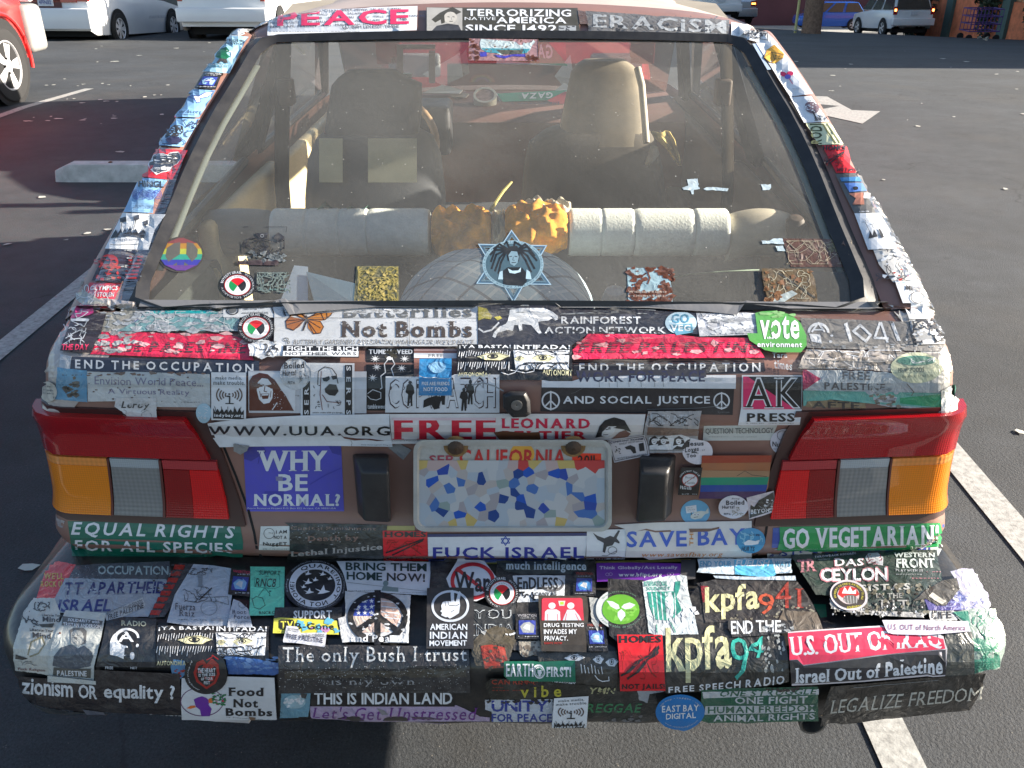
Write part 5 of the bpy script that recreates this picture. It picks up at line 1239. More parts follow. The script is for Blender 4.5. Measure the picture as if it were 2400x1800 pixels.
s.line([(690, 122), (702, 124)], 4, 'k'); s.line([(722, 122), (734, 124)], 4, 'k'); s.line([(712, 126), (716, 142)], 3, 's'); s.line([(702, 152), (722, 152)], 4, 'k'); s.poly([(640, 110), (668, 108), (672, 160), (650, 168)], 'Z')
s.t('TERRORIZING', 815, 72, 1488, 118, 'W', 'b', 4); s.t('NATIVE', 800, 124, 1000, 144, 'W', ''); s.t('AMERICA', 1005, 124, 1458, 164, 'W', 'b', 2); s.t('SINCE 1492', 805, 172, 1396, 220, 'W', 'b', 3); s.rect(1408, 180, 1520, 224, 'S'); s.doodle(1415, 185, 1510, 220, 6, 'k', 7); s.done()
s = S('o', [(1575, 82), (2512, 142), (2512, 246), (1600, 236)], (.11, .105, .10), 'worn grey sticker with peeling pale lettering ERACISM', 'worn', tear=5)
s.t('ERACiSM', 1630, 104, 2490, 190, 'S', 'b', 42); s.spk(1600, 170, 2500, 240, 60, (.03, .03, .03), 4, 12); s.line([(1610, 216), (1800, 222), (2200, 236), (2500, 250)], 4, 'S'); s.spk(1640, 110, 2480, 200, 40, (.11, .1, .1), 3, 9, 4); s.done()
S('o', [(1530, 80), (1580, 90), (1600, 170), (1545, 170)], 'E', 'bare brown gap between the header stickers', 'worn').done()
s = S('n', [(1600, 100), (1670, 96), (1745, 150), (1570, 240), (1500, 262), (1480, 230)], 'W', 'white card sticker curling round the left roof corner', 'crum', name='sticker')
s.line([(1560, 150), (1650, 115), (1690, 160), (1550, 245), (1505, 235), (1560, 150)], 3, 'k'); s.t('BAHAI', 1540, 150, 1600, 180, 'K', '', -20); s.poly([(1580, 170), (1640, 165), (1660, 190), (1600, 200)], 'k'); s.done()
s = S('p', [(312, 155), (515, 190), (612, 296), (560, 300), (310, 246)], 'W', 'white sticker wrapped round the right roof corner', 'flat')
s.line([(375, 180), (545, 225), (550, 275), (365, 232), (375, 180)], 3, 'k'); s.t('CONFRONT ZIONISM', 390, 190, 530, 212, 'K', '', 24); s.t('DIVEST FROM ISRAEL', 400, 214, 520, 228, 'k', '', 22); s.doodle(390, 232, 540, 262, 8, 'k', 5); s.done()
# ============ left pillar
s = S('n', [(1478, 245), (1610, 252), (1492, 490), (1322, 475)], 'c', 'sky blue sticker with a green walking figure near the top of the left pillar'); s.t('PRIDE IN', 1478, 268, 1580, 286, 'K', 'b', 6); s.t('JUSTICE', 1465, 290, 1572, 306, 'K', 'b', 6)
s.poly([(1440, 335), (1475, 320), (1490, 345), (1470, 360), (1490, 385), (1470, 400), (1430, 395), (1405, 385), (1420, 355)], 'G'); s.poly([(1430, 395), (1470, 400), (1475, 425), (1460, 425), (1440, 410), (1420, 430), (1410, 425)], 'k'); s.line([(1475, 345), (1505, 355), (1500, 385)], 5, 'W'); s.rect(1352, 428, 1478, 450, (.1, .25, .35)); s.scr(1356, 430, 1474, 450, 2, 'W'); s.done()
viv('n', [(1330, 478), (1440, 482), (1396, 592), (1268, 582)], 'small black sticker with a blue picture on the left pillar', 'W', 'c', 'flat')
s = S('n', [(1242, 590), (1400, 598), (1290, 772), (1118, 768)], 'I', 'light blue sticker with a white dove and the words seeds.org'); s.line([(1385, 605), (1330, 612), (1290, 635), (1262, 632), (1228, 640), (1262, 652), (1275, 680), (1300, 672), (1296, 650), (1345, 640), (1385, 605)], 4, 'B'); s.poly([(1385, 607), (1330, 614), (1292, 638), (1262, 636), (1266, 650), (1278, 677), (1298, 670), (1294, 648), (1343, 638)], 'W'); s.t('seeds.org', 1168, 722, 1302, 752, 'N', 's', 4); s.t('a cooperative', 1160, 748, 1262, 760, 'N', '', 4); s.done()
s = S('n', [(1125, 778), (1296, 782), (1185, 962), (1015, 952)], 'I', 'light blue sticker with a crouching figure drawing on the left pillar'); s.poly([(1105, 850), (1140, 825), (1185, 830), (1190, 870), (1150, 900), (1100, 895), (1080, 900)], 'k'); s.spk(1095, 835, 1180, 890, 26, 'I', 3, 6); s.doodle(1180, 790, 1270, 900, 12, 'N', 4); s.doodle(1050, 905, 1200, 950, 12, 'N', 5); s.ell(1130, 925, 45, 22, 'N'); s.line([(1190, 800), (1210, 840), (1240, 800)], 5, 'N'); s.done()
s = S('n', [(1020, 976), (1222, 986), (1122, 1178), (908, 1155)], 'R', 'red sticker with a black bison outlined in white')
bis = [(975, 1062), (985, 1035), (1020, 1016), (1060, 1010), (1085, 1020), (1105, 1005), (1150, 1000), (1168, 1020), (1172, 1040), (1150, 1075), (1110, 1090), (1100, 1115), (1050, 1125), (1020, 1140), (1000, 1120), (985, 1100)]
s.poly([(1075 + (x - 1075) * 1.07, 1065 + (y - 1065) * 1.09) for x, y in bis], 'W'); s.poly(bis, 'K'); s.ell(1098, 1055, 5, 5, 'W', 8); s.done()
s = S('n', [(915, 1162), (1085, 1178), (1000, 1300), (990, 1392), (812, 1385)], 'I', 'light blue sticker with four spiral drawings on the left pillar'); s.t('HINGL', 908, 1182, 1060, 1225, 'K', 'b', 6)
for k in range(4):
    for q in (1, .65, .32): s.ring(893 + k * 43, 1275, 24 * q, 32 * q, 4, 'B', 14)
s.scr(870, 1345, 1000, 1368, 2, 'N'); s.done()
s = S('n', [(806, 1392), (1080, 1402), (1010, 1500), (968, 1632), (692, 1622)], 'W', 'white sticker with a black crowd holding placards on the left pillar')
for a, b_, w_ in ((790, 1425, 36), (870, 1412, 34), (930, 1445, 28)): s.poly([(a, b_ + 4), (a + w_, b_ - 6), (a + w_ + 2, b_ + 24), (a + 2, b_ + 32)], 'k')
s.line([(800, 1460), (795, 1500)], 4, 'K'); s.line([(885, 1440), (868, 1500)], 4, 'K'); s.line([(940, 1470), (950, 1500)], 4, 'K')
s.poly([(728, 1560), (750, 1520), (765, 1500), (772, 1530), (795, 1495), (802, 1525), (820, 1490), (826, 1530), (850, 1480), (860, 1530), (880, 1495), (900, 1530), (930, 1500), (958, 1540), (940, 1560), (850, 1545), (760, 1552)], 'K'); s.t('scenes @ lecanon', 745, 1562, 905, 1582, 'N', 'i', -6); s.line([(728, 1600), (900, 1596)], 3, 'k'); s.done()
s = S('t', [(838, 488), (1372, 505), (1262, 905), (655, 897)], (.025, .018, .03), 'black sticker with faded red patches on the left pillar'); s.ell(880, 660, 110, 100, 'r'); s.ell(850, 650, 45, 50, 'K'); s.spk(700, 560, 1000, 880, 22, 'r', 12, 34); s.spk(760, 600, 960, 860, 20, 'K', 8, 22, 9)
for k in range(7): s.rect(1130 - k * 12, 580 + k * 46, 1320 - k * 14, 604 + k * 46, 'r')
s.spk(1000, 500, 1300, 880, 16, 'S', 6, 16, 2, 3); s.done()
s = S('t', [(612, 898), (1022, 910), (882, 1226), (455, 1242)], (.60, .03, .05), 'red sticker with white words OLYMPICS ON STOLEN NATIVE LAND')
s.t('OLYMPICS', 622, 940, 978, 1002, 'W', 'bi', 0); s.t('ON STOLEN', 603, 1028, 930, 1086, 'W', 'bi'); s.t('NATIVE LAND', 566, 1116, 900, 1164, 'W', 'bi'); s.t('www.NO2010.com', 472, 1192, 782, 1214, 'W', 'b'); s.ring(575, 980, 30, 50, 8, 'W', 20); s.doodle(480, 1040, 590, 1190, 12, 'W', 7); s.done()
s = S('a', [(500, 302), (762, 306), (702, 520), (604, 712), (352, 690), (375, 600)], (.03, .022, .03), 'black and purple sticker with a white line drawing of a ship on the left pillar')
s.poly([(498, 302), (762, 306), (600, 390), (440, 420)], (.30, .02, .12)); s.line([(500, 340), (540, 340), (530, 375), (480, 380), (500, 420), (590, 425), (555, 490), (450, 440), (545, 400), (590, 365), (545, 360)], 6, 'u')
s.poly([(445, 420), (600, 428), (590, 446), (450, 440)], 'u'); s.line([(380, 640), (440, 600), (545, 590), (570, 540), (520, 520), (460, 550), (400, 590)], 7, 'u'); s.doodle(390, 470, 570, 640, 14, 'u', 6); s.t('THE DAY', 372, 640, 600, 690, 'P', 'bi'); s.done()
# ============ right pillar
s = S('p', [(448, 296), (505, 292), (520, 390), (570, 462), (545, 466)], (.40, .50, .66), 'pale blue paper edge under the first card of the right pillar'); s.done()
s = S('p', [(470, 290), (606, 298), (700, 420), (835, 622), (690, 640), (600, 500)], 'W', 'white card with a yellow cube and a small pink flower on the right pillar'); s.poly([(590, 306), (652, 368), (648, 392), (600, 428), (560, 420), (522, 388), (545, 340)], (.80, .42, .05)); s.line([(524, 386), (580, 355), (650, 372)], 3, 'E'); s.line([(580, 355), (606, 425)], 3, 'E'); s.scr(600, 372, 645, 402, 2, 'E'); s.line([(575, 318), (590, 330)], 3, 'E')
s.ell(652, 496, 26, 14, 'P', 14, .4); s.ell(694, 494, 20, 15, 'P', 14); s.ell(682, 514, 20, 15, 'V', 14); s.line([(690, 526), (712, 560)], 4, 'P'); s.scr(690, 585, 765, 600, 1, 'u'); s.done()
s = S('p', [(690, 640), (828, 634), (930, 790), (940, 800), (782, 808)], 'W', 'white card with a leafy tree drawing on the right pillar'); s.ell(835, 712, 46, 34, (.18, .12, .14), 20, .6); s.spk(795, 685, 875, 740, 30, 'W', 2, 5); s.line([(840, 735), (870, 790)], 6, 'k'); s.doodle(850, 745, 925, 795, 9, 'k', 4); s.scr(810, 650, 830, 675, 2, 'k'); s.done()
s = S('p', [(794, 812), (950, 806), (1032, 946), (880, 950)], (.66, .68, .45), 'pale yellow sticker with hand cut black letters turned sideways'); s.t('RODI', 825, 815, 905, 945, (.06, .07, .02), 'b', 0, .12, True)
s.line([(905, 818), (985, 940)], 9, (.1, .11, .04)); s.line([(930, 815), (1008, 938)], 8, (.1, .11, .04)); s.done()
homes('p', 905, 952, 1048, 1132, 'red HOMES NOT JAILS sticker on the right pillar', 92)
s = S('p', [(990, 1138), (1142, 1132), (1290, 1395), (1118, 1405), (1055, 1280)], (.11, .11, .11), 'dark sticker with a blue and copper picture on the right pillar'); s.poly([(1020, 1165), (1130, 1160), (1148, 1190), (1030, 1190)], 'b'); s.poly([(1045, 1200), (1150, 1200), (1180, 1250), (1080, 1260)], (.1, .22, .6)); s.poly([(1075, 1268), (1160, 1262), (1170, 1340), (1100, 1340), (1120, 1300)], (.45, .18, .12)); s.rect(1165, 1265, 1200, 1300, 'W'); s.scr(1125, 1378, 1200, 1392, 1, 'W'); s.ell(1115, 1235, 16, 12, 'K', 12); s.done()
s = S('u', [(10, 458), (250, 455), (405, 715), (420, 820), (148, 830)], 'W', 'white sticker with a black crowd drawing on the right pillar'); s.poly([(150, 720), (165, 640), (190, 690), (200, 625), (240, 700)], 'k'); s.poly([(240, 620), (260, 625), (300, 710), (270, 712)], 'k'); s.poly([(355, 650), (385, 655), (400, 700), (365, 700)], 'k'); s.scr(90, 515, 150, 560, 3, 'k'); s.line([(120, 560), (175, 680)], 4, 'k'); s.doodle(160, 560, 380, 690, 8, 's', 4); s.done()
s = S('u', [(200, 825), (420, 818), (690, 1170), (400, 1160), (260, 980)], (.50, .50, .50), 'wrinkled clear and white remnants on the right pillar'); s.doodle(230, 830, 620, 1150, 26, (.07, .07, .08), 7); s.spk(380, 980, 560, 1150, 8, 'r', 6, 16); s.spk(260, 840, 600, 1140, 20, 'W', 8, 26); s.done()
s = S('u', [(415, 1148), (690, 1165), (860, 1540), (560, 1545)], 'W', 'white sticker with a rough round drawing low on the right pillar'); s.t('MIND', 520, 1195, 680, 1245, 'k', 'bs', 20); s.ring(635, 1320, 70, 66, 12, (.12, .12, .13), 20); s.scr(570, 1475, 770, 1500, 1, 'k'); s.doodle(560, 1380, 760, 1480, 8, 's', 4); s.scr(480, 1160, 680, 1185, 1, 'b'); s.done()
s = S('u', [(560, 1548), (862, 1545), (990, 1790), (640, 1800)], (.5, .5, .5), 'worn black and white sticker at the foot of the right pillar'); s.doodle(600, 1560, 900, 1780, 22, 'k', 14); s.spk(600, 1560, 900, 1780, 22, 'W', 8, 22); s.done()
# ============ hatch lip and deck
S('P', [(165, 725), (240, 700), (330, 712), (220, 900), (150, 985), (100, 960), (100, 905), (112, 850)], (.42, .38, .37), 'cloudy plastic wrapped round the left shoulder of the deck', 'crum').done()
S('P', [(2080, 716), (2175, 730), (2218, 790), (2252, 880), (2268, 975), (2190, 965), (2150, 800)], (.55, .54, .53), 'cloudy plastic wrapped round the right shoulder of the deck', 'crum').done()
S('P', [(335, 711), (700, 713), (1500, 716), (2080, 716), (2086, 733), (1500, 731), (700, 728), (330, 727)], (.17, .17, .178), 'grey tape strip sealing the foot of the hatch glass', 'flat', name='tape_strip', lift=.006).done()
s = S('a', [(250, 20), (340, 28), (780, 300), (1110, 330), (1000, 520), (700, 520), (620, 360)], (.30, .30, .28), 'cloudy wrinkled plastic over the left corner of the deck', 'crum'); s.doodle(350, 150, 760, 480, 16, 'W', 5); s.poly([(960, 400), (1060, 385), (1090, 430), (990, 445)], 'B'); s.spk(600, 300, 1080, 510, 40, 'u', 8, 22, 5, 2.5); s.done()
s = S('a', [(1100, 335), (1892, 330), (1895, 520), (820, 520), (1000, 430)], (.17, .34, .38), 'worn teal sheet under cloudy tape at the left of the deck', 'worn', tear=6); s.spk(1000, 340, 1890, 520, 70, 'u', 10, 30, 1, 3); s.rect(1120, 340, 1700, 368, (.02, .40, .45)); s.doodle(1000, 350, 1880, 515, 16, 'W', 5, 8); s.done()
s = S('a', [(1745, 300), (1950, 296), (2310, 300), (2300, 405), (1750, 402)], 'W', 'narrow white strip sticker with two round emblems under the hatch glass'); s.ring(1830, 342, 56, 42, 9, 'k'); s.ell(1830, 342, 36, 26, 's'); s.ring(2230, 345, 56, 46, 10, 'k'); s.ell(2230, 345, 36, 28, 's'); s.t('Hands off', 1960, 306, 2090, 324, 's', 'i'); s.t('the Long Haul', 1930, 332, 2120, 352, 's', 'bi'); s.t('www.thelonghaul.org', 1912, 360, 2140, 378, 's', 'b'); s.done()
s = S('b', [(165, 300), (1912, 306), (1920, 655), (160, 650)], 'W', 'wide white sticker with an orange butterfly and the words Butterflies Not Bombs')
# butterfly
s.poly([(290, 300), (345, 330), (400, 350), (440, 410), (430, 430), (330, 385), (285, 360), (295, 330)], (.62, .25, .05)); s.poly([(440, 415), (560, 355), (675, 348), (650, 390), (600, 430), (540, 445), (450, 430)], (.62, .25, .05)); s.poly([(425, 430), (300, 400), (262, 440), (270, 500), (330, 520), (380, 490)], (.45, .16, .05)); s.poly([(450, 430), (560, 445), (588, 490), (560, 545), (500, 550), (455, 500)], (.62, .22, .03))
for P_ in ([(290, 300), (440, 410), (675, 348)], [(285, 360), (430, 425), (262, 440)], [(440, 425), (600, 430)], [(445, 430), (500, 550), (560, 545), (588, 490), (560, 445), (445, 428)], [(430, 428), (330, 520), (270, 500), (262, 440), (300, 400)], [(290, 300), (285, 360)], [(675, 348), (650, 390), (600, 430)], [(440, 420), (345, 330)], [(440, 420), (560, 355)], [(445, 430), (560, 500)], [(450, 440), (530, 550)], [(428, 430), (280, 470)], [(440, 415), (380, 345)], [(560, 360), (590, 430)], [(610, 352), (620, 410)]): s.line(P_, 7, (.05, .02, .02))
s.line([(438, 395), (446, 430), (412, 520)], 14, (.06, .04, .03)); s.t('Butterflies', 760, 318, 1862, 414, 's', 'bs', -6); s.spk(760, 312, 1300, 372, 60, 'W', 8, 22, 3, 2.2); s.spk(1300, 310, 1860, 350, 30, 'W', 6, 16, 6, 2.2); s.t('Not Bombs', 735, 442, 1862, 582, (.09, .07, .06), 'bs', 2); s.spk(740, 440, 1860, 582, 60, 'W', 3, 8)
s.t('BUTTERFLY GARDENERS ASSOCIATION WORKING FOR WORLD PEACE', 328, 602, 1884, 640, (.16, .15, .15), 'i', 2, .12); s.spk(900, 600, 1880, 645, 40, 'W', 5, 12, 3); s.ring(265, 600, 24, 16, 7, 's', 12); s.ring(285, 625, 14, 12, 6, 's', 10); s.line([(1325, 400), (1330, 640)], 4, 's'); s.line([(170, 412), (1912, 416)], 2.5, 's'); s.done()
s = S('c', [(-108, 330), (700, 322), (1500, 345), (1790, 370), (1790, 555), (830, 560), (700, 650), (-105, 648)], (.045, .045, .06), 'long black sticker with a white jaguar and the words RAINFOREST ACTION NETWORK', 'worn')
s.poly([(-105, 345), (-30, 355), (15, 400), (0, 430), (-60, 420), (-105, 440)], 'y'); s.poly([(30, 410), (80, 400), (100, 420), (60, 438)], 'y')
s.poly([(165, 360), (260, 352), (460, 352), (540, 370), (580, 400), (582, 430), (555, 440), (530, 420), (500, 440), (410, 450), (420, 510), (440, 548), (415, 556), (350, 480), (270, 470), (275, 520), (250, 530), (235, 480), (205, 478), (190, 530), (150, 520), (60, 545), (40, 590), (15, 580), (30, 540), (80, 490), (130, 470), (150, 440)], 'W'); s.line([(70, 460), (10, 520), (-60, 540), (-100, 510)], 14, 'W'); s.line([(520, 405), (552, 430)], 6, 'K')
s.t('RAINFOREST', 608, 404, 1296, 468, 'W', 'b', 2); s.t('ACTION NETWORK', 465, 494, 1510, 552, 'W', 'b'); s.spk(470, 520, 1500, 560, 36, 'k', 5, 14, 2, 2.5); s.line([(600, 388), (1050, 378)], 5, 's'); s.line([(1040, 330), (1420, 345)], 7, 'S'); s.spk(0, 330, 1700, 400, 20, 'S', 3, 7, 2, 9); s.done()
s = S('c', ellp(1640, 462, 136, 98), (.46, .62, .74), 'round pale blue sticker with the letters GO VEG', 'flat'); s.t('GO', 1560, 385, 1712, 466, (.08, .24, .36), 'b', 0); s.t('VEG', 1545, 476, 1735, 536, 'W', 'b'); s.poly([(1545, 480), (1735, 470), (1745, 545), (1600, 570)], (.10, .27, .38)); s.t('VEG', 1552, 480, 1722, 534, 'W', 'b'); s.done()
s = S('c', [(1772, 378), (2200, 372), (2290, 380), (2300, 562), (1800, 578)], (.58, .60, .66), 'faded white sticker with a scribbled face beside the round green one', 'worn'); s.doodle(1800, 385, 2010, 440, 8, 's', 4); s.line([(1860, 470), (1900, 455), (1970, 465), (1985, 500), (1950, 528), (1890, 520), (1865, 490)], 5, 's'); s.spk(1900, 390, 2280, 560, 30, 'W', 10, 28, 1, 3); s.scr(2020, 545, 2260, 562, 1, 's'); s.done()
pink = (.70, .02, .08)
s = S('c', [(705, 690), (790, 610), (835, 556), (1600, 560), (1800, 585), (2230, 590), (2290, 640), (2362, 757), (715, 770)], pink, 'pink red sticker reading FREE PALESTINE on the right of the deck', 'crum', tear=4); s.t('FREE PALESTINE', 758, 624, 2330, 718, (.045, .03, .03), 'bi', 4, .16)
for k in range(5): s.line([(740, 634 + k * 19), (2330, 640 + k * 19)], 4, pink)
s.spk(720, 570, 2300, 760, 16, (.60, .30, .32), 8, 30, 1, 2.4); s.done()
s = S('c', [(712, 770), (2362, 758), (2372, 850), (2180, 876), (720, 886)], (.025, .025, .035), 'black sticker with spaced white words END THE OCCUPATION on the right'); s.t('END THE OCCUPATION', 765, 782, 2330, 860, 'W', 'b', -6, .30, ); s.line([(720, 800), (2350, 790)], 3, 's'); s.done()
s = S('a', [(700, 520), (880, 520), (1780, 540), (1985, 600), (2012, 765), (600, 712)], pink, 'pink red sticker reading FREE PALESTINE under cloudy tape on the left of the deck', 'crum', tear=4); s.t('FREE PALESTINE', 700, 600, 1960, 690, (.05, .03, .035), 'bi', 16, .18)
for k in range(4): s.line([(650, 612 + k * 20), (1980, 630 + k * 20)], 4, pink)
s.spk(640, 530, 1950, 700, 34, (.62, .38, .40), 8, 28, 1, 2.6); s.spk(640, 530, 1000, 700, 40, 'S', 8, 24, 5, 2.6); s.done()
s = S('a', [(440, 730), (2062, 770), (2060, 892), (430, 842)], (.035, .045, .075), 'dark sticker with spaced white words END THE OCCUPATION on the left'); s.t('END THE OCCUPATION', 475, 752, 2012, 826, 'W', 'b', 42, .30); s.done()
s = S('a', [(350, 715), (445, 730), (430, 842), (340, 830)], 'u', 'pale end flap wrapped round the left corner', 'crum'); s.done()
pal('a', 2035, 503, 160, 132, 'round black sticker with a red green white and black emblem on the deck')
s = S('b', [(-60, 640), (60, 600), (280, 640), (250, 740), (60, 770), (-50, 740)], 'W', 'torn white round sticker beside the pink one', 'crum', tear=8); s.doodle(0, 640, 220, 740, 10, 'k', 7); s.scr(20, 615, 200, 635, 1, 's'); s.done()
s = S('b', [(245, 655), (898, 660), (895, 762), (236, 752)], 'K', 'small black and white sticker reading FIGHT THE RICH NOT THEIR WARS'); s.poly([(245, 706), (893, 708), (890, 754), (240, 748)], 'W'); s.t('FIGHT THE RICH', 276, 664, 888, 702, 'W', 'b', 4); s.t('NOT THEIR WARS', 262, 714, 872, 742, 'K', 'b', 2); s.done()
s = S('b', [(955, 650), (1366, 650), (1366, 892), (1130, 892), (1125, 1188), (948, 1186)], 'K', 'black sticker with white stars and the word TUMBLEWEED'); s.t('TUMBLEWEED', 975, 662, 1352, 704, 'W', 'bs')
for a, b_ in ((1030, 745), (1285, 745), (1045, 815), (1260, 825), (1010, 905)): s.star(a, b_, 44, 'W', 34, 9, .28)
s.line([(1150, 740), (1110, 790), (1120, 860), (1080, 890), (1090, 990), (1075, 1000)], 8, 'W'); s.line([(1175, 740), (1200, 790), (1170, 830), (1190, 885)], 8, 'W'); s.ell(1155, 740, 28, 16, 'W', 14); s.line([(965, 1040), (1010, 1005), (1080, 1030), (1080, 1080), (1040, 1095), (990, 1085), (965, 1060)], 6, 'W'); s.t('tumbleweed', 965, 1130, 1120, 1170, 'W', 'b'); s.spk(1120, 655, 1220, 730, 14, 'Z', 8, 20); s.done()
s = S('b', [(1366, 650), (1735, 655), (1735, 900), (1366, 895)], 'E', 'patch of bare rose paint framed by stickers', 'flat'); s.el[0] = (s.el[0][0], (.26, .12, .10)); s.poly([(1366, 698), (1735, 700), (1735, 744), (1366, 740)], 'W'); s.t('FREE', 1490, 708, 1620, 734, 's', 'b'); s.rect(1366, 665, 1735, 680, (.45, .3, .3)); s.done()
s = yabasta('b', 1738, 645, 2732, 930, 2215, 'black sticker with drawn eyes reading YA BASTA INTIFADA on the deck'); s.t('AUTONOMY', 2475, 855, 2730, 888, 'C', 'b'); s.line([(2120, 880), (2180, 900), (2240, 880), (2260, 850)], 6, 'W'); s.line([(2200, 860), (2330, 885), (2400, 870), (2405, 840)], 6, 'W'); s.done()
s = S('b', [(1418, 775), (1694, 772), (1696, 1036), (1412, 1036)], (.02, .20, .46), 'small blue sticker reading PIGS ARE FRIENDS NOT FOOD', 'crum', lift=.001); s.ell(1570, 835, 75, 40, (.2, .42, .65)); s.t('PIGS ARE FRIENDS', 1440, 934, 1676, 960, 'W', 'b'); s.t('NOT FOOD', 1455, 972, 1660, 998, 'W', 'b'); s.scr(1500, 1006, 1610, 1014, 1, 'u'); s.crease(1418, 895, 1690, 905, 'W', 3)
# (laid after the white lettering sticker below)
pigs = s
# left corner under the deck
s = S('a', [(330, 818), (582, 842), (585, 1108), (300, 1082)], (.10, .28, .46), 'faded blue sticker wrapped round the left corner', 'crum', tear=3); s.spk(380, 900, 500, 1050, 18, (.1, .09, .08), 10, 26); s.scr(370, 870, 540, 890, 1, 'k'); s.done()
s = S('a', ellp(255, 1020, 72, 88, 24), (.50, .48, .44), 'pale oval tag at the far left corner', 'crum'); s.scr(215, 960, 300, 1080, 4, 's'); s.done()
s = S('a', [(585, 850), (1642, 878), (1645, 1150), (1180, 1145), (900, 1095), (590, 1100)], (.50, .53, .55), 'pale sticker with faded violet words Envision World Peace A Virtuous Reality', 'worn'); s.t('Envision World Peace...', 650, 890, 1585, 950, (.20, .19, .30), '', 24); s.t('A Virtuous Reality', 765, 985, 1465, 1045, (.20, .19, .30), '', 12); s.scr(1330, 1095, 1550, 1112, 1, 's'); s.spk(590, 860, 1640, 885, 26, (.18, .10, .07), 6, 16, 1, 3); s.spk(600, 880, 1500, 1100, 26, 'E', 4, 9, 7); s.done()
s = S('a', [(835, 1062), (1182, 1066), (1186, 1252), (950, 1240), (820, 1140)], (.55, .56, .58), 'torn white scrap with a handwritten word hanging over the left tail light', 'worn', tear=4); s.t('Leroy', 880, 1095, 1125, 1170, 'k', 'bi', 4); s.spk(870, 1090, 1130, 1130, 16, (.5, .51, .53), 6, 12); s.doodle(900, 1170, 1140, 1220, 5, 's', 3); s.done()
s = S('a', ellp(1590, 1195, 68, 82, 22), (.38, .56, .68), 'small pale blue round sticker at the left hatch gap', 'flat'); s.doodle(1545, 1140, 1630, 1250, 9, 'W', 5); s.done()
s = S('b', [(-60, 852), (960, 858), (958, 1205), (-55, 1200)], (.56, .58, .63), 'plain white sheet behind the portrait stickers'); s.scr(310, 1040, 370, 1060, 1, 'k'); s.done()
indy('a', [(1656, 866), (1956, 868), (1954, 1258), (1655, 1252)], 'white sticker reading make media make trouble above the left tail light')
s = S('b', [(-58, 862), (350, 868), (346, 1184), (-56, 1182)], 'W', 'white sticker with a brown print of a laughing man with long hair')
br = (.11, .03, .018); s.poly([(-50, 930), (-20, 888), (40, 868), (110, 878), (170, 920), (220, 990), (265, 1050), (335, 1180), (-50, 1180)], br); s.poly([(15, 1000), (25, 940), (60, 905), (110, 912), (140, 950), (155, 1010), (150, 1070), (125, 1110), (75, 1120), (35, 1080)], 'W')
s.line([(40, 968), (75, 962)], 9, br); s.line([(100, 968), (135, 975)], 9, br); s.line([(88, 965), (78, 1010), (102, 1016)], 7, br); s.poly([(48, 1032), (125, 1030), (112, 1075), (66, 1078)], br); s.poly([(56, 1036), (118, 1034), (114, 1046), (60, 1048)], 'W'); s.line([(40, 1010), (50, 1060)], 5, br); s.line([(138, 1010), (132, 1062)], 5, br); s.spk(160, 930, 300, 1170, 40, 'W', 2, 5, 2, 1); s.line([(150, 1170), (190, 1110)], 8, 'W'); s.done()
s = S('b', [(398, 788), (856, 792), (856, 1243), (392, 1240)], 'W', 'white sticker with a bearded smoker drawing between two black letter strips'); s.rect(412, 930, 474, 1222, 'K'); s.rect(774, 806, 836, 1222, 'K'); s.t('SERPS', 424, 800, 462, 1212, 'W', 'bs', 0, .45, 1); s.t('SERPS', 786, 816, 824, 1212, 'W', 'bs', 0, .45, 2); s.rect(412, 790, 474, 929, 'W')
s.line([(540, 960), (545, 860), (600, 822), (660, 835), (700, 880), (715, 950)], 7, 'k'); s.poly([(580, 905), (640, 890), (645, 915), (620, 935), (590, 932)], 'K'); s.poly([(655, 890), (705, 886), (702, 912), (670, 920)], 'K'); s.poly([(600, 990), (640, 955), (700, 960), (720, 1010), (690, 1050), (640, 1045), (605, 1020)], 'k'); s.doodle(500, 960, 560, 1160, 8, 'k', 5); s.line([(570, 860), (560, 1040), (580, 1170)], 6, (.15, .03, .03)); s.line([(580, 1040), (620, 1100), (740, 1110)], 6, (.15, .03, .03)); s.doodle(630, 1090, 740, 1160, 6, 'k', 4); s.t('smoke some with yo dawgs', 496, 1188, 752, 1204, 'k', 'b'); s.done()
s = S('b', ellp(350, 875, 134, 122), (.55, .58, .62), 'round white sticker with the handwritten words Being Boiled Hurts on the deck edge', 'worn'); s.t('Being', 290, 762, 372, 782, 's', 'i'); s.t('Boiled', 252, 788, 424, 840, 'k', 'b', -6); s.t('Hurts!', 240, 852, 355, 890, 'k', 'b', -4); s.t('PETA', 285, 932, 346, 955, 'k', 'b'); s.doodle(370, 860, 460, 970, 10, 's', 4); s.done()
s = S('b', [(1128, 892), (2104, 898), (2104, 1188), (1124, 1186)], (.60, .63, .68), 'white sticker with outlined letters COPWATCH and black figures'); s.t('COPWATCH', 1152, 912, 2074, 1152, (.035, .015, .02), 'b', 0, .12); s.t('COPWATCH', 1160, 922, 2066, 1142, (.62, .65, .70), '', 0, .145)
def man(s, x, y, h, c='K'):
    w_ = h * .14; s.ell(x, y + h * .08, w_ * .55, h * .07, c, 10); s.poly([(x - w_, y + h * .2), (x - w_ * .5, y + h * .14), (x + w_ * .6, y + h * .14), (x + w_ * 1.1, y + h * .24), (x + w_ * 1.3, y + h * .45), (x + w_ * .7, y + h * .55), (x + w_ * .7, y + h), (x + w_ * .2, y + h), (x, y + h * .62), (x - w_ * .3, y + h), (x - w_ * .9, y + h), (x - w_ * .6, y + h * .5), (x - w_ * 1.4, y + h * .42)], c)
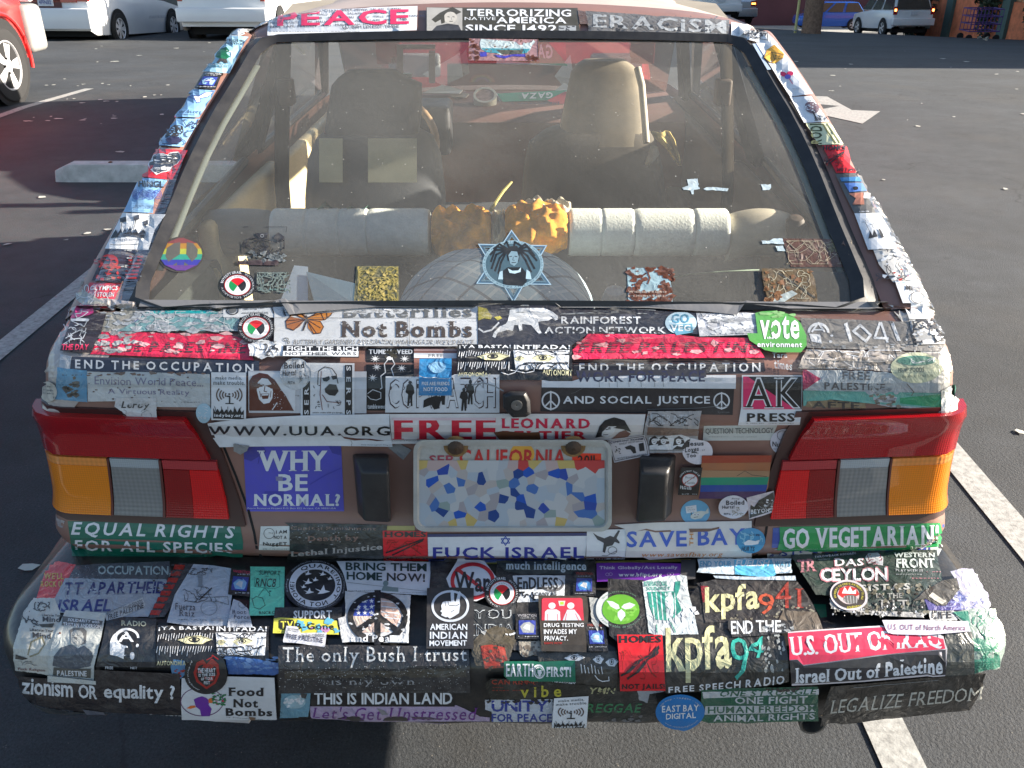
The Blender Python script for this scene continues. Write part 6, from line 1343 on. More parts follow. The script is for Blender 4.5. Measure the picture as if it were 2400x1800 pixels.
man(s, 1338, 925, 205); man(s, 1800, 975, 195); man(s, 1855, 925, 190); s.poly([(1490, 1060), (1560, 1040), (1640, 1060), (1600, 1090), (1585, 1150), (1545, 1160), (1520, 1120), (1450, 1145), (1455, 1080)], 'K'); s.poly([(1600, 1040), (1640, 1040), (1635, 1120), (1612, 1118)], 'K'); s.line([(1870, 960), (1960, 945), (2060, 965), (2140, 1000)], 9, (.25, .26, .28)); s.done()
pigs.done()
s = S('b', [(1345, 1184), (1890, 1186), (1892, 1200), (1128, 1196)], 'K', 'black lower edge of an older sticker').done()
# right of the lock
s = S('c', [(440, 930), (700, 930), (830, 888), (2106, 884), (2104, 985), (440, 975)], (.60, .62, .66), 'white sticker with the half covered words WORK FOR PEACE'); s.t('WORK FOR PEACE', 735, 862, 1838, 938, 'N', 'b', -4); s.poly([(735, 858), (1850, 852), (1850, 896), (1300, 884), (740, 900)], (.03, .03, .04))
for x in (930, 1015, 1085, 1185, 1290, 1405, 1480): s.line([(x, 925), (x + 4, 972)], 3, 's')
s.done()
s = S('c', [(440, 975), (2104, 986), (2090, 1226), (430, 1194)], (.030, .026, .03), 'black sticker with peace signs and the words AND SOCIAL JUSTICE'); s.peace(519, 1100, 80, 80, 14, 'W'); s.peace(1994, 1102, 72, 72, 13, 'W'); s.t('AND SOCIAL JUSTICE', 625, 1060, 1894, 1146, 'W', 'b', 0, .12); s.t('Syracuse', 1960, 1190, 2062, 1212, 's', ''); s.crease(1350, 1180, 2050, 1150, 's', 5); s.crease(700, 1040, 880, 950, 's', 3); s.done()
s = S('d', [(140, 882), (665, 884), (655, 1200), (640, 1305), (108, 1308), (135, 1150)], 'W', 'white sticker with large letters AK over a black and pink square and the word PRESS', 'flat', lift=.0012); s.rect(150, 894, 654, 1172, 'K'); s.poly([(150, 894), (190, 894), (600, 1172), (150, 1172)], (.68, .03, .14))
s.t('AK', 150, 900, 642, 1166, 'W', 'bs', 0, .0); s.t('AK', 162, 914, 630, 1156, 'K', 's', 0, .06); s.t('PRESS', 176, 1206, 592, 1278, 'K', 'bs'); s.scr(160, 1284, 575, 1296, 1, 's'); s.done()
s = S('d', [(665, 842), (1000, 845), (1380, 850), (1850, 960), (1852, 1175), (1400, 1150), (1200, 1110), (900, 1085), (668, 1145)], (.45, .49, .53), 'torn flag striped sticker reading FREE PALESTINE above the right tail light', 'crum', tear=5)
s.poly([(560, 842), (690, 842), (820, 912), (700, 990), (662, 1000), (662, 842)], (.42, .02, .10)); s.poly([(665, 1008), (1240, 1018), (1850, 1030), (1850, 1165), (1500, 1140), (1240, 1120), (900, 1085), (668, 1142)], (.12, .38, .34)); s.t('FREE', 1005, 854, 1240, 916, (.12, .12, .13), 'b', 6); s.t('PALESTINE', 848, 940, 1370, 1000, (.12, .12, .13), 'b', 10); s.spk(1240, 900, 1500, 1100, 26, (.45, .5, .55), 10, 30, 2, 2); s.poly([(1500, 1072), (1845, 1040), (1850, 1158), (1500, 1120)], (.01, .28, .13)); s.line([(1560, 950), (1620, 1020), (1600, 1050)], 6, (.12, .08, .06)); s.spk(1250, 1040, 1500, 1150, 18, (.2, .18, .15), 10, 22); s.done()
s = S('d', [(700, 1100), (900, 1090), (1200, 1115), (1210, 1160), (680, 1150)], (.22, .17, .10), 'older brown sticker with torn letters above the right tail light', 'worn', tear=4); s.t('AFTE', 740, 1098, 1150, 1158, 'k', 'b', 10); s.done()
s = S('d', [(640, 400), (1900, 440), (1920, 600), (1850, 690), (700, 660)], (.20, .19, .18), 'smoky grey plastic strip with white hand cut digits 104.1 FM', 'crum', tear=3)
s.ring(800, 530, 95, 88, 22, 'W', 24, pi, 2 * pi); s.line([(745, 520), (800, 445), (850, 520)], 16, 'W'); s.line([(765, 505), (835, 505)], 12, 'W'); s.poly([(720, 540), (815, 545), (830, 625), (740, 605)], 'W'); s.ell(915, 555, 14, 10, 'W', 10); s.ell(905, 608, 14, 12, 'W', 10)
s.poly([(1020, 455), (1050, 440), (1095, 605), (1070, 610)], 'W'); s.line([(1100, 520), (1160, 465), (1250, 550), (1210, 605), (1110, 525)], 22, 'W'); s.line([(1330, 445), (1285, 575), (1400, 580)], 20, 'W'); s.line([(1340, 445), (1395, 610)], 20, 'W'); s.poly([(1425, 455), (1450, 440), (1510, 600), (1480, 600)], 'W'); s.ell(1560, 590, 10, 10, 'W', 8); s.line([(1600, 470), (1645, 600)], 20, 'W'); s.line([(1600, 475), (1680, 465)], 16, 'W'); s.line([(1730, 590), (1710, 470), (1780, 560), (1790, 470), (1840, 580)], 16, 'W'); s.spk(700, 630, 1850, 660, 24, 'S', 4, 10, 1, 3); s.done()
s = S('d', [(690, 668), (1850, 700), (1880, 850), (1390, 850), (820, 835), (620, 830)], (.34, .31, .29), 'cloudy wrinkled tape over the right deck edge', 'crum', tear=5); s.doodle(720, 680, 1820, 830, 18, 'W', 5, 2, 3); s.line([(700, 750), (1850, 790)], 12, (.5, .46, .42)); s.spk(700, 690, 1800, 820, 26, (.16, .14, .12), 8, 20, 1, 5); s.t('Tara', 400, 700, 530, 745, 'W', 'b'); s.t('times', 415, 762, 570, 830, 'W', 'b', 20); s.done()
s = S('d', [(250, 385), (300, 372), (430, 366), (560, 400), (640, 470), (690, 580), (690, 660), (640, 720), (420, 720), (330, 700), (200, 620), (180, 560), (270, 560)], (.08, .30, .06), 'rounded green sticker reading vote the environment', 'flat', lift=.0012); s.t('vote', 290, 410, 628, 612, 'W', 'b', 0, .05); s.star(405, 528, 42, (.08, .30, .06), 44); s.t('the', 350, 588, 408, 612, 'W', 'b'); s.t('environment', 265, 634, 650, 676, 'W', 'b', 2); s.spk(260, 380, 640, 420, 10, (.2, .4, .15), 8, 20, 1, 3); s.done()
s = S('d', ellp(1640, 822, 222, 122, 32), (.58, .60, .42), 'pale oval sticker with a green hill and the words HEMP FOODS', 'worn'); s.poly(ellp(1640, 765, 165, 40, 20), (.10, .26, .20)); s.t('HEMP FOODS', 1482, 822, 1705, 858, (.05, .09, .08), 'bs', -4); s.t('BALANCED BY NATURE', 1520, 880, 1785, 902, (.08, .12, .1), 's', -6); s.doodle(1480, 750, 1800, 785, 6, 'W', 5); s.done()
s = S('d', [(1850, 1010), (1955, 950), (2090, 1140), (2160, 1262), (1850, 1235)], (.55, .58, .57), 'white and green corner scrap poking out above the right tail light', 'crum', lift=.001); s.poly([(1955, 960), (1975, 960), (1985, 1170), (1950, 1175)], (.02, .2, .15)); s.poly([(1950, 1155), (2060, 1150), (2075, 1172), (1950, 1178)], (.02, .24, .1)); s.t('CURE', 1940, 1200, 2120, 1235, (.06, .1, .09), 'bi', -6); s.poly([(2075, 1150), (2110, 1145), (2130, 1180), (2100, 1200)], (.03, .25, .2)); s.done()
# ============ hatch panel
s = S('b', [(-405, 1275), (-300, 1262), (-50, 1240), (400, 1215), (1160, 1200), (1160, 1300), (1185, 1478), (650, 1470), (0, 1476), (-300, 1482), (-360, 1400)], 'W', 'wide white sticker with black address letters WWW.UUA.ORG'); s.t('WWW.UUA.ORG', -398, 1292, 1162, 1366, 'K', 'b', 0, .14); s.poly([(715, 1330), (760, 1375), (880, 1395), (1000, 1400), (1120, 1425), (1050, 1428), (960, 1408), (860, 1420), (770, 1395)], (.13, .035, .025)); s.t('PCG Choice Lighters Program', 918, 1456, 1178, 1468, 'k', ''); s.crease(830, 1400, 835, 1470, 's', 3); s.done()
s = S('b', [(1162, 1200), (2000, 1196), (3358, 1202), (3330, 1392), (2760, 1428), (1182, 1452)], (.64, .63, .64), 'white sticker with red serif words FREE LEONARD PELTIER', 'flat')
s.t('FREE', 1178, 1236, 2064, 1402, (.55, .015, .04), 'bs', -2, .12); s.rect(1180, 1232, 2070, 1250, (.64, .50, .55)); s.line([(1190, 1404), (2070, 1400)], 3, 'k'); s.t('LEONARD', 2118, 1236, 2876, 1304, (.55, .015, .06), 'bs', 2, .14); s.t('PELTIER', 2118, 1322, 2856, 1394, (.55, .015, .04), 'bs', 2, .14)
s.t('Leonard Peltier Defense Committee PO Box 583 Lawrence KS 66044', 1185, 1410, 2120, 1426, 's', ''); X0 = 2028
s.poly([(X0 + 900, 1380), (X0 + 935, 1290), (X0 + 980, 1250), (X0 + 1060, 1228), (X0 + 1150, 1250), (X0 + 1210, 1330), (X0 + 1140, 1310), (X0 + 1040, 1300), (X0 + 1000, 1350), (X0 + 960, 1370)], 'K'); s.poly([(X0 + 960, 1330), (X0 + 1010, 1290), (X0 + 1080, 1290), (X0 + 1060, 1340), (X0 + 1000, 1375), (X0 + 955, 1360)], 'W'); s.line([(X0 + 990, 1312), (X0 + 1030, 1306)], 6, 'K'); s.line([(X0 + 970, 1354), (X0 + 1010, 1350)], 5, 'K')
s.poly([(X0 + 1030, 1400), (X0 + 1110, 1330), (X0 + 1160, 1315), (X0 + 1205, 1345), (X0 + 1180, 1370), (X0 + 1080, 1400)], (.20, .10, .075)); s.poly([(X0 + 25, 1332), (X0 + 110, 1322), (X0 + 300, 1335), (X0 + 420, 1330), (X0 + 430, 1395), (X0 + 395, 1425), (X0 + 200, 1420), (X0 + 80, 1405)], (.15, .06, .03)); s.done()
s = S('g', [(1350, 30), (1812, 26), (1790, 170), (1780, 290), (1830, 340), (1660, 382), (1362, 386), (1340, 250), (1310, 200)], (.36, .36, .38), 'grey worn sticker with drawn faces and torn lettering', 'crum', tear=3); s.poly([(1350, 150), (1790, 165), (1780, 220), (1345, 210)], (.20, .13, .10)); s.t('LIBERATE', 1375, 60, 1690, 128, 'w', 's'); s.doodle(1360, 50, 1780, 140, 16, 'k', 6)
s.poly([(1362, 230), (1640, 205), (1790, 260), (1790, 340), (1660, 356), (1365, 352)], 'W')
for a in (1400, 1480, 1610): s.poly([(a - 45, 320), (a - 30, 240), (a + 10, 215), (a + 45, 240), (a + 55, 300)], 'k'); s.ell(a + 4, 275, 24, 34, 'W', 14); s.line([(a - 8, 266), (a + 4, 262)], 4, 'k'); s.line([(a - 2, 292), (a + 14, 288)], 5, 'k')
s.poly([(1560, 352), (1600, 320), (1640, 330), (1690, 260), (1720, 240), (1700, 320), (1650, 354)], 'k'); s.line([(1365, 356), (1660, 358)], 4, 'k'); s.done()
s = S('g', [(1000, 252), (1325, 206), (1364, 402), (1062, 468)], (.58, .56, .60), 'tilted white sticker reading CONFRONT ZIONISM beside the plate'); s.line([(1012, 262), (1316, 218), (1350, 392), (1068, 452), (1012, 262)], 4, 'k'); s.t('CONFRONT ZIONISM', 1028, 276, 1310, 302, 'N', 'b', -48); s.t('DIVEST FROM ISRAEL', 1105, 296, 1312, 312, 'k', '', -30); s.poly([(1150, 330), (1200, 312), (1240, 330), (1250, 380), (1225, 385), (1200, 350), (1165, 350)], 'k'); s.poly([(1270, 300), (1312, 290), (1322, 360), (1278, 366)], 'k'); s.doodle(1070, 320, 1120, 385, 8, 'k', 5); s.t('BOYCOTT ISRAELI GOODS AND EVENTS', 1090, 425, 1335, 440, 'k', '', -42); s.done()
s = S('g', [(1842, 176), (2100, 168), (2478, 166), (2420, 300), (1832, 304)], (.52, .55, .54), 'pale sticker with narrow serif words QUESTION TECHNOLOGY'); s.t('QUESTION TECHNOLOGY', 1856, 196, 2442, 250, (.08, .09, .09), 's', -6, .06); s.scr(1886, 262, 2060, 274, 1, 's'); s.scr(2100, 264, 2300, 274, 1, 's'); s.done()
s = S('g', ellp(1776, 370, 130, 112), (.62, .60, .66), 'round white sticker reading Jesus Loves Me Too', 'flat'); s.t('Jesus', 1688, 282, 1828, 332, 'K', 'b', -4); s.t('Loves', 1668, 338, 1786, 376, 'K', 'b', -14); s.t('Me,', 1724, 362, 1782, 388, 'K', 'b'); s.t('Too', 1680, 388, 1762, 424, 'K', 'b', -6); s.ell(1820, 356, 4, 4, 'K', 6); s.ell(1834, 354, 4, 4, 'K', 6); s.doodle(1815, 410, 1870, 445, 4, 'K', 4); s.done()
s = S('h', ellp(516, 315, 130, 116), (.62, .60, .68), 'round white sticker reading I AM NOT A NUGGET right of the hatch', 'flat'); s.ring(490, 255, 46, 44, 4, 'k', 20); s.line([(490, 250), (505, 252)], 4, 'k'); s.line([(512, 255), (526, 258)], 4, 'k'); s.line([(496, 268), (520, 268)], 3, 'k'); s.t('I AM', 545, 264, 618, 292, 'K', 'b', 8); s.t('NOT A', 512, 288, 600, 320, 'K', 'b', 8); s.t('NuggET', 404, 306, 584, 362, 'K', 'b', 26); s.t('Go Veg', 415, 365, 462, 378, 'k', '', 4); s.poly([(472, 378), (530, 392), (526, 412), (468, 394)], 'K'); s.done()
s = S('g', [(1812, 402), (2412, 400), (2398, 500), (2380, 680), (2330, 776), (1780, 776), (1800, 600)], (.34, .13, .055), 'rainbow striped sticker with faded upper bands on the hatch', 'flat')
s.poly([(1812, 402), (2412, 400), (2404, 462), (1808, 468)], (.30, .045, .02)); s.poly([(1808, 530), (2392, 535), (2386, 592), (1804, 592)], (.34, .20, .11)); s.poly([(1804, 592), (2386, 588), (2372, 655), (1800, 658)], (.01, .25, .15)); s.poly([(1800, 658), (2374, 655), (2360, 712), (1796, 716)], (.01, .06, .30)); s.poly([(1796, 716), (2362, 712), (2332, 776), (1782, 776)], (.06, .025, .10)); s.line([(2110, 580), (2180, 535), (2240, 570), (2370, 585)], 4, 'k'); s.done()
s = S('g', [(1632, 504), (1816, 506), (1776, 746), (1604, 742)], 'K', 'small black sticker with a crossed out white circle'); s.ell(1708, 612, 66, 56, 'W'); s.ring(1708, 612, 70, 60, 7, 'r'); s.t('Procter', 1670, 578, 1752, 600, 'k', ''); s.t('& Gamble', 1662, 626, 1750, 646, 'k', ''); s.line([(1660, 642), (1754, 578)], 5, 'r'); s.arc("DON'T BUY THE LIE", 1708, 612, 82, 72, 200, 335, 14, 'W'); s.t('P&G kills', 1625, 660, 1720, 690, 'W', 'b', 6); s.scr(1640, 726, 1770, 740, 1, 'W'); s.done()
s = S('g', ellp(1768, 925, 127, 110), (.14, .40, .62), 'round blue sticker with a white fish holding a placard', 'flat'); s.poly([(1682, 872), (1775, 858), (1780, 918), (1690, 932)], 'W'); s.scr(1700, 876, 1762, 918, 3, 's'); s.line([(1732, 925), (1735, 962)], 6, 'k'); s.poly([(1725, 955), (1760, 920), (1820, 910), (1855, 915), (1880, 880), (1882, 930), (1850, 940), (1820, 975), (1760, 985), (1730, 975)], (.62, .64, .58)); s.ell(1762, 942, 12, 12, 'W', 12); s.ell(1790, 942, 12, 12, 'W', 12); s.ell(1764, 944, 5, 5, 'K', 8); s.ell(1791, 944, 5, 5, 'K', 8); s.line([(1755, 968), (1790, 962)], 4, 'k'); s.done()
s = S('h', [(165, 765), (398, 706), (424, 900), (300, 945), (188, 975)], (.58, .52, .56), 'torn black and white sticker tilted beside the right tail light', 'worn'); s.poly([(270, 790), (395, 715), (415, 830), (420, 890), (190, 965), (200, 830), (230, 850)], (.03, .03, .025)); s.t('BEYOND', 200, 880, 395, 930, 'W', 'b', -22); s.spk(320, 770, 410, 890, 12, 'W', 5, 12); s.doodle(240, 800, 400, 880, 8, 'S', 4); s.done()
s = S('g', ellp(2080, 855, 128, 112), (.60, .60, .66), 'round white sticker with the words Being Boiled Hurts by the rainbow sticker', 'flat'); s.t('Being', 2065, 764, 2132, 782, 'k', 'i'); s.t('Boiled', 2016, 790, 2172, 832, 'k', 'b', -4); s.t('Hurts!', 1984, 836, 2088, 864, 'k', 'b', -4); s.t('PETA', 1998, 900, 2056, 922, 'k', 'b'); s.doodle(2070, 850, 2170, 940, 12, 'e', 4); s.done()
s = S('f', [(-108, 338), (0, 335), (640, 336), (736, 345), (762, 914), (-80, 916)], (.09, .085, .50), 'large violet blue sticker reading WHY BE NORMAL', 'flat'); s.poly([(-108, 345), (60, 340), (90, 400), (-40, 480), (-100, 460)], (.05, .05, .30)); s.poly([(625, 342), (735, 345), (735, 430), (660, 410)], (.05, .05, .32)); s.line([(735, 540), (600, 600), (470, 680)], 9, (.06, .06, .42)); s.poly([(75, 740), (240, 740), (245, 860), (85, 862)], (.06, .06, .38))
s.t('WHY', 10, 388, 612, 566, 'W', 'bs', 0, .0); s.t('BE', 195, 592, 446, 738, 'W', 'bs', 0, .1); s.t('NORMAL?', -22, 762, 724, 868, 'W', 'bs', 0, .08); s.t('Peace Resource Project P.O. Box 1122 Arcata, CA 95521 USA', -70, 880, 692, 898, 'W', ''); s.line([(40, 400), (20, 500)], 6, (.05, .05, .3)); s.poly([(170, 612), (230, 612), (235, 650), (175, 650)], (.22, .22, .38)); s.done()
for k, (P_, lb) in enumerate((([(1143, 362), (1230, 314), (1346, 382), (1275, 470)], 'diamond shaped scrap of grey tape left of the plate'), ([(-180, 302), (-40, 320), (-60, 365), (-120, 400), (-180, 370)], 'crumpled grey tape on the corner of the violet blue sticker'))):
    s = S('f', P_, (.24, .25, .26), lb, 'crum', tear=3, name='tape_scrap', lift=.001); s.crease(P_[0][0] + 10, P_[0][1] - 4, P_[2][0] - 20, P_[2][1] - 20, 'S', 4); s.done()
s = S('f', [(42, 1045), (290, 1042), (295, 1256), (25, 1250)], (.62, .64, .62), 'square white sticker reading I AM NOT A NUGGET at the lower left of the hatch'); s.ring(115, 1106, 48, 46, 4, 'k', 20); s.line([(112, 1100), (130, 1102)], 4, 'k'); s.line([(138, 1104), (150, 1102)], 4, 'k'); s.t('I AM', 174, 1080, 268, 1108, 'K', 'b', -4); s.t('NOT A', 156, 1124, 266, 1152, 'K', 'b', 2); s.t('NuggET', 62, 1180, 270, 1218, 'K', 'b'); s.scr(62, 1232, 280, 1244, 1, 'k'); s.done()
S('f', [(1132, 1040), (1372, 1040), (1372, 1085), (1130, 1085)], (.42, .36, .12), 'dull yellow strip above the red sticker').done()
S('f', [(1140, 1350), (2840, 1352), (3760, 1330), (3760, 1352), (2800, 1372), (1150, 1366)], (.45, .40, .10), 'thin yellow edge of an older sticker along the hatch bottom', 'worn', tear=3).done()
s = S('f', [(250, 1012), (1136, 1030), (1102, 1362), (256, 1360), (292, 1250), (290, 1042)], (.022, .024, .022), 'black sticker with worn grey words about Lethal Injustice', 'worn', tear=2); s.t('Capital Punishment', 300, 1042, 1040, 1082, (.20, .13, .11), 'b', 6); s.spk(300, 1035, 1040, 1090, 40, 'K', 4, 10); s.spk(300, 1035, 900, 1100, 24, 'S', 2, 6, 3); s.t('Death by', 450, 1126, 892, 1186, (.20, .12, .10), 'bs', -10); s.spk(450, 1100, 900, 1200, 24, 'K', 4, 12); s.spk(300, 1090, 900, 1200, 30, 'S', 2, 6, 4, 2.5); s.t('Lethal Injustice', 300, 1256, 1092, 1316, (.36, .35, .34), 'bs', -64, .05); s.t('The Justice Project', 305, 1326, 542, 1344, 'S', 'b'); s.t('www.CJReform.org', 865, 1332, 1110, 1350, 'S', 'b'); s.done()
homes('f', 1096, 1080, 1480, 1352, 'red HOMES NOT JAILS sticker under the plate', 10)
blu = (.015, .06, .36)
s = S('f', [(1485, 1112), (2400, 1104), (2862, 1098), (2840, 1352), (1492, 1368)], 'W', 'white sticker with blue stripes, a six pointed star and large blue words'); s.poly([(1485, 1108), (2862, 1098), (2860, 1122), (1486, 1132)], (.02, .03, .14)); s.poly([(1490, 1320), (2844, 1318), (2842, 1350), (1492, 1362)], blu); s.t('FUCK ISRAEL', 1530, 1216, 2832, 1306, (.02, .03, .28), 'b', -2, .12)
X0 = 2156
for q in (0, pi): s.line([(X0 + 42 * sin(a + q), 1164 - 38 * cos(a + q)) for a in (0, 2 * pi / 3, 4 * pi / 3, 2 * pi)], 7, blu)
s.done()
s = S('g', [(830, 1072), (1164, 1066), (1172, 1175), (1156, 1345), (822, 1346)], 'W', 'white sticker with a black raven in flight under the right of the plate'); s.poly([(880, 1095), (920, 1120), (980, 1140), (1030, 1120), (1060, 1130), (1100, 1075), (1116, 1078), (1085, 1140), (1112, 1172), (1108, 1186), (1070, 1170), (1050, 1200), (1000, 1210), (985, 1260), (965, 1250), (975, 1180), (920, 1150)], (.05, .05, .06)); s.ring(1050, 1240, 40, 32, 4, 'k', 16); s.line([(1090, 1240), (1000, 1285), (960, 1282)], 4, 'k'); s.scr(842, 1292, 1152, 1308, 1, (.1, .02, .04)); s.scr(860, 1314, 1140, 1328, 1, 'k'); s.done()
s = S('g', [(1062, 1028), (1400, 1008), (2248, 994), (2252, 1310), (1160, 1332), (1172, 1180), (1160, 1065)], (.63, .62, .62), 'white sticker with blue words SAVE THE BAY and an orange web address', 'flat'); s.t('SAVE', 1172, 1082, 1690, 1214, (.05, .12, .52), 'b', -6, .07); s.t('BAY', 1784, 1064, 2190, 1200, (.05, .12, .52), 'b', -8, .05)
for k, c in enumerate(((.30, .50, .66), (.12, .42, .66), (.05, .30, .62))):
    pass
s.t('THE', 1712, 1062, 1746, 1200, (.55, .24, .05), 'b', 0, .1, 1); s.t('www.savesfbay.org', 1305, 1252, 2002, 1296, (.52, .20, .05), 'i', -4); s.poly([(1260, 1082), (1340, 1060), (1420, 1078), (1550, 1072), (1556, 1086), (1420, 1092), (1330, 1072)], (.2, .1, .07)); s.poly([(1705, 1060), (1900, 1058), (1970, 1044), (1965, 1060), (1880, 1084), (1720, 1090)], (.16, .08, .05)); s.done()
s = S('h', ellp(212, 1155, 124, 102, 30), (.05, .26, .48), 'blue oval sticker with a small white fish at the lower right of the hatch', 'flat'); s.doodle(120, 1080, 310, 1180, 10, (.2, .45, .62), 10); s.poly([(150, 1175), (190, 1150), (250, 1160), (285, 1150), (275, 1185), (220, 1195), (160, 1195)], 'W'); s.t('HURTS', 130, 1205, 245, 1240, 'N', 'bi'); s.scr(200, 1100, 300, 1125, 1, 'N'); s.done()
# quarter panels under the tail lights
s = S('e', [(402, 1000), (1890, 1022), (1918, 1180), (1912, 1312), (440, 1306), (428, 1180)], (.005, .13, .085), 'green sticker with slanted white words EQUAL RIGHTS FOR ALL SPECIES', 'flat'); s.t('EQUAL RIGHTS', 432, 1004, 1850, 1136, 'W', 'bi', 34, .2); s.t('FOR ALL SPECIES', 466, 1160, 1832, 1252, 'W', 'b', 28, .14); s.t('WWW.PEACESUPPLIES.ORG', 1330, 1282, 1566, 1294, 'u', ''); s.done()
s = S('h', [(360, 1262), (440, 1240), (1870, 1205), (1878, 1220), (1842, 1300), (362, 1338)], (.58, .60, .60), 'white sticker strip with navy words STOP FBI TERRORISM', 'flat'); s.t('STOP FBI TERRORISM!', 488, 1258, 1772, 1306, 'n', 'b', -28, .14); s.doodle(380, 1268, 480, 1310, 8, 'n', 6); s.done()
s = S('h', [(412, 1058), (1912, 1028), (1908, 1140), (1860, 1180), (400, 1230)], (.03, .07, .34), 'blue ends of an older sticker below the right tail light', 'flat'); s.done()
s = S('h', [(466, 1050), (1850, 1015), (1872, 1120), (1852, 1225), (1600, 1240), (440, 1266), (470, 1160)], (.01, .26, .07), 'bright green sticker reading GO VEGETARIAN', 'flat'); s.t('GO VEGETARIAN!', 496, 1062, 1832, 1234, 'W', 'bs', -34, .08); s.scr(500, 1236, 1780, 1246, 1, 'u', dy=-24); s.done()
S('e', [(120, 880), (160, 940), (350, 990), (380, 1000), (360, 1060), (150, 1030)], (.30, .26, .27), 'worn pale paint left of the green sticker', 'worn', tear=4, name='worn_paint').done()
# ============ bumper, left to right
s = S('i', [(372, 92), (480, 64), (646, 96), (570, 320), (470, 425), (268, 420)], (.62, .04, .05), 'red torn sticker with yellow letters at the left end of the bumper', 'crum', tear=4); s.t("WE'LL", 340, 176, 530, 238, (.55, .35, .05), 'bs', 4); s.t('ROCK U', 310, 256, 515, 312, (.55, .35, .05), 'bs', 4); s.done()
s = S('i', [(640, 110), (900, 92), (1546, 68), (1570, 200), (1510, 250), (572, 242)], (.07, .075, .095), 'dark grey sticker with silver word OCCUPATION', 'crum', tear=3); s.t('OCCUPATION,', 860, 112, 1562, 212, (.34, .42, .44), 'b', 6, .06); s.spk(600, 120, 880, 235, 16, 'S', 3, 7); s.done()
s = S('i', [(545, 234), (800, 236), (1532, 244), (1480, 385), (1345, 605), (930, 610), (700, 560), (400, 570), (450, 420)], (.30, .34, .40), 'grey blue sheet with navy words BOYCOTT APARTHEID ISRAEL', 'crum', tear=4); s.t('TT APARTHEID', 548, 276, 1512, 396, (.015, .025, .14), 'bi', -10, .08); s.t('ISRAEL', 470, 440, 985, 560, (.015, .025, .16), 'bi', -4, .07); s.spk(560, 240, 1500, 420, 50, (.36, .4, .46), 5, 15, 1, 2); s.line([(820, 380), (1450, 385)], 4, 'S'); s.done()
s = S('i', [(925, 592), (1290, 420), (1316, 500), (960, 680)], (.44, .47, .50), 'slanted small pale sticker reading FREE PALESTINE on the left of the bumper', 'worn'); s.t('BOYCOTT Israeli GOODS', 950, 560, 1290, 596, 's', 'b', -120); s.t('FREE PALESTINE', 962, 590, 1302, 640, (.06, .06, .07), 'b', -118); s.done()
s = S('i', [(1640, 90), (1790, 100), (1640, 400), (1500, 610), (1350, 620), (1400, 500), (1560, 240)], (.045, .045, .055), 'dark strip with faded red marks running down the bumper', 'crum', tear=4)
for k in range(8): s.poly([(1600 - k * 32, 110 + k * 62), (1700 - k * 32, 115 + k * 62), (1680 - k * 33, 160 + k * 62), (1585 - k * 32, 155 + k * 62)], 'r')
s.spk(1400, 110, 1700, 600, 40, (.045, .045, .055), 6, 16); s.done()
s = S('i', [(1780, 106), (1960, 118), (2192, 156), (2140, 470), (2118, 722), (1700, 690), (1524, 664), (1600, 400)], (.42, .47, .56), 'pale blue grey sticker with a rooted tree drawing reading Fuerza Raiz', 'crum'); s.doodle(1730, 150, 1960, 210, 26, 'k', 4, 1, 3); s.poly([(1815, 200), (1870, 200), (1865, 300), (1880, 330), (1820, 330), (1830, 290)], (.22, .25, .3)); s.doodle(1680, 330, 2000, 470, 16, 'k', 4, 2); s.line([(1690, 400), (1700, 460), (1820, 480), (1900, 450)], 5, 'k'); s.line([(1840, 450), (1955, 340)], 12, 'k'); s.ring(1930, 530, 80, 70, 4, 's', 20); s.t('Fuerza', 1604, 482, 1800, 545, (.05, .05, .07), 's', 10); s.t('Raíz', 1645, 548, 1790, 605, (.05, .05, .07), 's', 8); s.scr(1640, 630, 2060, 650, 1, 's', dy=10); s.line([(1900, 430), (2110, 420), (2120, 500), (1990, 460)], 5, 's'); s.done()
s = S('i', [(250, 425), (450, 425), (505, 560), (500, 700), (440, 1000), (405, 1148), (80, 1104), (62, 1000), (60, 880), (150, 560)], (.50, .51, .48), 'dirty white sheet repeating the words Liberate Your Mind', 'crum', tear=5); s.t('Liberate Your', 330, 578, 520, 602, 'k', 'b', 8); s.t('Mind', 335, 606, 502, 654, 'k', 'b', 6); s.t('Liberate Your', 215, 714, 440, 742, 'k', 'b', 14); s.t('Mind', 240, 754, 415, 806, 'k', 'b', 10)
s.doodle(210, 470, 400, 560, 10, 'k', 9); s.line([(200, 950), (230, 840), (330, 800), (360, 860), (300, 940), (220, 965)], 14, 'e'); s.doodle(130, 600, 300, 700, 10, 'k', 9); s.poly([(300, 680), (450, 670), (430, 710), (330, 705)], 'Z'); s.t('Fuck Religion', 110, 1068, 362, 1098, (.2, .1, .1), 'b', 16); s.doodle(110, 1010, 320, 1050, 5, 's', 4); s.poly([(90, 950), (200, 985), (150, 1000), (85, 990)], 'K'); s.done()
s = S('i', [(555, 546), (745, 556), (942, 572), (900, 800), (835, 1060), (832, 1222), (410, 1186), (385, 1020), (440, 820), (500, 660)], (.50, .53, .52), 'white sticker with a portrait in a dark jacket and the word PALESTINE', 'crum', tear=2); s.poly([(528, 604), (912, 652), (890, 722), (520, 690)], (.10, .105, .11)); s.t('SOLIDARITY with', 578, 624, 880, 652, 'W', 'bi', 24); s.t('TRISTAN ANDERSON', 536, 662, 894, 698, 'W', 'b', 26)
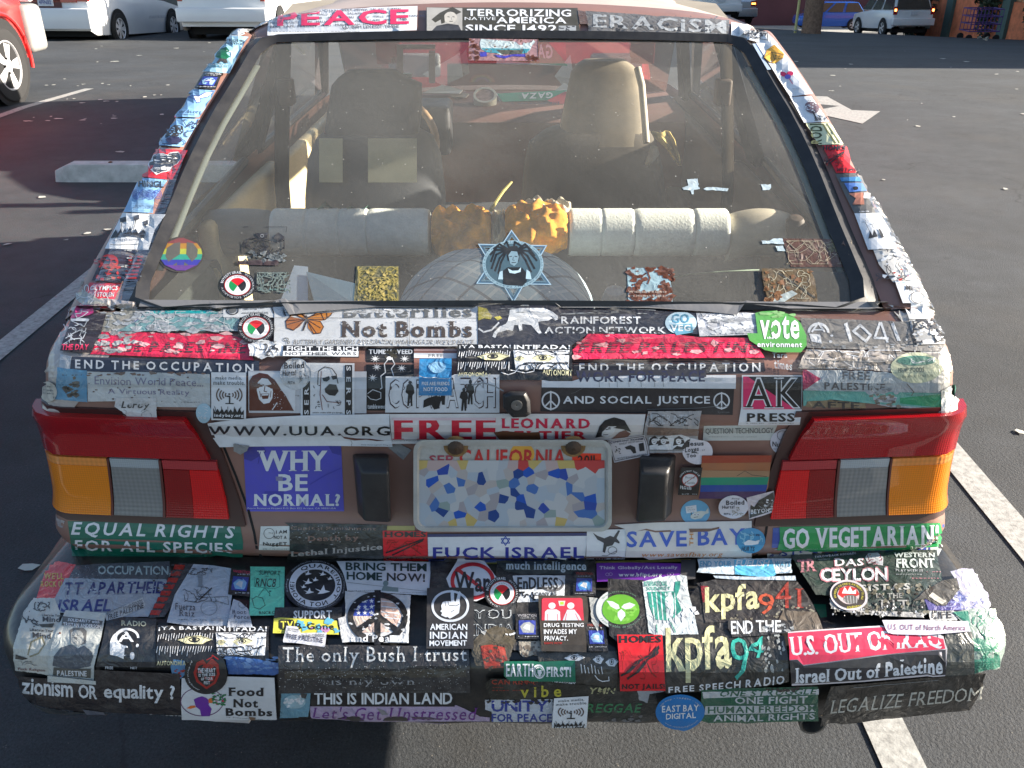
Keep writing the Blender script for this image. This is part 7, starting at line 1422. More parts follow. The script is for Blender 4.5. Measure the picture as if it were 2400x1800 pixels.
s.poly([(600, 735), (640, 712), (730, 715), (760, 745), (755, 850), (700, 870), (610, 850)], (.13, .13, .13)); s.poly([(612, 760), (650, 735), (700, 742), (735, 780), (730, 840), (690, 880), (650, 880), (612, 845)], (.38, .39, .38)); s.line([(622, 790), (640, 788)], 5, 'k'); s.line([(668, 785), (690, 786)], 5, 'k'); s.line([(650, 790), (646, 820)], 4, 's'); s.line([(640, 842), (668, 840)], 5, 's'); s.poly([(438, 1050), (450, 960), (520, 890), (610, 862), (680, 900), (740, 870), (810, 930), (826, 975), (790, 1060), (620, 1090)], (.07, .085, .11)); s.spk(460, 930, 800, 1060, 40, (.12, .14, .17), 4, 12); s.poly([(448, 1062), (620, 1080), (805, 1078), (800, 1166), (440, 1140)], (.09, .09, .08)); s.t('PALESTINE', 480, 1092, 764, 1144, 'W', 'b', 6); s.ell(505, 765, 12, 10, (.12, .03, .02), 8); s.done()
s = S('i', [(948, 650), (1090, 615), (1425, 632), (1424, 1065), (850, 1062), (905, 880)], (.022, .024, .03), 'black sticker with a white circled letter A over a profile head', 'crum'); s.t('RADIO', 1092, 648, 1330, 698, (.5, .52, .4), 'b', 10); s.ell(1100, 860, 112, 112, 'W'); s.poly([(985, 850), (1110, 850), (1130, 870), (1120, 990), (1060, 970), (990, 960)], 'W'); s.ring(1145, 815, 122, 96, 22, 'W', 24, pi, 2 * pi); s.poly([(1060, 850), (1255, 850), (1260, 900), (1240, 1050), (1120, 1050), (1130, 870)], 'K'); s.ell(1145, 815, 92, 66, 'K'); s.t('A', 1062, 752, 1215, 852, 'W', 'b'); s.ell(1202, 965, 22, 30, 'W', 14); s.ell(1250, 880, 14, 14, 'W', 8); s.t('FREE', 945, 1055, 1020, 1080, 'w', 'b'); s.t('NET', 1185, 1058, 1250, 1078, 'w', 'b'); s.done()
s = yabasta('i', 1430, 698, 2508, 1062, 1990, 'black sticker with drawn eyes reading YA BASTA INTIFADA on the left of the bumper'); s.done()
s = S('j', [(120, 970), (300, 985), (700, 1040), (720, 1090), (600, 1135), (160, 1125)], (.03, .10, .32), 'crumpled blue sheet below the drawn eyes', 'crum', tear=5); s.spk(160, 990, 680, 1110, 26, (.10, .2, .42), 6, 20, 1, 3); s.done()
s = S('i', [(1570, 1050), (1600, 990), (1710, 1000), (1712, 1120), (1650, 1180), (1590, 1150)], (.08, .22, .42), 'small blue scrap beside the heart sticker', 'crum'); s.spk(1600, 1060, 1700, 1160, 8, 'r', 8, 20); s.done()
s = S('i', [(118, 1140), (160, 1140), (410, 1160), (850, 1200), (850, 1080), (1660, 1112), (1682, 1500), (1300, 1490), (700, 1470), (200, 1402), (150, 1300)], (.020, .016, .018), 'black sticker with white words zionism OR equality', 'crum'); s.t('zionism', 162, 1150, 640, 1302, 'W', 'b', 34, .03); s.t('OR', 692, 1212, 872, 1338, 'W', 'b', 14, .03); s.t('equality ?', 934, 1206, 1614, 1376, 'W', 'b', 16, .03); s.poly([(400, 1130), (860, 1180), (862, 1215), (400, 1190)], (.50, .53, .52)); s.done()
s = S('i', [(170, 1402), (700, 1470), (940, 1480), (960, 1560), (900, 1620), (600, 1560), (230, 1470)], (.04, .045, .05), 'loose dark plastic hanging below the left of the bumper', 'crum', tear=8); s.poly([(730, 1440), (940, 1470), (930, 1530), (740, 1520)], (.12, .13, .17)); s.done()
s = S('i', [(1240, 1490), (1690, 1502), (1690, 1590), (1250, 1560)], 'K', 'black strip with the white word SELECTED', 'crum', tear=3); s.t('SELECTED', 1352, 1532, 1672, 1566, 'W', 'b', 6, .14); s.doodle(1270, 1496, 1670, 1525, 6, 'W', 7); s.done()
s = S('j', [(-285, 1150), (170, 1138), (598, 1148), (612, 1400), (628, 1642), (410, 1590), (-285, 1562), (-292, 1380)], (.60, .62, .66), 'white sticker with a purple fist holding a carrot reading Food Not Bombs')
s.ring(-91, 1370, 206, 136, 7, (.12, .04, .12), 36); s.poly([(-170, 1350), (-130, 1330), (-90, 1320), (-50, 1335), (-20, 1370), (-30, 1400), (0, 1440), (-20, 1505), (-100, 1505), (-110, 1450), (-150, 1420)], (.13, .02, .30)); s.poly([(-30, 1345), (10, 1330), (25, 1352), (0, 1385), (-30, 1380)], (.65, .14, .02)); s.poly([(-240, 1435), (-200, 1410), (-160, 1408), (-150, 1425), (-200, 1440)], (.65, .14, .02)); s.spk(0, 1280, 130, 1400, 34, (.02, .16, .06), 6, 14); s.spk(30, 1300, 120, 1420, 8, (.45, .02, .1), 5, 9); s.line([(0, 1340), (60, 1310), (100, 1300)], 6, 'G'); s.line([(10, 1350), (80, 1360)], 6, 'G')
s.t('Food', 158, 1236, 498, 1316, 'K', 'bs', 2); s.t('Not', 202, 1344, 440, 1424, 'K', 'bs', 2); s.t('Bombs', 134, 1432, 574, 1502, 'K', 'bs', 6); s.scr(140, 1506, 580, 1522, 1, 's', dy=34); s.poly([(350, 1510), (420, 1520), (405, 1556), (370, 1545)], (.2, .12, .07)); s.done()
s = S('i', ellp(1918, 1112, 206, 182, 36), (.016, .016, .018), 'round black sticker with a red heart full of white words', 'flat', lift=.001)
hp = [(1925, 1245), (1840, 1170), (1810, 1090), (1840, 1035), (1890, 1020), (1925, 1050), (1975, 1015), (2030, 1045), (2040, 1110), (2000, 1180)]
s.poly([(1925, 1245), (1826, 1175), (1800, 1090), (1828, 1025), (1890, 1008), (1925, 1035), (1975, 1000), (2040, 1035), (2052, 1112), (2010, 1190)], 'r'); s.poly([(1925, 1222), (1850, 1165), (1826, 1095), (1850, 1045), (1890, 1036), (1925, 1066), (1975, 1030), (2018, 1055), (2026, 1112), (1992, 1175)], 'K'); s.line([(1925, 1010), (1975, 985), (1980, 965), (2035, 1005)], 10, 'r'); s.t('THE HEART', 1842, 1058, 2010, 1094, 'W', 'b'); s.t('IS THE SIZE', 1850, 1100, 2008, 1126, 'W', 'b'); s.t('OF YOUR', 1872, 1134, 1985, 1160, 'W', 'b'); s.t('FIST', 1900, 1168, 1958, 1198, 'W', 'b'); s.arc('by Derrick King Prisoner', 1918, 1112, 165, 142, 220, 110, 16, 'W', 'i', True); s.done()
viv('j', [(176, 150), (386, 166), (352, 422), (146, 400)], 'small black sticker with a blue monkey picture left of the turquoise paper', 'P', 'I')
s = S('j', [(360, 138), (689, 141), (684, 600), (350, 606), (362, 400)], (.14, .60, .44), 'turquoise paper sticker with hand lettering SUPPORT THE RNC8', 'crum'); s.t('SUPPORT', 444, 176, 650, 218, 'k', 'i', 6); s.t('the', 500, 226, 536, 240, 'k', 'i'); s.t('RNC8', 410, 250, 608, 330, 'k', 'i', 6); s.t('RNC8.ORG', 448, 566, 660, 594, 'k', '', -6); s.line([(410, 180), (470, 190), (640, 215), (645, 330), (590, 350), (400, 330), (405, 240)], 4, (.03, .2, .15)); s.line([(440, 420), (500, 340), (550, 400)], 4, 'k'); s.line([(400, 520), (380, 450), (420, 425), (480, 440), (505, 510), (450, 545), (400, 530)], 5, 'k'); s.doodle(510, 350, 560, 420, 4, 'k', 4); s.done()
s = S('j', [(200, 450), (260, 470), (345, 545), (388, 722), (140, 722), (170, 560)], (.40, .44, .52), 'pale blue grey torn sticker reading Root Force', 'crum', tear=2); s.t('Root', 190, 555, 322, 592, (.06, .06, .08), 's', 2); s.t('Force', 205, 602, 356, 640, (.06, .06, .08), 's', 2); s.ring(290, 500, 40, 40, 4, 's', 12, 0, 4); s.scr(180, 662, 370, 676, 1, 's'); s.done()
s = S('j', [(600, 530), (1240, 530), (1235, 655), (590, 645)], (.02, .02, .022), 'black sticker with white serif word SUPPORT', 'crum'); s.t('SUPPORT', 776, 562, 1140, 640, 'W', 'bs', -2, .04); s.done()
s = S('j', ellp(985, 325, 298, 240, 40), (.02, .02, .025), 'round black sticker with white birds and block letters YOU ARE NOT ALONE', 'flat'); s.ring(985, 325, 252, 212, 62, (.58, .62, .70), 44); s.ell(985, 325, 190, 150, 'K'); s.arc('QUARE?INOT', 985, 325, 200, 160, 232, 400, 44, 'K', 'b'); s.arc('NOT ALONE!', 985, 325, 200, 160, 60, 190, 44, 'K', 'b', True)
s.arc('Mental Health Supports is About a Care Network', 985, 325, 266, 222, 215, 380, 16, 'u', ''); s.arc('www.theicarusproject.net', 985, 325, 262, 216, 130, 30, 14, 'u', '', True); s.arc('Building', 985, 325, 266, 220, 165, 195, 16, 'u', '')
for a, b_, q in ((910, 210, 1), (1050, 215, 1), (910, 290, 1.2), (980, 270, .9), (870, 335, .8), (920, 380, 1.3), (1050, 370, 1.9), (1120, 260, .8)): s.poly([(a - 38 * q, b_ - 8 * q), (a - 8 * q, b_ + 2 * q), (a + 8 * q, b_ - 26 * q), (a + 14 * q, b_), (a + 40 * q, b_ + 8 * q), (a + 4 * q, b_ + 18 * q), (a - 24 * q, b_ + 20 * q), (a - 12 * q, b_ + 8 * q)], 'W')
s.done()
s = S('j', [(590, 636), (660, 628), (1196, 660), (1212, 790), (580, 776)], (.60, .58, .08), 'yellow and blue sticker with black words TV B-Gone', 'flat'); s.spk(800, 650, 1200, 780, 14, (.12, .40, .58), 18, 44, 1, 1.3); s.spk(850, 720, 1150, 785, 5, (.5, .25, .5), 14, 30, 2); s.poly([(640, 656), (660, 648), (770, 650), (784, 668), (780, 740), (760, 748), (660, 745), (640, 725)], 'K'); s.t('TV', 655, 664, 772, 736, (.72, .70, .1), 'b'); s.t('B-Gone', 796, 682, 1165, 744, 'K', 'b', 4); s.scr(640, 758, 820, 770, 1, 'k'); s.done()
s = S('j', [(712, 714), (812, 722), (850, 780), (1096, 776), (1082, 905), (1070, 912), (800, 874), (682, 868), (680, 850)], (.58, .60, .68), 'curling white label reading FREE PALESTINE below the yellow sticker', 'worn', lift=.001); s.t('BOYCOTT', 732, 730, 830, 760, 's', 'b', 20); s.t('Israeli GOODS', 862, 790, 1074, 820, 's', 'b'); s.t('FREE PALESTINE', 718, 786, 1060, 832, (.06, .06, .1), 'b', 44); s.done()
s = S('j', [(1184, 96), (1700, 92), (2068, 104), (2210, 140), (2205, 350), (2084, 366), (2070, 425), (1290, 380), (1275, 300), (1244, 200)], (.56, .60, .66), 'white sticker with dark green words BRING THEM HOME NOW', 'flat', tear=2); dg_ = (.02, .045, .045); s.t('BRING THEM', 1274, 108, 2050, 186, dg_, 'b', 12, .06); s.t('HOME NOW!', 1284, 196, 2036, 276, dg_, 'b', 22, .06); s.line([(1290, 300), (2070, 388)], 3, 's'); s.ell(1660, 310, 26, 26, (.16, .24, .25)); s.poly([(1620, 370), (1640, 330), (1720, 345), (1780, 350), (1780, 392), (1620, 380)], (.18, .25, .26)); s.scr(1300, 372, 1560, 388, 1, 's'); s.scr(1800, 394, 2070, 406, 1, 's'); s.doodle(2095, 200, 2195, 290, 9, 'k', 4); s.done()
s = S('j', [(1266, 380), (1400, 388), (1902, 420), (1890, 620), (1882, 872), (1290, 864), (1245, 870), (1200, 640), (1270, 620)], (.54, .56, .60), 'white sticker with a black peace sign over a faded flag', 'crum', tear=3); cx, cy = 1582, 632
s.poly([(1555, 430), (1380, 470), (1340, 620), (1555, 620)], (.03, .06, .32)); s.poly([(1340, 620), (1555, 620), (1555, 650), (1380, 720)], (.50, .42, .38)); s.poly([(1612, 430), (1740, 500), (1810, 620), (1750, 735), (1612, 600)], (.55, .38, .33)); s.poly([(1530, 680), (1640, 680), (1700, 770), (1430, 776)], (.52, .40, .36))
for a in range(3):
    for b_ in range(3): s.star(1400 + a * 62, 480 + b_ * 55, 24, 'W')
for k in range(4): s.line([(1620, 480 + k * 50), (1790, 500 + k * 50)], 9, 'W')
s.ring(cx, cy, 290, 240, 58, 'K', 40); s.line([(cx, cy - 240), (cx, cy + 240)], 60, 'K'); s.line([(cx - 190, cy + 130), (cx, cy - 10), (cx + 190, cy + 130)], 58, 'K'); s.spk(1300, 420, 1880, 800, 50, 'w', 4, 14, 1, 2.2); s.t('and Pea', 1330, 795, 1700, 862, 'W', 'b'); s.rect(1700, 800, 1880, 865, 'W'); s.done()
s = S('j', [(632, 900), (1200, 890), (2460, 902), (2468, 1120), (2470, 1288), (640, 1292)], (.030, .028, .030), 'black worn sticker with white serif words The only Bush I trust is my own', 'crum', tear=4); s.t('The only Bush I trust', 680, 912, 2436, 1060, (.62, .64, .66), 's', -6, .1); s.poly([(700, 1085), (2420, 1080), (2440, 1140), (700, 1150)], (.055, .046, .034)); s.t('is my own', 1140, 1150, 1942, 1226, (.32, .33, .35), 's', 0, .12); s.spk(1100, 1130, 1960, 1172, 26, 'K', 10, 22, 1, 2.5); s.spk(640, 1050, 2460, 1250, 330, (.42, .42, .42), 1.5, 5, 4, 1.6); s.spk(640, 905, 2460, 1100, 160, (.25, .25, .27), 1.5, 5, 9, 1.6); s.scr(990, 1266, 2440, 1282, 1, 's'); s.done()
s = S('j', [(930, 1452), (1400, 1448), (2330, 1440), (2400, 1470), (2560, 1550), (2656, 1560), (2660, 1655), (1560, 1660), (1200, 1640), (930, 1628)], (.42, .33, .50), "lavender sticker with purple script words Let's Get Unstressed", 'crum', tear=3); s.t("Let's Get Unstressed", 952, 1460, 2540, 1584, (.14, .025, .22), 'si', 0, .12); s.poly([(1880, 1550), (2080, 1556), (2200, 1580), (1950, 1575)], (.1, .06, .1)); s.poly([(1570, 1470), (1640, 1490), (1680, 1530), (1620, 1535)], (.25, .24, .26)); s.crease(2060, 1590, 2075, 1650, 's', 4); s.done()
s = S('j', [(945, 1300), (1600, 1300), (2314, 1304), (2318, 1452), (940, 1450)], (.014, .012, .014), 'black sticker with white words THIS IS INDIAN LAND'); s.t('THIS IS INDIAN LAND', 970, 1312, 2296, 1430, 'W', 'b', -2, .06); s.done()
s = S('j', [(652, 1318), (790, 1312), (938, 1318), (930, 1450), (912, 1552), (640, 1560)], (.14, .30, .40), 'small square sticker with a cloudy pale blue circle', 'crum', tear=3); s.ell(785, 1400, 105, 66, (.32, .48, .56)); s.spk(680, 1350, 880, 1450, 20, 'W', 8, 22); s.poly([(840, 1320), (905, 1325), (890, 1370), (850, 1360)], 'k'); s.done()
# ---- middle
s = S('k', [(120, 86), (385, 88), (290, 200), (330, 420), (540, 480), (530, 860), (930, 860), (940, 500), (720, 500), (760, 92), (1700, 96), (1700, 500), (1640, 940), (560, 930), (100, 700)], (.018, .018, .020), 'black layer of old stickers at the centre of the bumper', 'crum', tear=3); s.done()
s = S('k', [(382, 90), (632, 96), (755, 262), (660, 440), (560, 486), (430, 470), (330, 420), (272, 272)], (.60, .63, .70), 'white octagonal sticker with a red ring struck through the word War'); s.ring(525, 295, 212, 178, 36, (.48, .02, .03), 36); s.line([(375, 180), (672, 412)], 34, (.48, .02, .03)); s.t('War', 352, 204, 690, 392, (.02, .02, .025), 'b', 10, .03); s.done()
s = S('k', [(740, 96), (1640, 92), (1612, 226), (1000, 226), (830, 200)], (.03, .04, .04), 'black sticker with narrow serif words much intelligence', 'crum'); s.t('much intelligence', 840, 104, 1610, 210, (.50, .58, .62), 'bs', 8, .05); s.done()
s = S('k', [(905, 242), (1160, 236), (1412, 242), (1408, 440), (1150, 492), (950, 498)], (.56, .60, .66), 'white sticker with ornate black letters ENDLESS CANVAS', 'crum', tear=3); s.ell(1290, 330, 110, 66, (.10, .10, .11)); s.ell(1280, 318, 98, 54, (.56, .60, .66)); s.t('EnDLESS', 950, 258, 1340, 372, 'K', 'bs', 4, .04); s.t('CANVAS', 1118, 402, 1330, 438, 'k', 'b', -6); s.doodle(960, 400, 1120, 480, 10, 'K', 12); s.done()
viv('k', [(1492, 202), (1692, 206), (1704, 440), (1486, 436)], 'small black sticker with a dark blue picture left of the purple one', (.4, .05, .04), 'b')
pal('k', 805, 412, 166, 158, 'round black sticker with a red green white and black emblem on the bumper')
s = S('k', [(530, 502), (720, 560), (940, 500), (925, 700), (900, 860), (530, 862)], (.03, .033, .036), 'dark sticker with the outlined word YOU', 'crum'); s.t('YOU', 538, 572, 892, 656, (.46, .50, .54), 'b', 0, .1); s.t('YOU', 546, 580, 884, 648, 'K', '', 0, .13); s.t('INDIA', 530, 708, 920, 812, (.36, .40, .44), 'b', 0, .08); s.t('INDIA', 536, 716, 914, 804, 'K', '', 0, .1); s.done()
s = S('k', [(545, 840), (640, 760), (760, 720), (930, 770), (940, 860), (900, 930), (860, 1080), (560, 1070), (510, 930)], (.075, .062, .040), 'glossy torn brown plastic in the middle of the bumper', 'crum', tear=8); s.poly([(600, 910), (700, 900), (830, 920), (855, 1000), (820, 1075), (640, 1080), (620, 980)], (.32, .035, .02)); s.spk(600, 900, 850, 1080, 26, (.06, .045, .03), 6, 20); s.spk(850, 780, 940, 810, 4, 'W', 8, 16); s.poly([(600, 780), (660, 765), (640, 810)], 'S'); s.done()
s = S('k', [(90, 372), (320, 366), (536, 372), (536, 926), (84, 924)], (.030, .030, .034), 'black sticker with a raised hand in a ring reading AMERICAN INDIAN MOVEMENT', 'flat'); s.ring(312, 545, 180, 150, 22, (.52, .58, .68), 40); hw = (.56, .62, .72)
s.poly([(225, 545), (240, 510), (262, 500), (300, 500), (320, 505), (315, 440), (318, 400), (332, 392), (348, 410), (350, 500), (365, 505), (385, 425), (400, 402), (414, 420), (400, 500), (405, 540), (395, 610), (350, 640), (308, 662), (285, 645), (270, 650), (225, 630), (235, 605), (216, 592), (232, 575)], hw); s.line([(262, 500), (268, 545)], 5, 'k'); s.line([(290, 500), (296, 535)], 5, 'k'); s.line([(300, 540), (370, 545), (395, 530)], 6, 'k'); s.line([(320, 600), (350, 580)], 5, 'k')
s.t('AMERICAN', 120, 712, 474, 768, hw, 'b', 0, .05); s.t('INDIAN', 118, 782, 474, 846, hw, 'b', 0, .12); s.t('MOVEMENT', 114, 862, 470, 912, hw, 'b', -2, .05); s.done()
viv('k', [(930, 604), (1150, 606), (1166, 850), (940, 846)], 'small black sticker with a grey blue picture left of the red pictogram', (.45, .45, .5), 'S')
s = S('k', [(958, 856), (1160, 850), (1240, 900), (1225, 985), (1130, 962), (1010, 985), (960, 940)], (.28, .26, .22), 'silvery crumpled plastic below the small picture sticker', 'crum', tear=6); s.spk(970, 870, 1210, 970, 16, (.12, .1, .08), 8, 22); s.done()
s = S('k', [(1150, 448), (1600, 454), (1640, 480), (1610, 945), (1180, 940)], (.050, .042, .034), 'dark sticker with a red pictogram of two figures reading DRUG TESTING INVADES MY PRIVACY', 'flat', lift=.0006); s.poly([(1200, 476), (1560, 476), (1574, 490), (1588, 684), (1184, 684), (1186, 490)], (.50, .04, .07)); wc_ = (.56, .60, .68)
for cx in (1284, 1464): s.ell(cx, 548, 34, 28, wc_)
s.poly([(1214, 684), (1218, 600), (1240, 580), (1330, 580), (1362, 600), (1366, 684)], wc_); s.poly([(1430, 582), (1500, 582), (1545, 640), (1566, 684), (1388, 684), (1400, 650)], wc_); s.line([(1242, 625), (1244, 684)], 5, 'R'); s.line([(1336, 625), (1338, 684)], 5, 'R'); s.line([(1425, 620), (1412, 684)], 5, 'R'); s.line([(1510, 620), (1540, 684)], 5, 'R'); s.poly([(1344, 504), (1412, 504), (1402, 550), (1354, 550)], (.5, .5, .5)); s.rect(1362, 514, 1396, 540, (.35, .5, .05))
s.t('DRUG TESTING', 1206, 710, 1586, 748, 'W', 'b', 0, .06); s.t('INVADES MY', 1206, 766, 1524, 806, 'W', 'b', -2, .06); s.t('PRIVACY.', 1210, 822, 1438, 868, 'W', 'b', 0, .06); s.t('RIGHTS VICTIM', 1212, 882, 1380, 902, 'r', 'b'); s.done()
s = S('k', [(1130, 940), (1900, 936), (1912, 1100), (1900, 1240), (1190, 1180)], (.040, .036, .030), 'dark sticker with drawn eyes below the picture stickers', 'crum', tear=3); eyes(s, 1500, 988, 100, 34, 'W'); eyes(s, 1725, 1000, 55, 36, 'W'); eyes(s, 1850, 1020, 60, 30, 'W')
for k in range(7): s.line([(1560 + k * 32, 1050 + (k % 3) * 12), (1570 + k * 32, 1105)], 7, 'W')
s.line([(1690, 1120), (1720, 1150), (1760, 1165), (1825, 1160), (1820, 1130)], 7, 'W'); s.t('AUTONOMY', 1250, 1165, 1510, 1190, 'W', 'b', 8); s.done()
viv('k', [(1596, 704), (1790, 706), (1816, 940), (1626, 940)], 'small black sticker with a silver picture right of the red pictogram', (.40, .07, .05), 'I')
s = S('k', [(695, 1150), (1200, 1160), (1620, 1200), (1900, 1240), (1900, 1300), (1290, 1330), (700, 1340), (640, 1200)], (.020, .020, .016), 'black layer with red and yellow fragments of lettering', 'crum', tear=4); s.t('CAN RISING', 706, 1160, 1145, 1198, (.35, .04, .02), 'b'); s.scr(715, 1238, 1065, 1258, 1, (.35, .04, .02)); s.scr(720, 1214, 830, 1228, 1, (.35, .04, .02)); s.t('vibe', 980, 1206, 1372, 1318, (.42, .38, .04), 'b', -8, .3); s.spk(1000, 1180, 1200, 1290, 12, 'K', 10, 30); s.t('YMN', 1640, 1220, 1890, 1280, (.40, .38, .2), 'bi'); s.spk(1640, 1215, 1890, 1290, 16, 'K', 5, 12); s.done()
s = S('k', [(820, 1022), (1160, 1020), (1504, 1012), (1508, 1162), (1200, 1158), (880, 1166), (822, 1120)], (.008, .15, .085), 'green sticker with white words EARTH FIRST and a fist in a ring', 'flat', lift=.0006); s.t('EARTH', 840, 1046, 1102, 1122, 'W', 'bs', 0, .06); s.ring(1160, 1085, 58, 52, 10, 'W', 24); s.ring(1160, 1085, 42, 38, 4, 'W', 20); s.poly([(1140, 1090), (1140, 1065), (1180, 1062), (1184, 1090), (1172, 1105), (1172, 1120), (1150, 1120), (1150, 1105)], 'W'); s.t('FIRST!', 1226, 1044, 1464, 1124, 'W', 'bs', 0, .05); s.done()
s = S('k', [(640, 1385), (1290, 1378), (1300, 1500), (1290, 1628), (700, 1612), (705, 1500), (640, 1480)], (.52, .56, .64), 'white sticker with blue block words UNITY FOR PEACE', 'crum', tear=5); s.t('UNITY', 705, 1392, 1250, 1500, (.02, .045, .30), 'b', 0, .05); s.t('FOR PEACE', 705, 1518, 1284, 1594, (.02, .045, .30), 'b', 2, .07); s.spk(650, 1385, 1290, 1420, 20, (.02, .02, .022), 8, 20, 1, 1.5); s.spk(700, 1400, 1290, 1510, 20, 'W', 5, 14, 3, 1.5); s.done()
s = S('k', [(1620, 1300), (2280, 1310), (2320, 1520), (2200, 1640), (1640, 1640)], (.020, .022, .020), 'black sticker with slanted green word REGGAE', 'crum', tear=4); s.t('REGGAE', 1610, 1424, 2150, 1512, (.03, .20, .08), 'bi', 0, .08); s.spk(1640, 1540, 2150, 1630, 12, (.14, .14, .15), 10, 26); s.spk(1620, 1420, 2160, 1512, 16, 'K', 4, 10, 3, 2); s.done()
indy('k', [(1302, 1322), (1630, 1300), (1606, 1632), (1280, 1622)], 'white sticker reading make media make trouble low on the bumper')
s = S('k', [(1636, 470), (1720, 480), (1750, 600), (1720, 790), (1660, 700)], (.38, .40, .40), 'silver torn edge left of the green leaf sticker', 'crum', tear=4).done()
s = S('k', ellp(1936, 588, 236, 192, 40), (.46, .50, .52), 'round silver sticker with three white leaves on a green disc', 'flat', lift=.0006); s.ell(1936, 592, 178, 140, (.10, .32, .03)); s.spk(1800, 520, 2080, 700, 14, (.16, .42, .06), 18, 44, 1, 1.3); lf = (.50, .58, .60); s.poly([(1800, 512), (1860, 520), (1915, 550), (1925, 580), (1895, 590), (1840, 565)], lf); s.poly([(2075, 550), (2020, 530), (1965, 545), (1940, 570), (1975, 588), (2030, 580)], lf); s.poly([(1938, 585), (1975, 620), (1978, 650), (1935, 705), (1905, 655), (1905, 615)], lf); s.arc('GreenOctopus.com', 1936, 590, 196, 154, 215, 315, 22, (.12, .22, .16), ''); s.arc('renewable drumsticks', 1936, 590, 196, 154, 150, 25, 20, (.14, .24, .2), '', True); s.done()
s = S('l', [(-12, 128), (300, 122), (800, 132), (940, 100), (935, 280), (790, 292), (400, 296), (-8, 306)], (.13, .02, .30), 'purple sticker with white words Think Globally Act Locally', 'flat'); s.poly([(800, 100), (940, 96), (935, 282), (792, 292)], (.06, .06, .065)); s.t('Think Globally/Act Locally', 16, 160, 764, 200, (.56, .52, .66), 'b', -4, .08); s.t('www.bfipc.org', 200, 224, 614, 272, 'W', 'b', -2, .1)
for x in (108, 696): s.ring(x - 16, 240, 18, 16, 4, 'L', 12); s.ring(x + 16, 238, 18, 16, 4, 'L', 12)
s.done()
s = S('l', [(90, 300), (430, 310), (480, 800), (620, 800), (980, 330), (1850, 280), (2060, 600), (1000, 1200), (640, 1250), (100, 820)], (.018, .018, .020), 'black layer of old stickers right of centre on the bumper', 'crum', tear=3); s.done()
s = S('l', [(950, 116), (1400, 108), (1842, 112), (1856, 250), (1700, 262), (1640, 300), (1500, 280), (1100, 262), (940, 246), (965, 180)], (.50, .60, .70), 'torn white and sky blue sticker reading END YOUR FUELISH WAYS', 'crum', tear=7); s.poly([(1300, 128), (1660, 126), (1700, 270), (1650, 300), (1310, 268)], (.10, .42, .66)); s.t('END YOUR', 975, 138, 1278, 194, (.08, .34, .56), 'b', 2, .08); s.t('FUELISH', 1312, 130, 1642, 190, 'W', 'bi', 0, .05); s.t('WAYS', 1688, 138, 1834, 192, (.10, .36, .58), 'b', 2); s.scr(1740, 240, 1820, 258, 1, 'b'); s.poly([(1100, 280), (1500, 290), (1880, 280), (1886, 322), (1640, 316), (1300, 312), (1120, 300)], (.42, .5, .6)); s.done()
s = S('l', [(420, 332), (560, 292), (790, 268), (850, 280), (862, 420), (920, 640), (954, 818), (760, 822), (560, 832), (480, 800), (450, 560)], (.50, .56, .60), 'silvery white sticker with teal figures reading INTERNATIONAL SOLIDARITY', 'crum', tear=3); tl = (.03, .24, .20); s.t('INTERNATIONAL', 440, 330, 665, 380, tl, 'b', -6, .05); s.t('SOLIDARITY', 462, 384, 692, 418, tl, 'b', -6, .05)
s.poly([(470, 430), (730, 425), (800, 600), (690, 700), (540, 690), (490, 560)], tl)
for k in range(6): s.line([(510 + k * 45, 440), (540 + k * 40, 720)], 10, (.50, .56, .60))
s.poly([(740, 330), (790, 325), (780, 400), (740, 500), (730, 400)], tl); s.poly([(640, 520), (660, 440), (700, 430), (720, 500), (720, 640), (690, 720), (650, 640)], (.50, .56, .60)); s.doodle(640, 430, 720, 620, 8, tl, 6); s.line([(555, 740), (560, 800)], 10, tl); s.line([(690, 720), (735, 800)], 10, tl); s.spk(780, 560, 940, 800, 10, 'W', 14, 40, 1, .8); s.done()
s = S('l', [(940, 345), (1100, 310), (1900, 330), (1985, 440), (2055, 560), (2120, 745), (1900, 760), (1740, 690), (1020, 720), (1000, 600), (990, 400)], (.030, .028, .030), 'black crumpled sticker with cream letters kpfa and red digits 941', 'crum', tear=2); s.poly([(980, 370), (1050, 375), (1040, 520), (1000, 530)], (.22, .02, .03)); kp_ = (.56, .55, .32); s.t('kpfa', 1020, 385, 1536, 700, kp_, 'b', -44, .0); s.t('9', 1525, 445, 1680, 640, (.45, .08, .04), ''); s.t('4', 1690, 335, 1840, 580, (.30, .04, .03), ''); s.t('1', 1880, 400, 1955, 580, (.30, .04, .03), 's'); s.spk(1240, 640, 2050, 750, 60, (.16, .15, .12), 6, 20, 2, 1.2); s.spk(1700, 560, 2050, 680, 30, (.2, .19, .15), 5, 16, 5); s.done()
s = S('l', [(1760, 600), (2080, 620), (2150, 800), (1770, 790), (1700, 740)], (.12, .10, .08), 'bare brown black bumper skin right of the kpfa stickers', 'crum', tear=3, name='bumper_skin').done()
s = S('l', [(632, 838), (960, 820), (1240, 828), (1560, 800), (1770, 830), (1800, 1000), (1800, 1150), (1240, 1215), (650, 1250)], (.022, .022, .020), 'black sticker with large cream letters kpfa above FREE SPEECH RADIO', 'crum'); s.t('kpfa', 642, 762, 1258, 1160, kp_, 'b', -24, .0); s.t('9', 1252, 850, 1420, 1132, (.02, .36, .30), ''); s.t('4', 1420, 838, 1566, 990, (.02, .36, .30), 'i'); s.t('FREE SPEECH RADIO', 664, 1186, 1756, 1244, 'W', 'b', -84, .18); s.spk(1540, 820, 1760, 1060, 30, (.30, .32, .32), 8, 26, 1, .8); s.done()
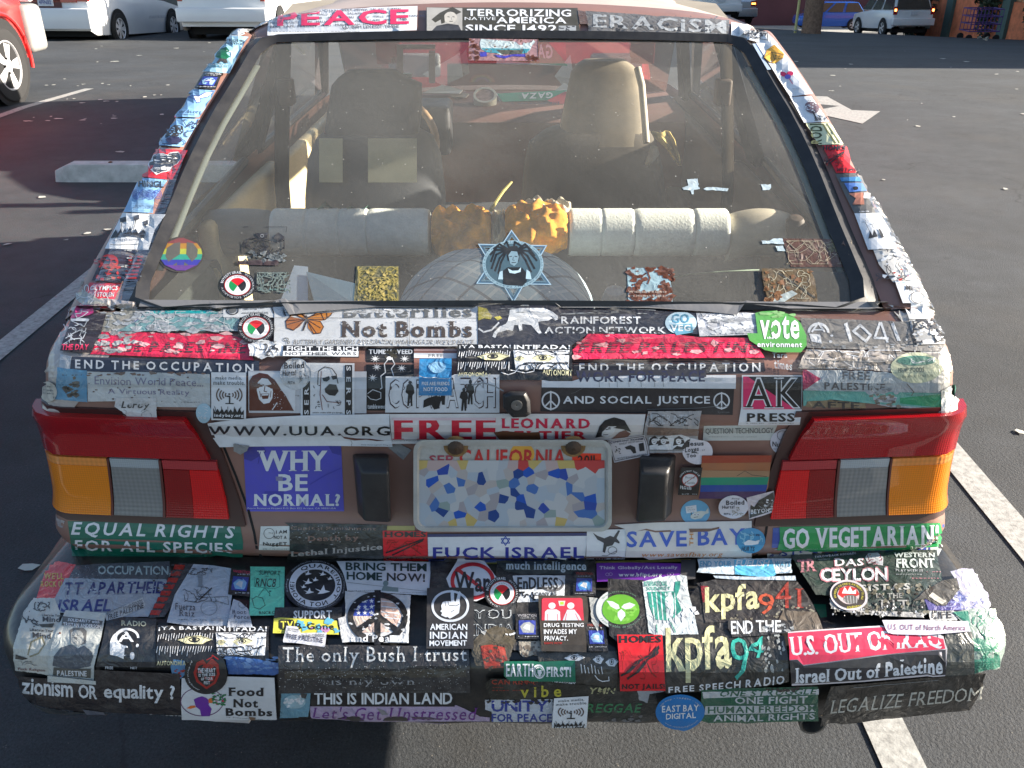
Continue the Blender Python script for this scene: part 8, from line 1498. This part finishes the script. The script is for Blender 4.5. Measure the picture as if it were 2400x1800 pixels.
s = S('l', [(1238, 690), (1720, 698), (1860, 700), (1850, 800), (1560, 835), (1270, 850), (1230, 770)], (.028, .028, .030), 'black torn piece with white words END THE', 'crum', tear=4); s.t('END', 1262, 708, 1472, 822, 'W', 'b', -6, .05); s.t('THE', 1500, 700, 1740, 800, 'W', 'b', 2, .08); s.spk(1560, 740, 1850, 800, 20, 'S', 6, 18); s.done()
homes('l', 176, 820, 608, 1222, 'red HOMES NOT JAILS sticker on the bumper', 28)
s = S('l', [(370, 1270), (620, 1275), (640, 1310), (500, 1330), (480, 1420), (400, 1390)], (.44, .45, .48), 'torn silver scrap above the blue oval', 'crum', tear=6).done()
gr_ = (.008, .10, .055); gw = (.50, .53, .56)
s = S('l', [(970, 1214), (1300, 1190), (2080, 1185), (2085, 1500), (1040, 1520), (960, 1500)], gr_, 'green and white striped sticker reading ONE FIGHT HUMAN FREEDOM ANIMAL RIGHTS', 'crum', tear=2)
s.poly([(980, 1228), (1560, 1212), (2085, 1205), (2085, 1258), (1560, 1262), (990, 1290)], gw); s.poly([(1010, 1362), (1560, 1352), (2065, 1346), (2060, 1410), (1000, 1444)], gw); s.t('ONE STRUGGLE', 1150, 1216, 2070, 1272, gr_, 'bi', -16, .12); s.t('ONE FIGHT', 1290, 1276, 1980, 1338, gw, 'b', -6, .1); s.t('HUMAN FREEDOM', 1032, 1368, 2064, 1434, gr_, 'b', -26, .1); s.t('ANIMAL RIGHTS', 1086, 1448, 2050, 1506, gw, 'b', -26, .1); s.spk(1600, 1190, 1900, 1230, 12, 'K', 12, 28); s.done()
s = S('l', ellp(772, 1412, 230, 162, 40), (.01, .17, .48), 'blue oval sticker with white words EAST BAY DIGITAL', 'flat', lift=.0006); s.t('EAST BAY', 602, 1352, 946, 1412, 'W', 'b', -12, .06); s.t('DIGITAL', 640, 1424, 918, 1480, 'W', 'b', -12, .06); s.arc('hip-hop - reggae - soul', 772, 1412, 190, 122, 205, 335, 20, 'w', ''); s.arc('www.eastbaydigital.com', 772, 1412, 192, 126, 135, 35, 16, 'w', '', True); s.done()
# ---- right end
s = S('m', [(28, 80), (600, 40), (1432, 30), (1470, 330), (1480, 600), (1300, 645), (1100, 620), (850, 645), (700, 560), (400, 470), (270, 460)], (.022, .040, .034), 'dark green crumpled poster with white and rose lettering on the right of the bumper', 'crum', tear=4); rs = (.42, .18, .22)
s.t('T', 96, 130, 200, 250, rs, 'bs'); s.t('R', 180, 120, 285, 240, rs, 'bs'); s.line([(140, 205), (300, 215)], 6, 'K'); s.t('THROWBACK RECORDS', 262, 92, 664, 112, 'w', 'bs', -36); s.t('PRESENTS', 300, 122, 412, 136, 'S', 'b', -4); s.t('DAS', 450, 112, 742, 196, rs, 'b', 0, .04); s.t('DAS', 460, 118, 734, 190, 'W', 'b', 0, .06); s.poly([(750, 110), (780, 70), (870, 64), (925, 110), (920, 190), (860, 180), (780, 170)], (.44, .46, .5)); s.doodle(770, 80, 910, 180, 9, (.2, .05, .08), 8); s.t('CEYLON', 306, 206, 970, 346, rs, 'b', -10, .0); s.t('CEYLON', 322, 218, 958, 334, 'W', 'b', -10, .03)
s.t('SISTAS', 700, 368, 1170, 430, (.40, .41, .40), 'bs', -18); s.t('IN THE', 850, 448, 1100, 492, (.30, .31, .30), 'bs'); s.t('PIT', 882, 506, 1160, 590, (.38, .38, .37), 's'); s.t('WESTERN', 1020, 66, 1410, 112, (.44, .50, .5), 'bs', -2, .04); s.t('FRONT', 1042, 124, 1402, 208, (.52, .58, .58), 'bs', -4, .04); s.t('PLAY WITH US', 1040, 218, 1290, 240, 'S', 'bs'); s.scr(1042, 256, 1280, 276, 1, 'S'); s.scr(1150, 292, 1440, 316, 1, rs); s.scr(1320, 232, 1450, 252, 1, rs); s.poly([(520, 212), (700, 190), (880, 150), (760, 205), (600, 220)], 'K')
s.spk(540, 360, 1460, 620, 60, (.17, .16, .12), 8, 30, 1, 1.1); s.spk(540, 440, 1460, 640, 50, (.012, .014, .012), 8, 26, 4, 1.1); s.done()
s = S('m', [(268, 476), (392, 480), (400, 600), (340, 608)], (.01, .14, .07), 'small green corner between the kpfa sticker and the poster', 'flat'); s.done()
s = S('m', [(395, 500), (560, 560), (740, 600), (1000, 610), (1330, 620), (1300, 670), (1000, 660), (700, 650), (560, 620), (410, 590)], (.36, .36, .36), 'shredded silvery edge of the poster', 'crum', tear=12); s.spk(420, 520, 1300, 660, 70, (.10, .10, .09), 6, 22, 1, .8); s.spk(420, 520, 1300, 660, 30, 'W', 5, 16, 3, .8); s.done()
s = S('m', ellp(586, 470, 182, 142, 36, .15), (.56, .52, .56), 'round seal sticker with a red shield and globe on the poster', 'flat', lift=.0008); s.ell(586, 470, 160, 122, (.035, .03, .03), 32, .15); s.arc('AN INJURY TO ONE IS AN INJURY TO ALL', 586, 470, 118, 88, 160, 385, 26, (.50, .45, .05), 'b'); s.ell(582, 470, 106, 84, (.50, .42, .44), 24); s.poly([(480, 470), (500, 410), (580, 385), (660, 410), (690, 470), (640, 500), (520, 500)], (.42, .03, .03)); s.poly([(520, 460), (545, 400), (575, 440), (600, 395), (625, 440), (660, 420), (655, 465)], 'W'); s.ell(600, 512, 70, 38, (.12, .12, .12)); 
for k in range(5): s.line([(540 + k * 30, 485), (545 + k * 27, 545)], 3, 'W')
s.t('SOLIDARITY', 560, 578, 700, 600, (.5, .45, .05), 'b', -20); s.done()
s = S('m', [(1540, 235), (1640, 205), (1740, 205), (1790, 300), (1850, 400), (1905, 500), (1880, 600), (1700, 606), (1335, 606), (1290, 500), (1560, 420), (1620, 360)], (.32, .32, .44), 'lavender and white crumpled sticker at the right end of the bumper', 'crum', tear=4); s.poly([(1300, 500), (1480, 440), (1640, 560), (1640, 605), (1340, 600)], (.07, .06, .24)); s.t('E', 1650, 240, 1780, 330, 'W', 'b', 20); s.t('SA', 1560, 370, 1830, 510, 'W', 'b', 50); s.poly([(1580, 410), (1620, 420), (1700, 520), (1620, 520)], (.05, .07, .24)); s.doodle(1400, 470, 1840, 590, 12, (.2, .22, .45), 10); s.done()
s = S('m', [(1190, 520), (1300, 430), (1460, 330), (1600, 300), (1630, 400), (1500, 560), (1420, 560), (1300, 490)], (.05, .045, .035), 'dark curled flap of plastic near the right end', 'crum', tear=3); s.poly([(1335, 470), (1375, 440), (1500, 520), (1460, 550)], (.45, .43, .38)); s.done()
s = S('m', [(1330, 606), (1560, 600), (1640, 650), (1600, 690), (1360, 700)], (.45, .46, .46), 'white torn piece with partial letters', 'crum', tear=5); s.t('LIFE', 1370, 616, 1550, 676, 'k', 'b', -4); s.done()
s = S('m', [(1560, 620), (1740, 590), (1930, 575), (1965, 680), (1995, 790), (1970, 930), (1945, 1015), (1800, 1050), (1730, 1062), (1725, 830), (1690, 760)], (.20, .27, .25), 'green and white sticker crumpled round the right corner', 'crum', tear=4); gc = (.005, .15, .10); s.poly([(1560, 622), (1700, 615), (1720, 760), (1650, 690)], gc); s.poly([(1725, 830), (1930, 830), (1940, 1005), (1735, 1055)], gc); s.doodle(1740, 620, 1930, 820, 14, gc, 14); s.scr(1770, 890, 1920, 1030, 7, (.12, .30, .24)); s.done()
s = S('m', [(0, 802), (880, 742), (1100, 790), (1462, 818), (1490, 900), (1470, 1076), (700, 1130), (20, 1166), (0, 1000)], (.60, .56, .60), 'red and black sticker with white words U.S. OUT OF IRAQ Israel Out of Palestine', 'flat', lift=.0008); s.poly([(0, 815), (890, 758), (1458, 832), (1472, 900), (900, 955), (0, 1008)], (.68, .03, .09)); s.poly([(0, 1012), (900, 960), (1474, 906), (1474, 1062), (700, 1116), (14, 1152)], (.022, .022, .03)); s.t('U.S. OUT OF IRAQ', 8, 852, 1440, 990, 'W', 'bs', -92, .03); s.t('Israel Out of Palestine', 48, 1044, 1442, 1148, 'W', 'bs', -92, .03); s.done()
S('m', [(1480, 800), (1735, 800), (1745, 1062), (1475, 1085)], (.055, .06, .055), 'dark green grey plastic right of the red and black sticker', 'crum').done()
s = S('m', [(892, 706), (1200, 700), (1690, 706), (1720, 800), (1300, 816), (940, 812), (920, 780)], (.62, .60, .70), 'pale label reading U.S. OUT of North America', 'flat', lift=.0012); s.t('U.S. OUT of North America', 942, 736, 1672, 786, (.16, .03, .10), '', 8, .1); s.done()
s = S('m', [(392, 1170), (900, 1130), (1400, 1085), (1830, 1050), (1790, 1200), (1690, 1382), (1000, 1450), (292, 1535), (330, 1350)], (.016, .014, .012), 'black sticker with thin slanted serif words LEGALIZE FREEDOM', 'crum'); s.t('LEGALIZE FREEDOM', 388, 1296, 1800, 1412, (.46, .46, .42), 'si', -128, .06); s.crease(600, 1180, 1400, 1110, 's', 6); s.done()
# ============ on the hatch glass
s = S('q', ellp(460, 800, 198, 155, 36, -.08), (.07, .06, .05), 'rainbow striped peace sign sticker on the lower left of the glass', 'flat'); bands = [(.22, .06, .06), (.40, .20, .04), (.38, .42, .06), (.04, .30, .22), (.05, .05, .32), (.13, .05, .26)]
for k, c in enumerate(bands):
    y0, y1 = 658 + k * 47, 658 + (k + 1) * 47; P_ = []
    for (yy, sgn) in ((y0, -1), (y0, 1), (y1, 1), (y1, -1)):
        P_.append((460 + sgn * 184 * math.sqrt(max(0, 1 - ((yy - 800) / 143) ** 2)), yy))
    s.poly(P_, c)
dk = (.12, .115, .10); s.poly([(455, 695), (450, 800), (350, 865), (325, 815), (340, 745), (400, 705)], dk); s.poly([(510, 695), (505, 800), (555, 865), (600, 820), (605, 760), (565, 705)], dk); s.poly([(390, 895), (425, 870), (425, 898)], dk); s.poly([(490, 868), (525, 895), (485, 898)], dk); s.done()
pal('q', 948, 1066, 158, 124, 'round black sticker with a red green white and black emblem on the glass')
s = S('q', [(1000, 560), (1375, 562), (1380, 780), (1310, 900), (950, 895), (1000, 780)], 'k', 'torn clear sticker with black drawn eyes on the glass', 'worn', bgdraw=False); s.line([(1000, 562), (1040, 560)], 4, 'k'); s.line([(1195, 562), (1374, 563), (1366, 610)], 4, 'k'); s.poly([(1100, 618), (1215, 612), (1200, 660), (1140, 665), (1115, 640)], 'k'); s.ring(1160, 640, 16, 14, 4, 'S', 10); s.poly([(1255, 650), (1300, 610), (1355, 650), (1310, 690)], 'k'); s.doodle(1000, 660, 1350, 800, 34, 'k', 7); s.poly([(950, 860), (1310, 840), (1300, 898), (950, 892)], (.05, .03, .03)); s.spk(990, 780, 1370, 860, 40, (.16, .18, .19), 8, 24); s.done()
s = S('q', [(1975, 900), (2340, 900), (2345, 1228), (1950, 1225)], (.15, .14, .07), 'square yellowed sticker with a tangled line pattern on the glass', 'worn'); s.doodle(1990, 910, 2330, 1215, 60, (.34, .28, .08), 7, 1, 5); s.spk(2040, 940, 2320, 1200, 50, (.40, .32, .10), 6, 16); s.done()
s = S('q', [(1120, 960), (1420, 955), (1400, 1140), (1110, 1120)], 's', 'faded grey green clear sticker right of the round emblem', 'worn', bgdraw=False); s.doodle(1120, 960, 1400, 1130, 46, (.15, .19, .18), 9); s.scr(1140, 1090, 1360, 1120, 1, (.12, .22, .22)); s.done()
# six pointed star
sb = (.30, .44, .56); sdk = (.05, .11, .18)
s = S('r', ellp(1115, 815, 300, 300, 12), 'k', 'blue six pointed star sticker with a portrait of a man with long dreadlocks', 'flat', bgdraw=False)
T1 = [(1102, 512), (1448, 990), (796, 980)]; T2 = [(812, 636), (1410, 648), (1120, 1146)]
def shr(T, k): cx = sum(p[0] for p in T) / 3; cy = sum(p[1] for p in T) / 3; return [(lerp(cx, x, k), lerp(cy, y, k)) for x, y in T]
for T in (T1, T2):
    for k0, k1, c in ((1, .955, sb), (.95, .88, sdk), (.86, .80, (.10, .17, .22))):
        A, Bq = shr(T, k0), shr(T, k1)
        for i in range(3): s.poly([A[i], A[(i + 1) % 3], Bq[(i + 1) % 3], Bq[i]], c)
s.ell(1115, 815, 262, 206, (.055, .105, .14), 40); s.ring(1115, 815, 264, 208, 26, (.22, .34, .42), 44); s.arc('RASTAFARI ONE LOVE ONE HEART ONE DESTINY PEACE AND LOVE', 1115, 815, 243, 187, -170, 185, 13, (.07, .12, .16), 'b')
hk = (.016, .018, .02)
for a0, x1, y1, x2, y2 in ((1060, 980, 660, 920, 730), (1050, 960, 690, 925, 790), (1055, 970, 730, 930, 850), (1060, 1000, 760, 960, 870), (1065, 1010, 800, 990, 890), (1090, 1060, 620, 1040, 640), (1120, 1130, 620, 1180, 650), (1160, 1240, 660, 1300, 740), (1170, 1250, 700, 1320, 780), (1170, 1240, 740, 1300, 850), (1165, 1225, 780, 1270, 880), (1080, 1000, 640, 950, 680), (1150, 1220, 640, 1270, 690)): s.line([(a0, 690), (x1, y1), (x2, y2)], 17, hk)
s.poly([(1060, 720), (1080, 660), (1150, 655), (1175, 710), (1165, 790), (1110, 800), (1070, 780)], hk); s.poly([(1075, 735), (1100, 700), (1150, 705), (1165, 750), (1155, 800), (1125, 830), (1090, 810)], (.17, .27, .34)); s.line([(1085, 748), (1105, 745)], 6, hk); s.line([(1130, 745), (1150, 748)], 6, hk); s.line([(1118, 750), (1112, 778), (1128, 780)], 4, hk); s.line([(1105, 800), (1140, 798)], 6, hk); s.poly([(1030, 985), (1030, 870), (1070, 840), (1190, 840), (1225, 880), (1235, 960), (1200, 1000), (1080, 995)], hk); s.poly([(1070, 850), (1110, 870), (1160, 868), (1185, 838), (1180, 880), (1130, 895), (1085, 888)], (.42, .58, .68)); s.poly([(985, 945), (1000, 880), (1025, 870), (1028, 945)], (.36, .52, .62)); s.poly([(1225, 940), (1232, 860), (1262, 880), (1275, 945)], (.36, .52, .62)); s.done()
s = S('s', [(-40, 840), (320, 842), (345, 1000), (362, 1165), (-30, 1163)], (.24, .36, .42), 'rusty brown and blue sticker about human rights on the glass', 'worn', tear=2); rst = (.12, .035, .012); s.spk(-35, 845, 80, 1160, 40, rst, 10, 30); s.spk(240, 850, 355, 1160, 50, rst, 10, 30, 2); s.spk(-30, 1040, 350, 1160, 60, rst, 10, 26, 3); s.spk(100, 845, 320, 880, 12, rst, 14, 30, 4); s.line([(100, 960), (85, 920), (125, 890)], 12, rst); s.line([(140, 880), (160, 930), (140, 980)], 12, rst); s.ell(120, 940, 22, 18, rst, 12); s.t("Women's Rights", -30, 1040, 300, 1064, (.36, .30, .26), 'bs'); s.t('are Human Rights', -30, 1076, 300, 1098, (.36, .30, .26), 'bs'); s.done()
s = S('s', [(1305, 588), (1700, 592), (1860, 602), (1885, 700), (1935, 835), (1376, 834), (1340, 720)], (.075, .032, .018), 'peeling rust brown sticker at the right edge of the glass', 'worn'); s.doodle(1340, 610, 1900, 810, 24, (.26, .22, .16), 5, 1, 6); s.spk(1680, 600, 1870, 720, 20, (.14, .12, .05), 8, 24); s.done()
s = S('s', [(1122, 858), (1540, 862), (1580, 960), (1606, 1160), (1560, 1175), (1180, 1165), (1130, 960)], (.10, .065, .025), 'peeling amber brown sticker low on the right of the glass', 'worn'); s.line([(1270, 900), (1400, 990), (1560, 1100), (1580, 1112)], 14, (.03, .028, .02)); s.doodle(1180, 880, 1540, 1120, 22, (.34, .32, .24), 5, 1, 4); s.poly([(1230, 1110), (1380, 1050), (1430, 1080), (1360, 1120), (1300, 1160), (1200, 1160)], (.28, .33, .34)); s.spk(1150, 880, 1550, 1150, 24, (.16, .07, .02), 10, 34); s.done()
s = S('o', [(828, 262), (1276, 268), (1280, 408), (826, 404)], (.30, .17, .18), 'map shaped sticker in white and blue at the top centre of the glass', 'worn'); us = [(905, 265), (1060, 278), (1130, 285), (1150, 305), (1175, 305), (1180, 290), (1230, 290), (1245, 272), (1256, 285), (1235, 310), (1225, 335), (1200, 358), (1150, 360), (1120, 350), (1060, 360), (1040, 372), (1000, 355), (940, 350), (905, 330), (898, 295)]
s.poly(us, (.45, .55, .58)); s.poly([(905, 325), (1225, 330), (1200, 358), (1150, 362), (1060, 362), (940, 352)], (.05, .26, .33)); s.poly([(1000, 335), (1180, 338), (1170, 362), (1040, 366)], (.07, .07, .05)); s.poly([(890, 352), (940, 350), (945, 378), (905, 382)], (.04, .04, .36)); s.poly([(990, 368), (1060, 376), (1110, 366), (1190, 364), (1195, 382), (1110, 378), (1060, 392), (1010, 384)], (.05, .04, .36)); s.spk(830, 270, 890, 400, 20, rst, 6, 16); s.spk(1200, 380, 1276, 404, 12, rst, 8, 18); s.line([(1274, 270), (1278, 404)], 5, rst); s.spk(930, 270, 1200, 350, 26, (.16, .08, .04), 2, 5, 6, 2.5); s.done()
tb = (.42, .52, .58)
for k, (P_, lb) in enumerate((([(478, 75), (572, 68), (582, 118), (575, 135), (590, 150), (590, 160), (540, 170), (538, 205), (520, 210), (505, 175), (450, 168), (438, 150), (490, 130)], 'cross of pale tape remnants high on the glass'), ([(615, 160), (650, 145), (700, 142), (840, 155), (828, 180), (700, 172), (640, 172)], 'narrow strip of pale tape right of the cross'), ([(1115, 120), (1205, 118), (1210, 150), (1190, 172), (1130, 174)], 'small square of pale tape near the right window frame'), ([(1122, 608), (1180, 612), (1220, 590), (1305, 588), (1318, 640), (1130, 638)], 'pale tape remnant left of the rust brown sticker'), ([(1240, 655), (1310, 650), (1330, 700), (1260, 700)], 'tiny scraped tape remnant beside the rust brown sticker'))):
    S('s', P_, tb, lb, 'worn', tear=4, name='tape_scrap').done()

# ---- clear tape wrinkled over deck, pillars and bumper corners
def tapemat():
    m = bpy.data.materials.new('clear_tape'); nt, N, L, o = nodes(m); g = N.new('ShaderNodeNewGeometry')
    t = N.new('ShaderNodeBsdfTransparent'); t.inputs[0].default_value = (.97, .97, .96, 1)
    gl = N.new('ShaderNodeBsdfGlossy'); gl.inputs['Roughness'].default_value = .1
    n = N.new('ShaderNodeTexNoise'); n.inputs['Scale'].default_value = 26; n.inputs['Detail'].default_value = 5; n.inputs['Distortion'].default_value = 1.5
    mp = N.new('ShaderNodeMapping'); mp.inputs['Scale'].default_value = (.45, 1.6, 1.6); L.new(g.outputs['Position'], mp.inputs[0]); L.new(mp.outputs[0], n.inputs['Vector'])
    b = N.new('ShaderNodeBump'); b.inputs['Strength'].default_value = 1; b.inputs['Distance'].default_value = .006; L.new(n.outputs['Fac'], b.inputs['Height']); L.new(b.outputs[0], gl.inputs['Normal'])
    d = N.new('ShaderNodeBsdfDiffuse'); d.inputs[0].default_value = (.62, .60, .56, 1); L.new(b.outputs[0], d.inputs['Normal'])
    f0 = N.new('ShaderNodeFresnel'); f0.inputs[0].default_value = 1.35; L.new(b.outputs[0], f0.inputs['Normal']); fr = N.new('ShaderNodeMath'); fr.operation = 'MULTIPLY'; fr.inputs[1].default_value = .45; L.new(f0.outputs[0], fr.inputs[0])
    m1 = N.new('ShaderNodeMixShader'); L.new(fr.outputs[0], m1.inputs[0]); L.new(t.outputs[0], m1.inputs[1]); L.new(gl.outputs[0], m1.inputs[2])
    n2 = N.new('ShaderNodeTexNoise'); n2.inputs['Scale'].default_value = 14; n2.inputs['Detail'].default_value = 9; n2.inputs['Roughness'].default_value = .75; n2.inputs['Distortion'].default_value = 2; L.new(mp.outputs[0], n2.inputs['Vector'])
    r = N.new('ShaderNodeMapRange'); r.inputs['From Min'].default_value = .54; r.inputs['From Max'].default_value = .74; r.inputs['To Min'].default_value = .0; r.inputs['To Max'].default_value = .30; L.new(n2.outputs['Fac'], r.inputs['Value'])
    m2 = N.new('ShaderNodeMixShader'); L.new(r.outputs[0], m2.inputs[0]); L.new(m1.outputs[0], m2.inputs[1]); L.new(d.outputs[0], m2.inputs[2]); L.new(m2.outputs[0], o.inputs[0]); return m
M_TAPE = tapemat()
def tape(pts, lab, seed, amp=.0035):
    """clear tape: ruled between two pixel polylines, rumpled"""
    A, Bq = pts; n, m_ = 60, 14; rows = []
    def along(Q, t):
        f = t * (len(Q) - 1); i = min(int(f), len(Q) - 2); return (lerp(Q[i][0], Q[i + 1][0], f - i), lerp(Q[i][1], Q[i + 1][1], f - i))
    for i in range(n + 1):
        a, b_ = along(A, i / n), along(Bq, i / n); r = []
        for j in range(m_ + 1):
            x, y = lerp(a[0], b_[0], j / m_), lerp(a[1], b_[1], j / m_); l, nn_ = hit(x, y, 'pillar' in lab)
            w_ = noise.noise(Vector((x * .009 + seed, y * .05, seed))) + .5 * noise.noise(Vector((x * .04, y * .09, seed + 3)))
            r.append(l + nn_ * (.0075 + amp * w_))
        rows.append(r)
    o = MB().grid(rows).build('clear_tape', M_TAPE, CAR); o['label'] = lab
tape(([(250, 712), (600, 712), (1100, 714), (1500, 716), (1900, 716), (2110, 720)], [(180, 790), (600, 815), (1100, 830), (1500, 820), (1900, 825), (2190, 800)]), 'wrinkled clear tape along the upper deck', 1)
tape(([(160, 815), (600, 835), (1100, 845), (1500, 850), (1900, 850), (2215, 830)], [(120, 905), (600, 905), (1100, 880), (1500, 880), (1900, 915), (2235, 930)]), 'wrinkled clear tape over the deck edge', 2, .003)
tape(([(382, 352), (330, 470), (250, 620), (190, 740)], [(440, 360), (400, 480), (345, 620), (300, 730)]), 'clear tape down the lower left pillar', 3, .002)
tape(([(2030, 470), (2080, 580), (2130, 680), (2200, 790)], [(2070, 460), (2120, 560), (2175, 680), (2225, 780)]), 'clear tape down the lower right pillar', 4, .0012)
for L_ in ([(505, 985), (522, 1040), (553, 1115), (582, 1194), (596, 1248), (602, 1285), (617, 1313)], [(1870, 1010), (1850, 1080), (1822, 1150), (1800, 1210), (1795, 1248), (1789, 1275), (1766, 1312)]):
    b = MB(); r_ = []
    for (x0, y0), (x1, y1) in zip(L_, L_[1:]):
        for k in range(4): r_.append([hit(lerp(x0, x1, k / 4) + d_, lerp(y0, y1, k / 4))[0] + Vector((0, -.0005, .0002)) for d_ in (-3, 3)])
    b.grid(r_).build('hatch_gap', M_DARK, CAR, smooth=False)
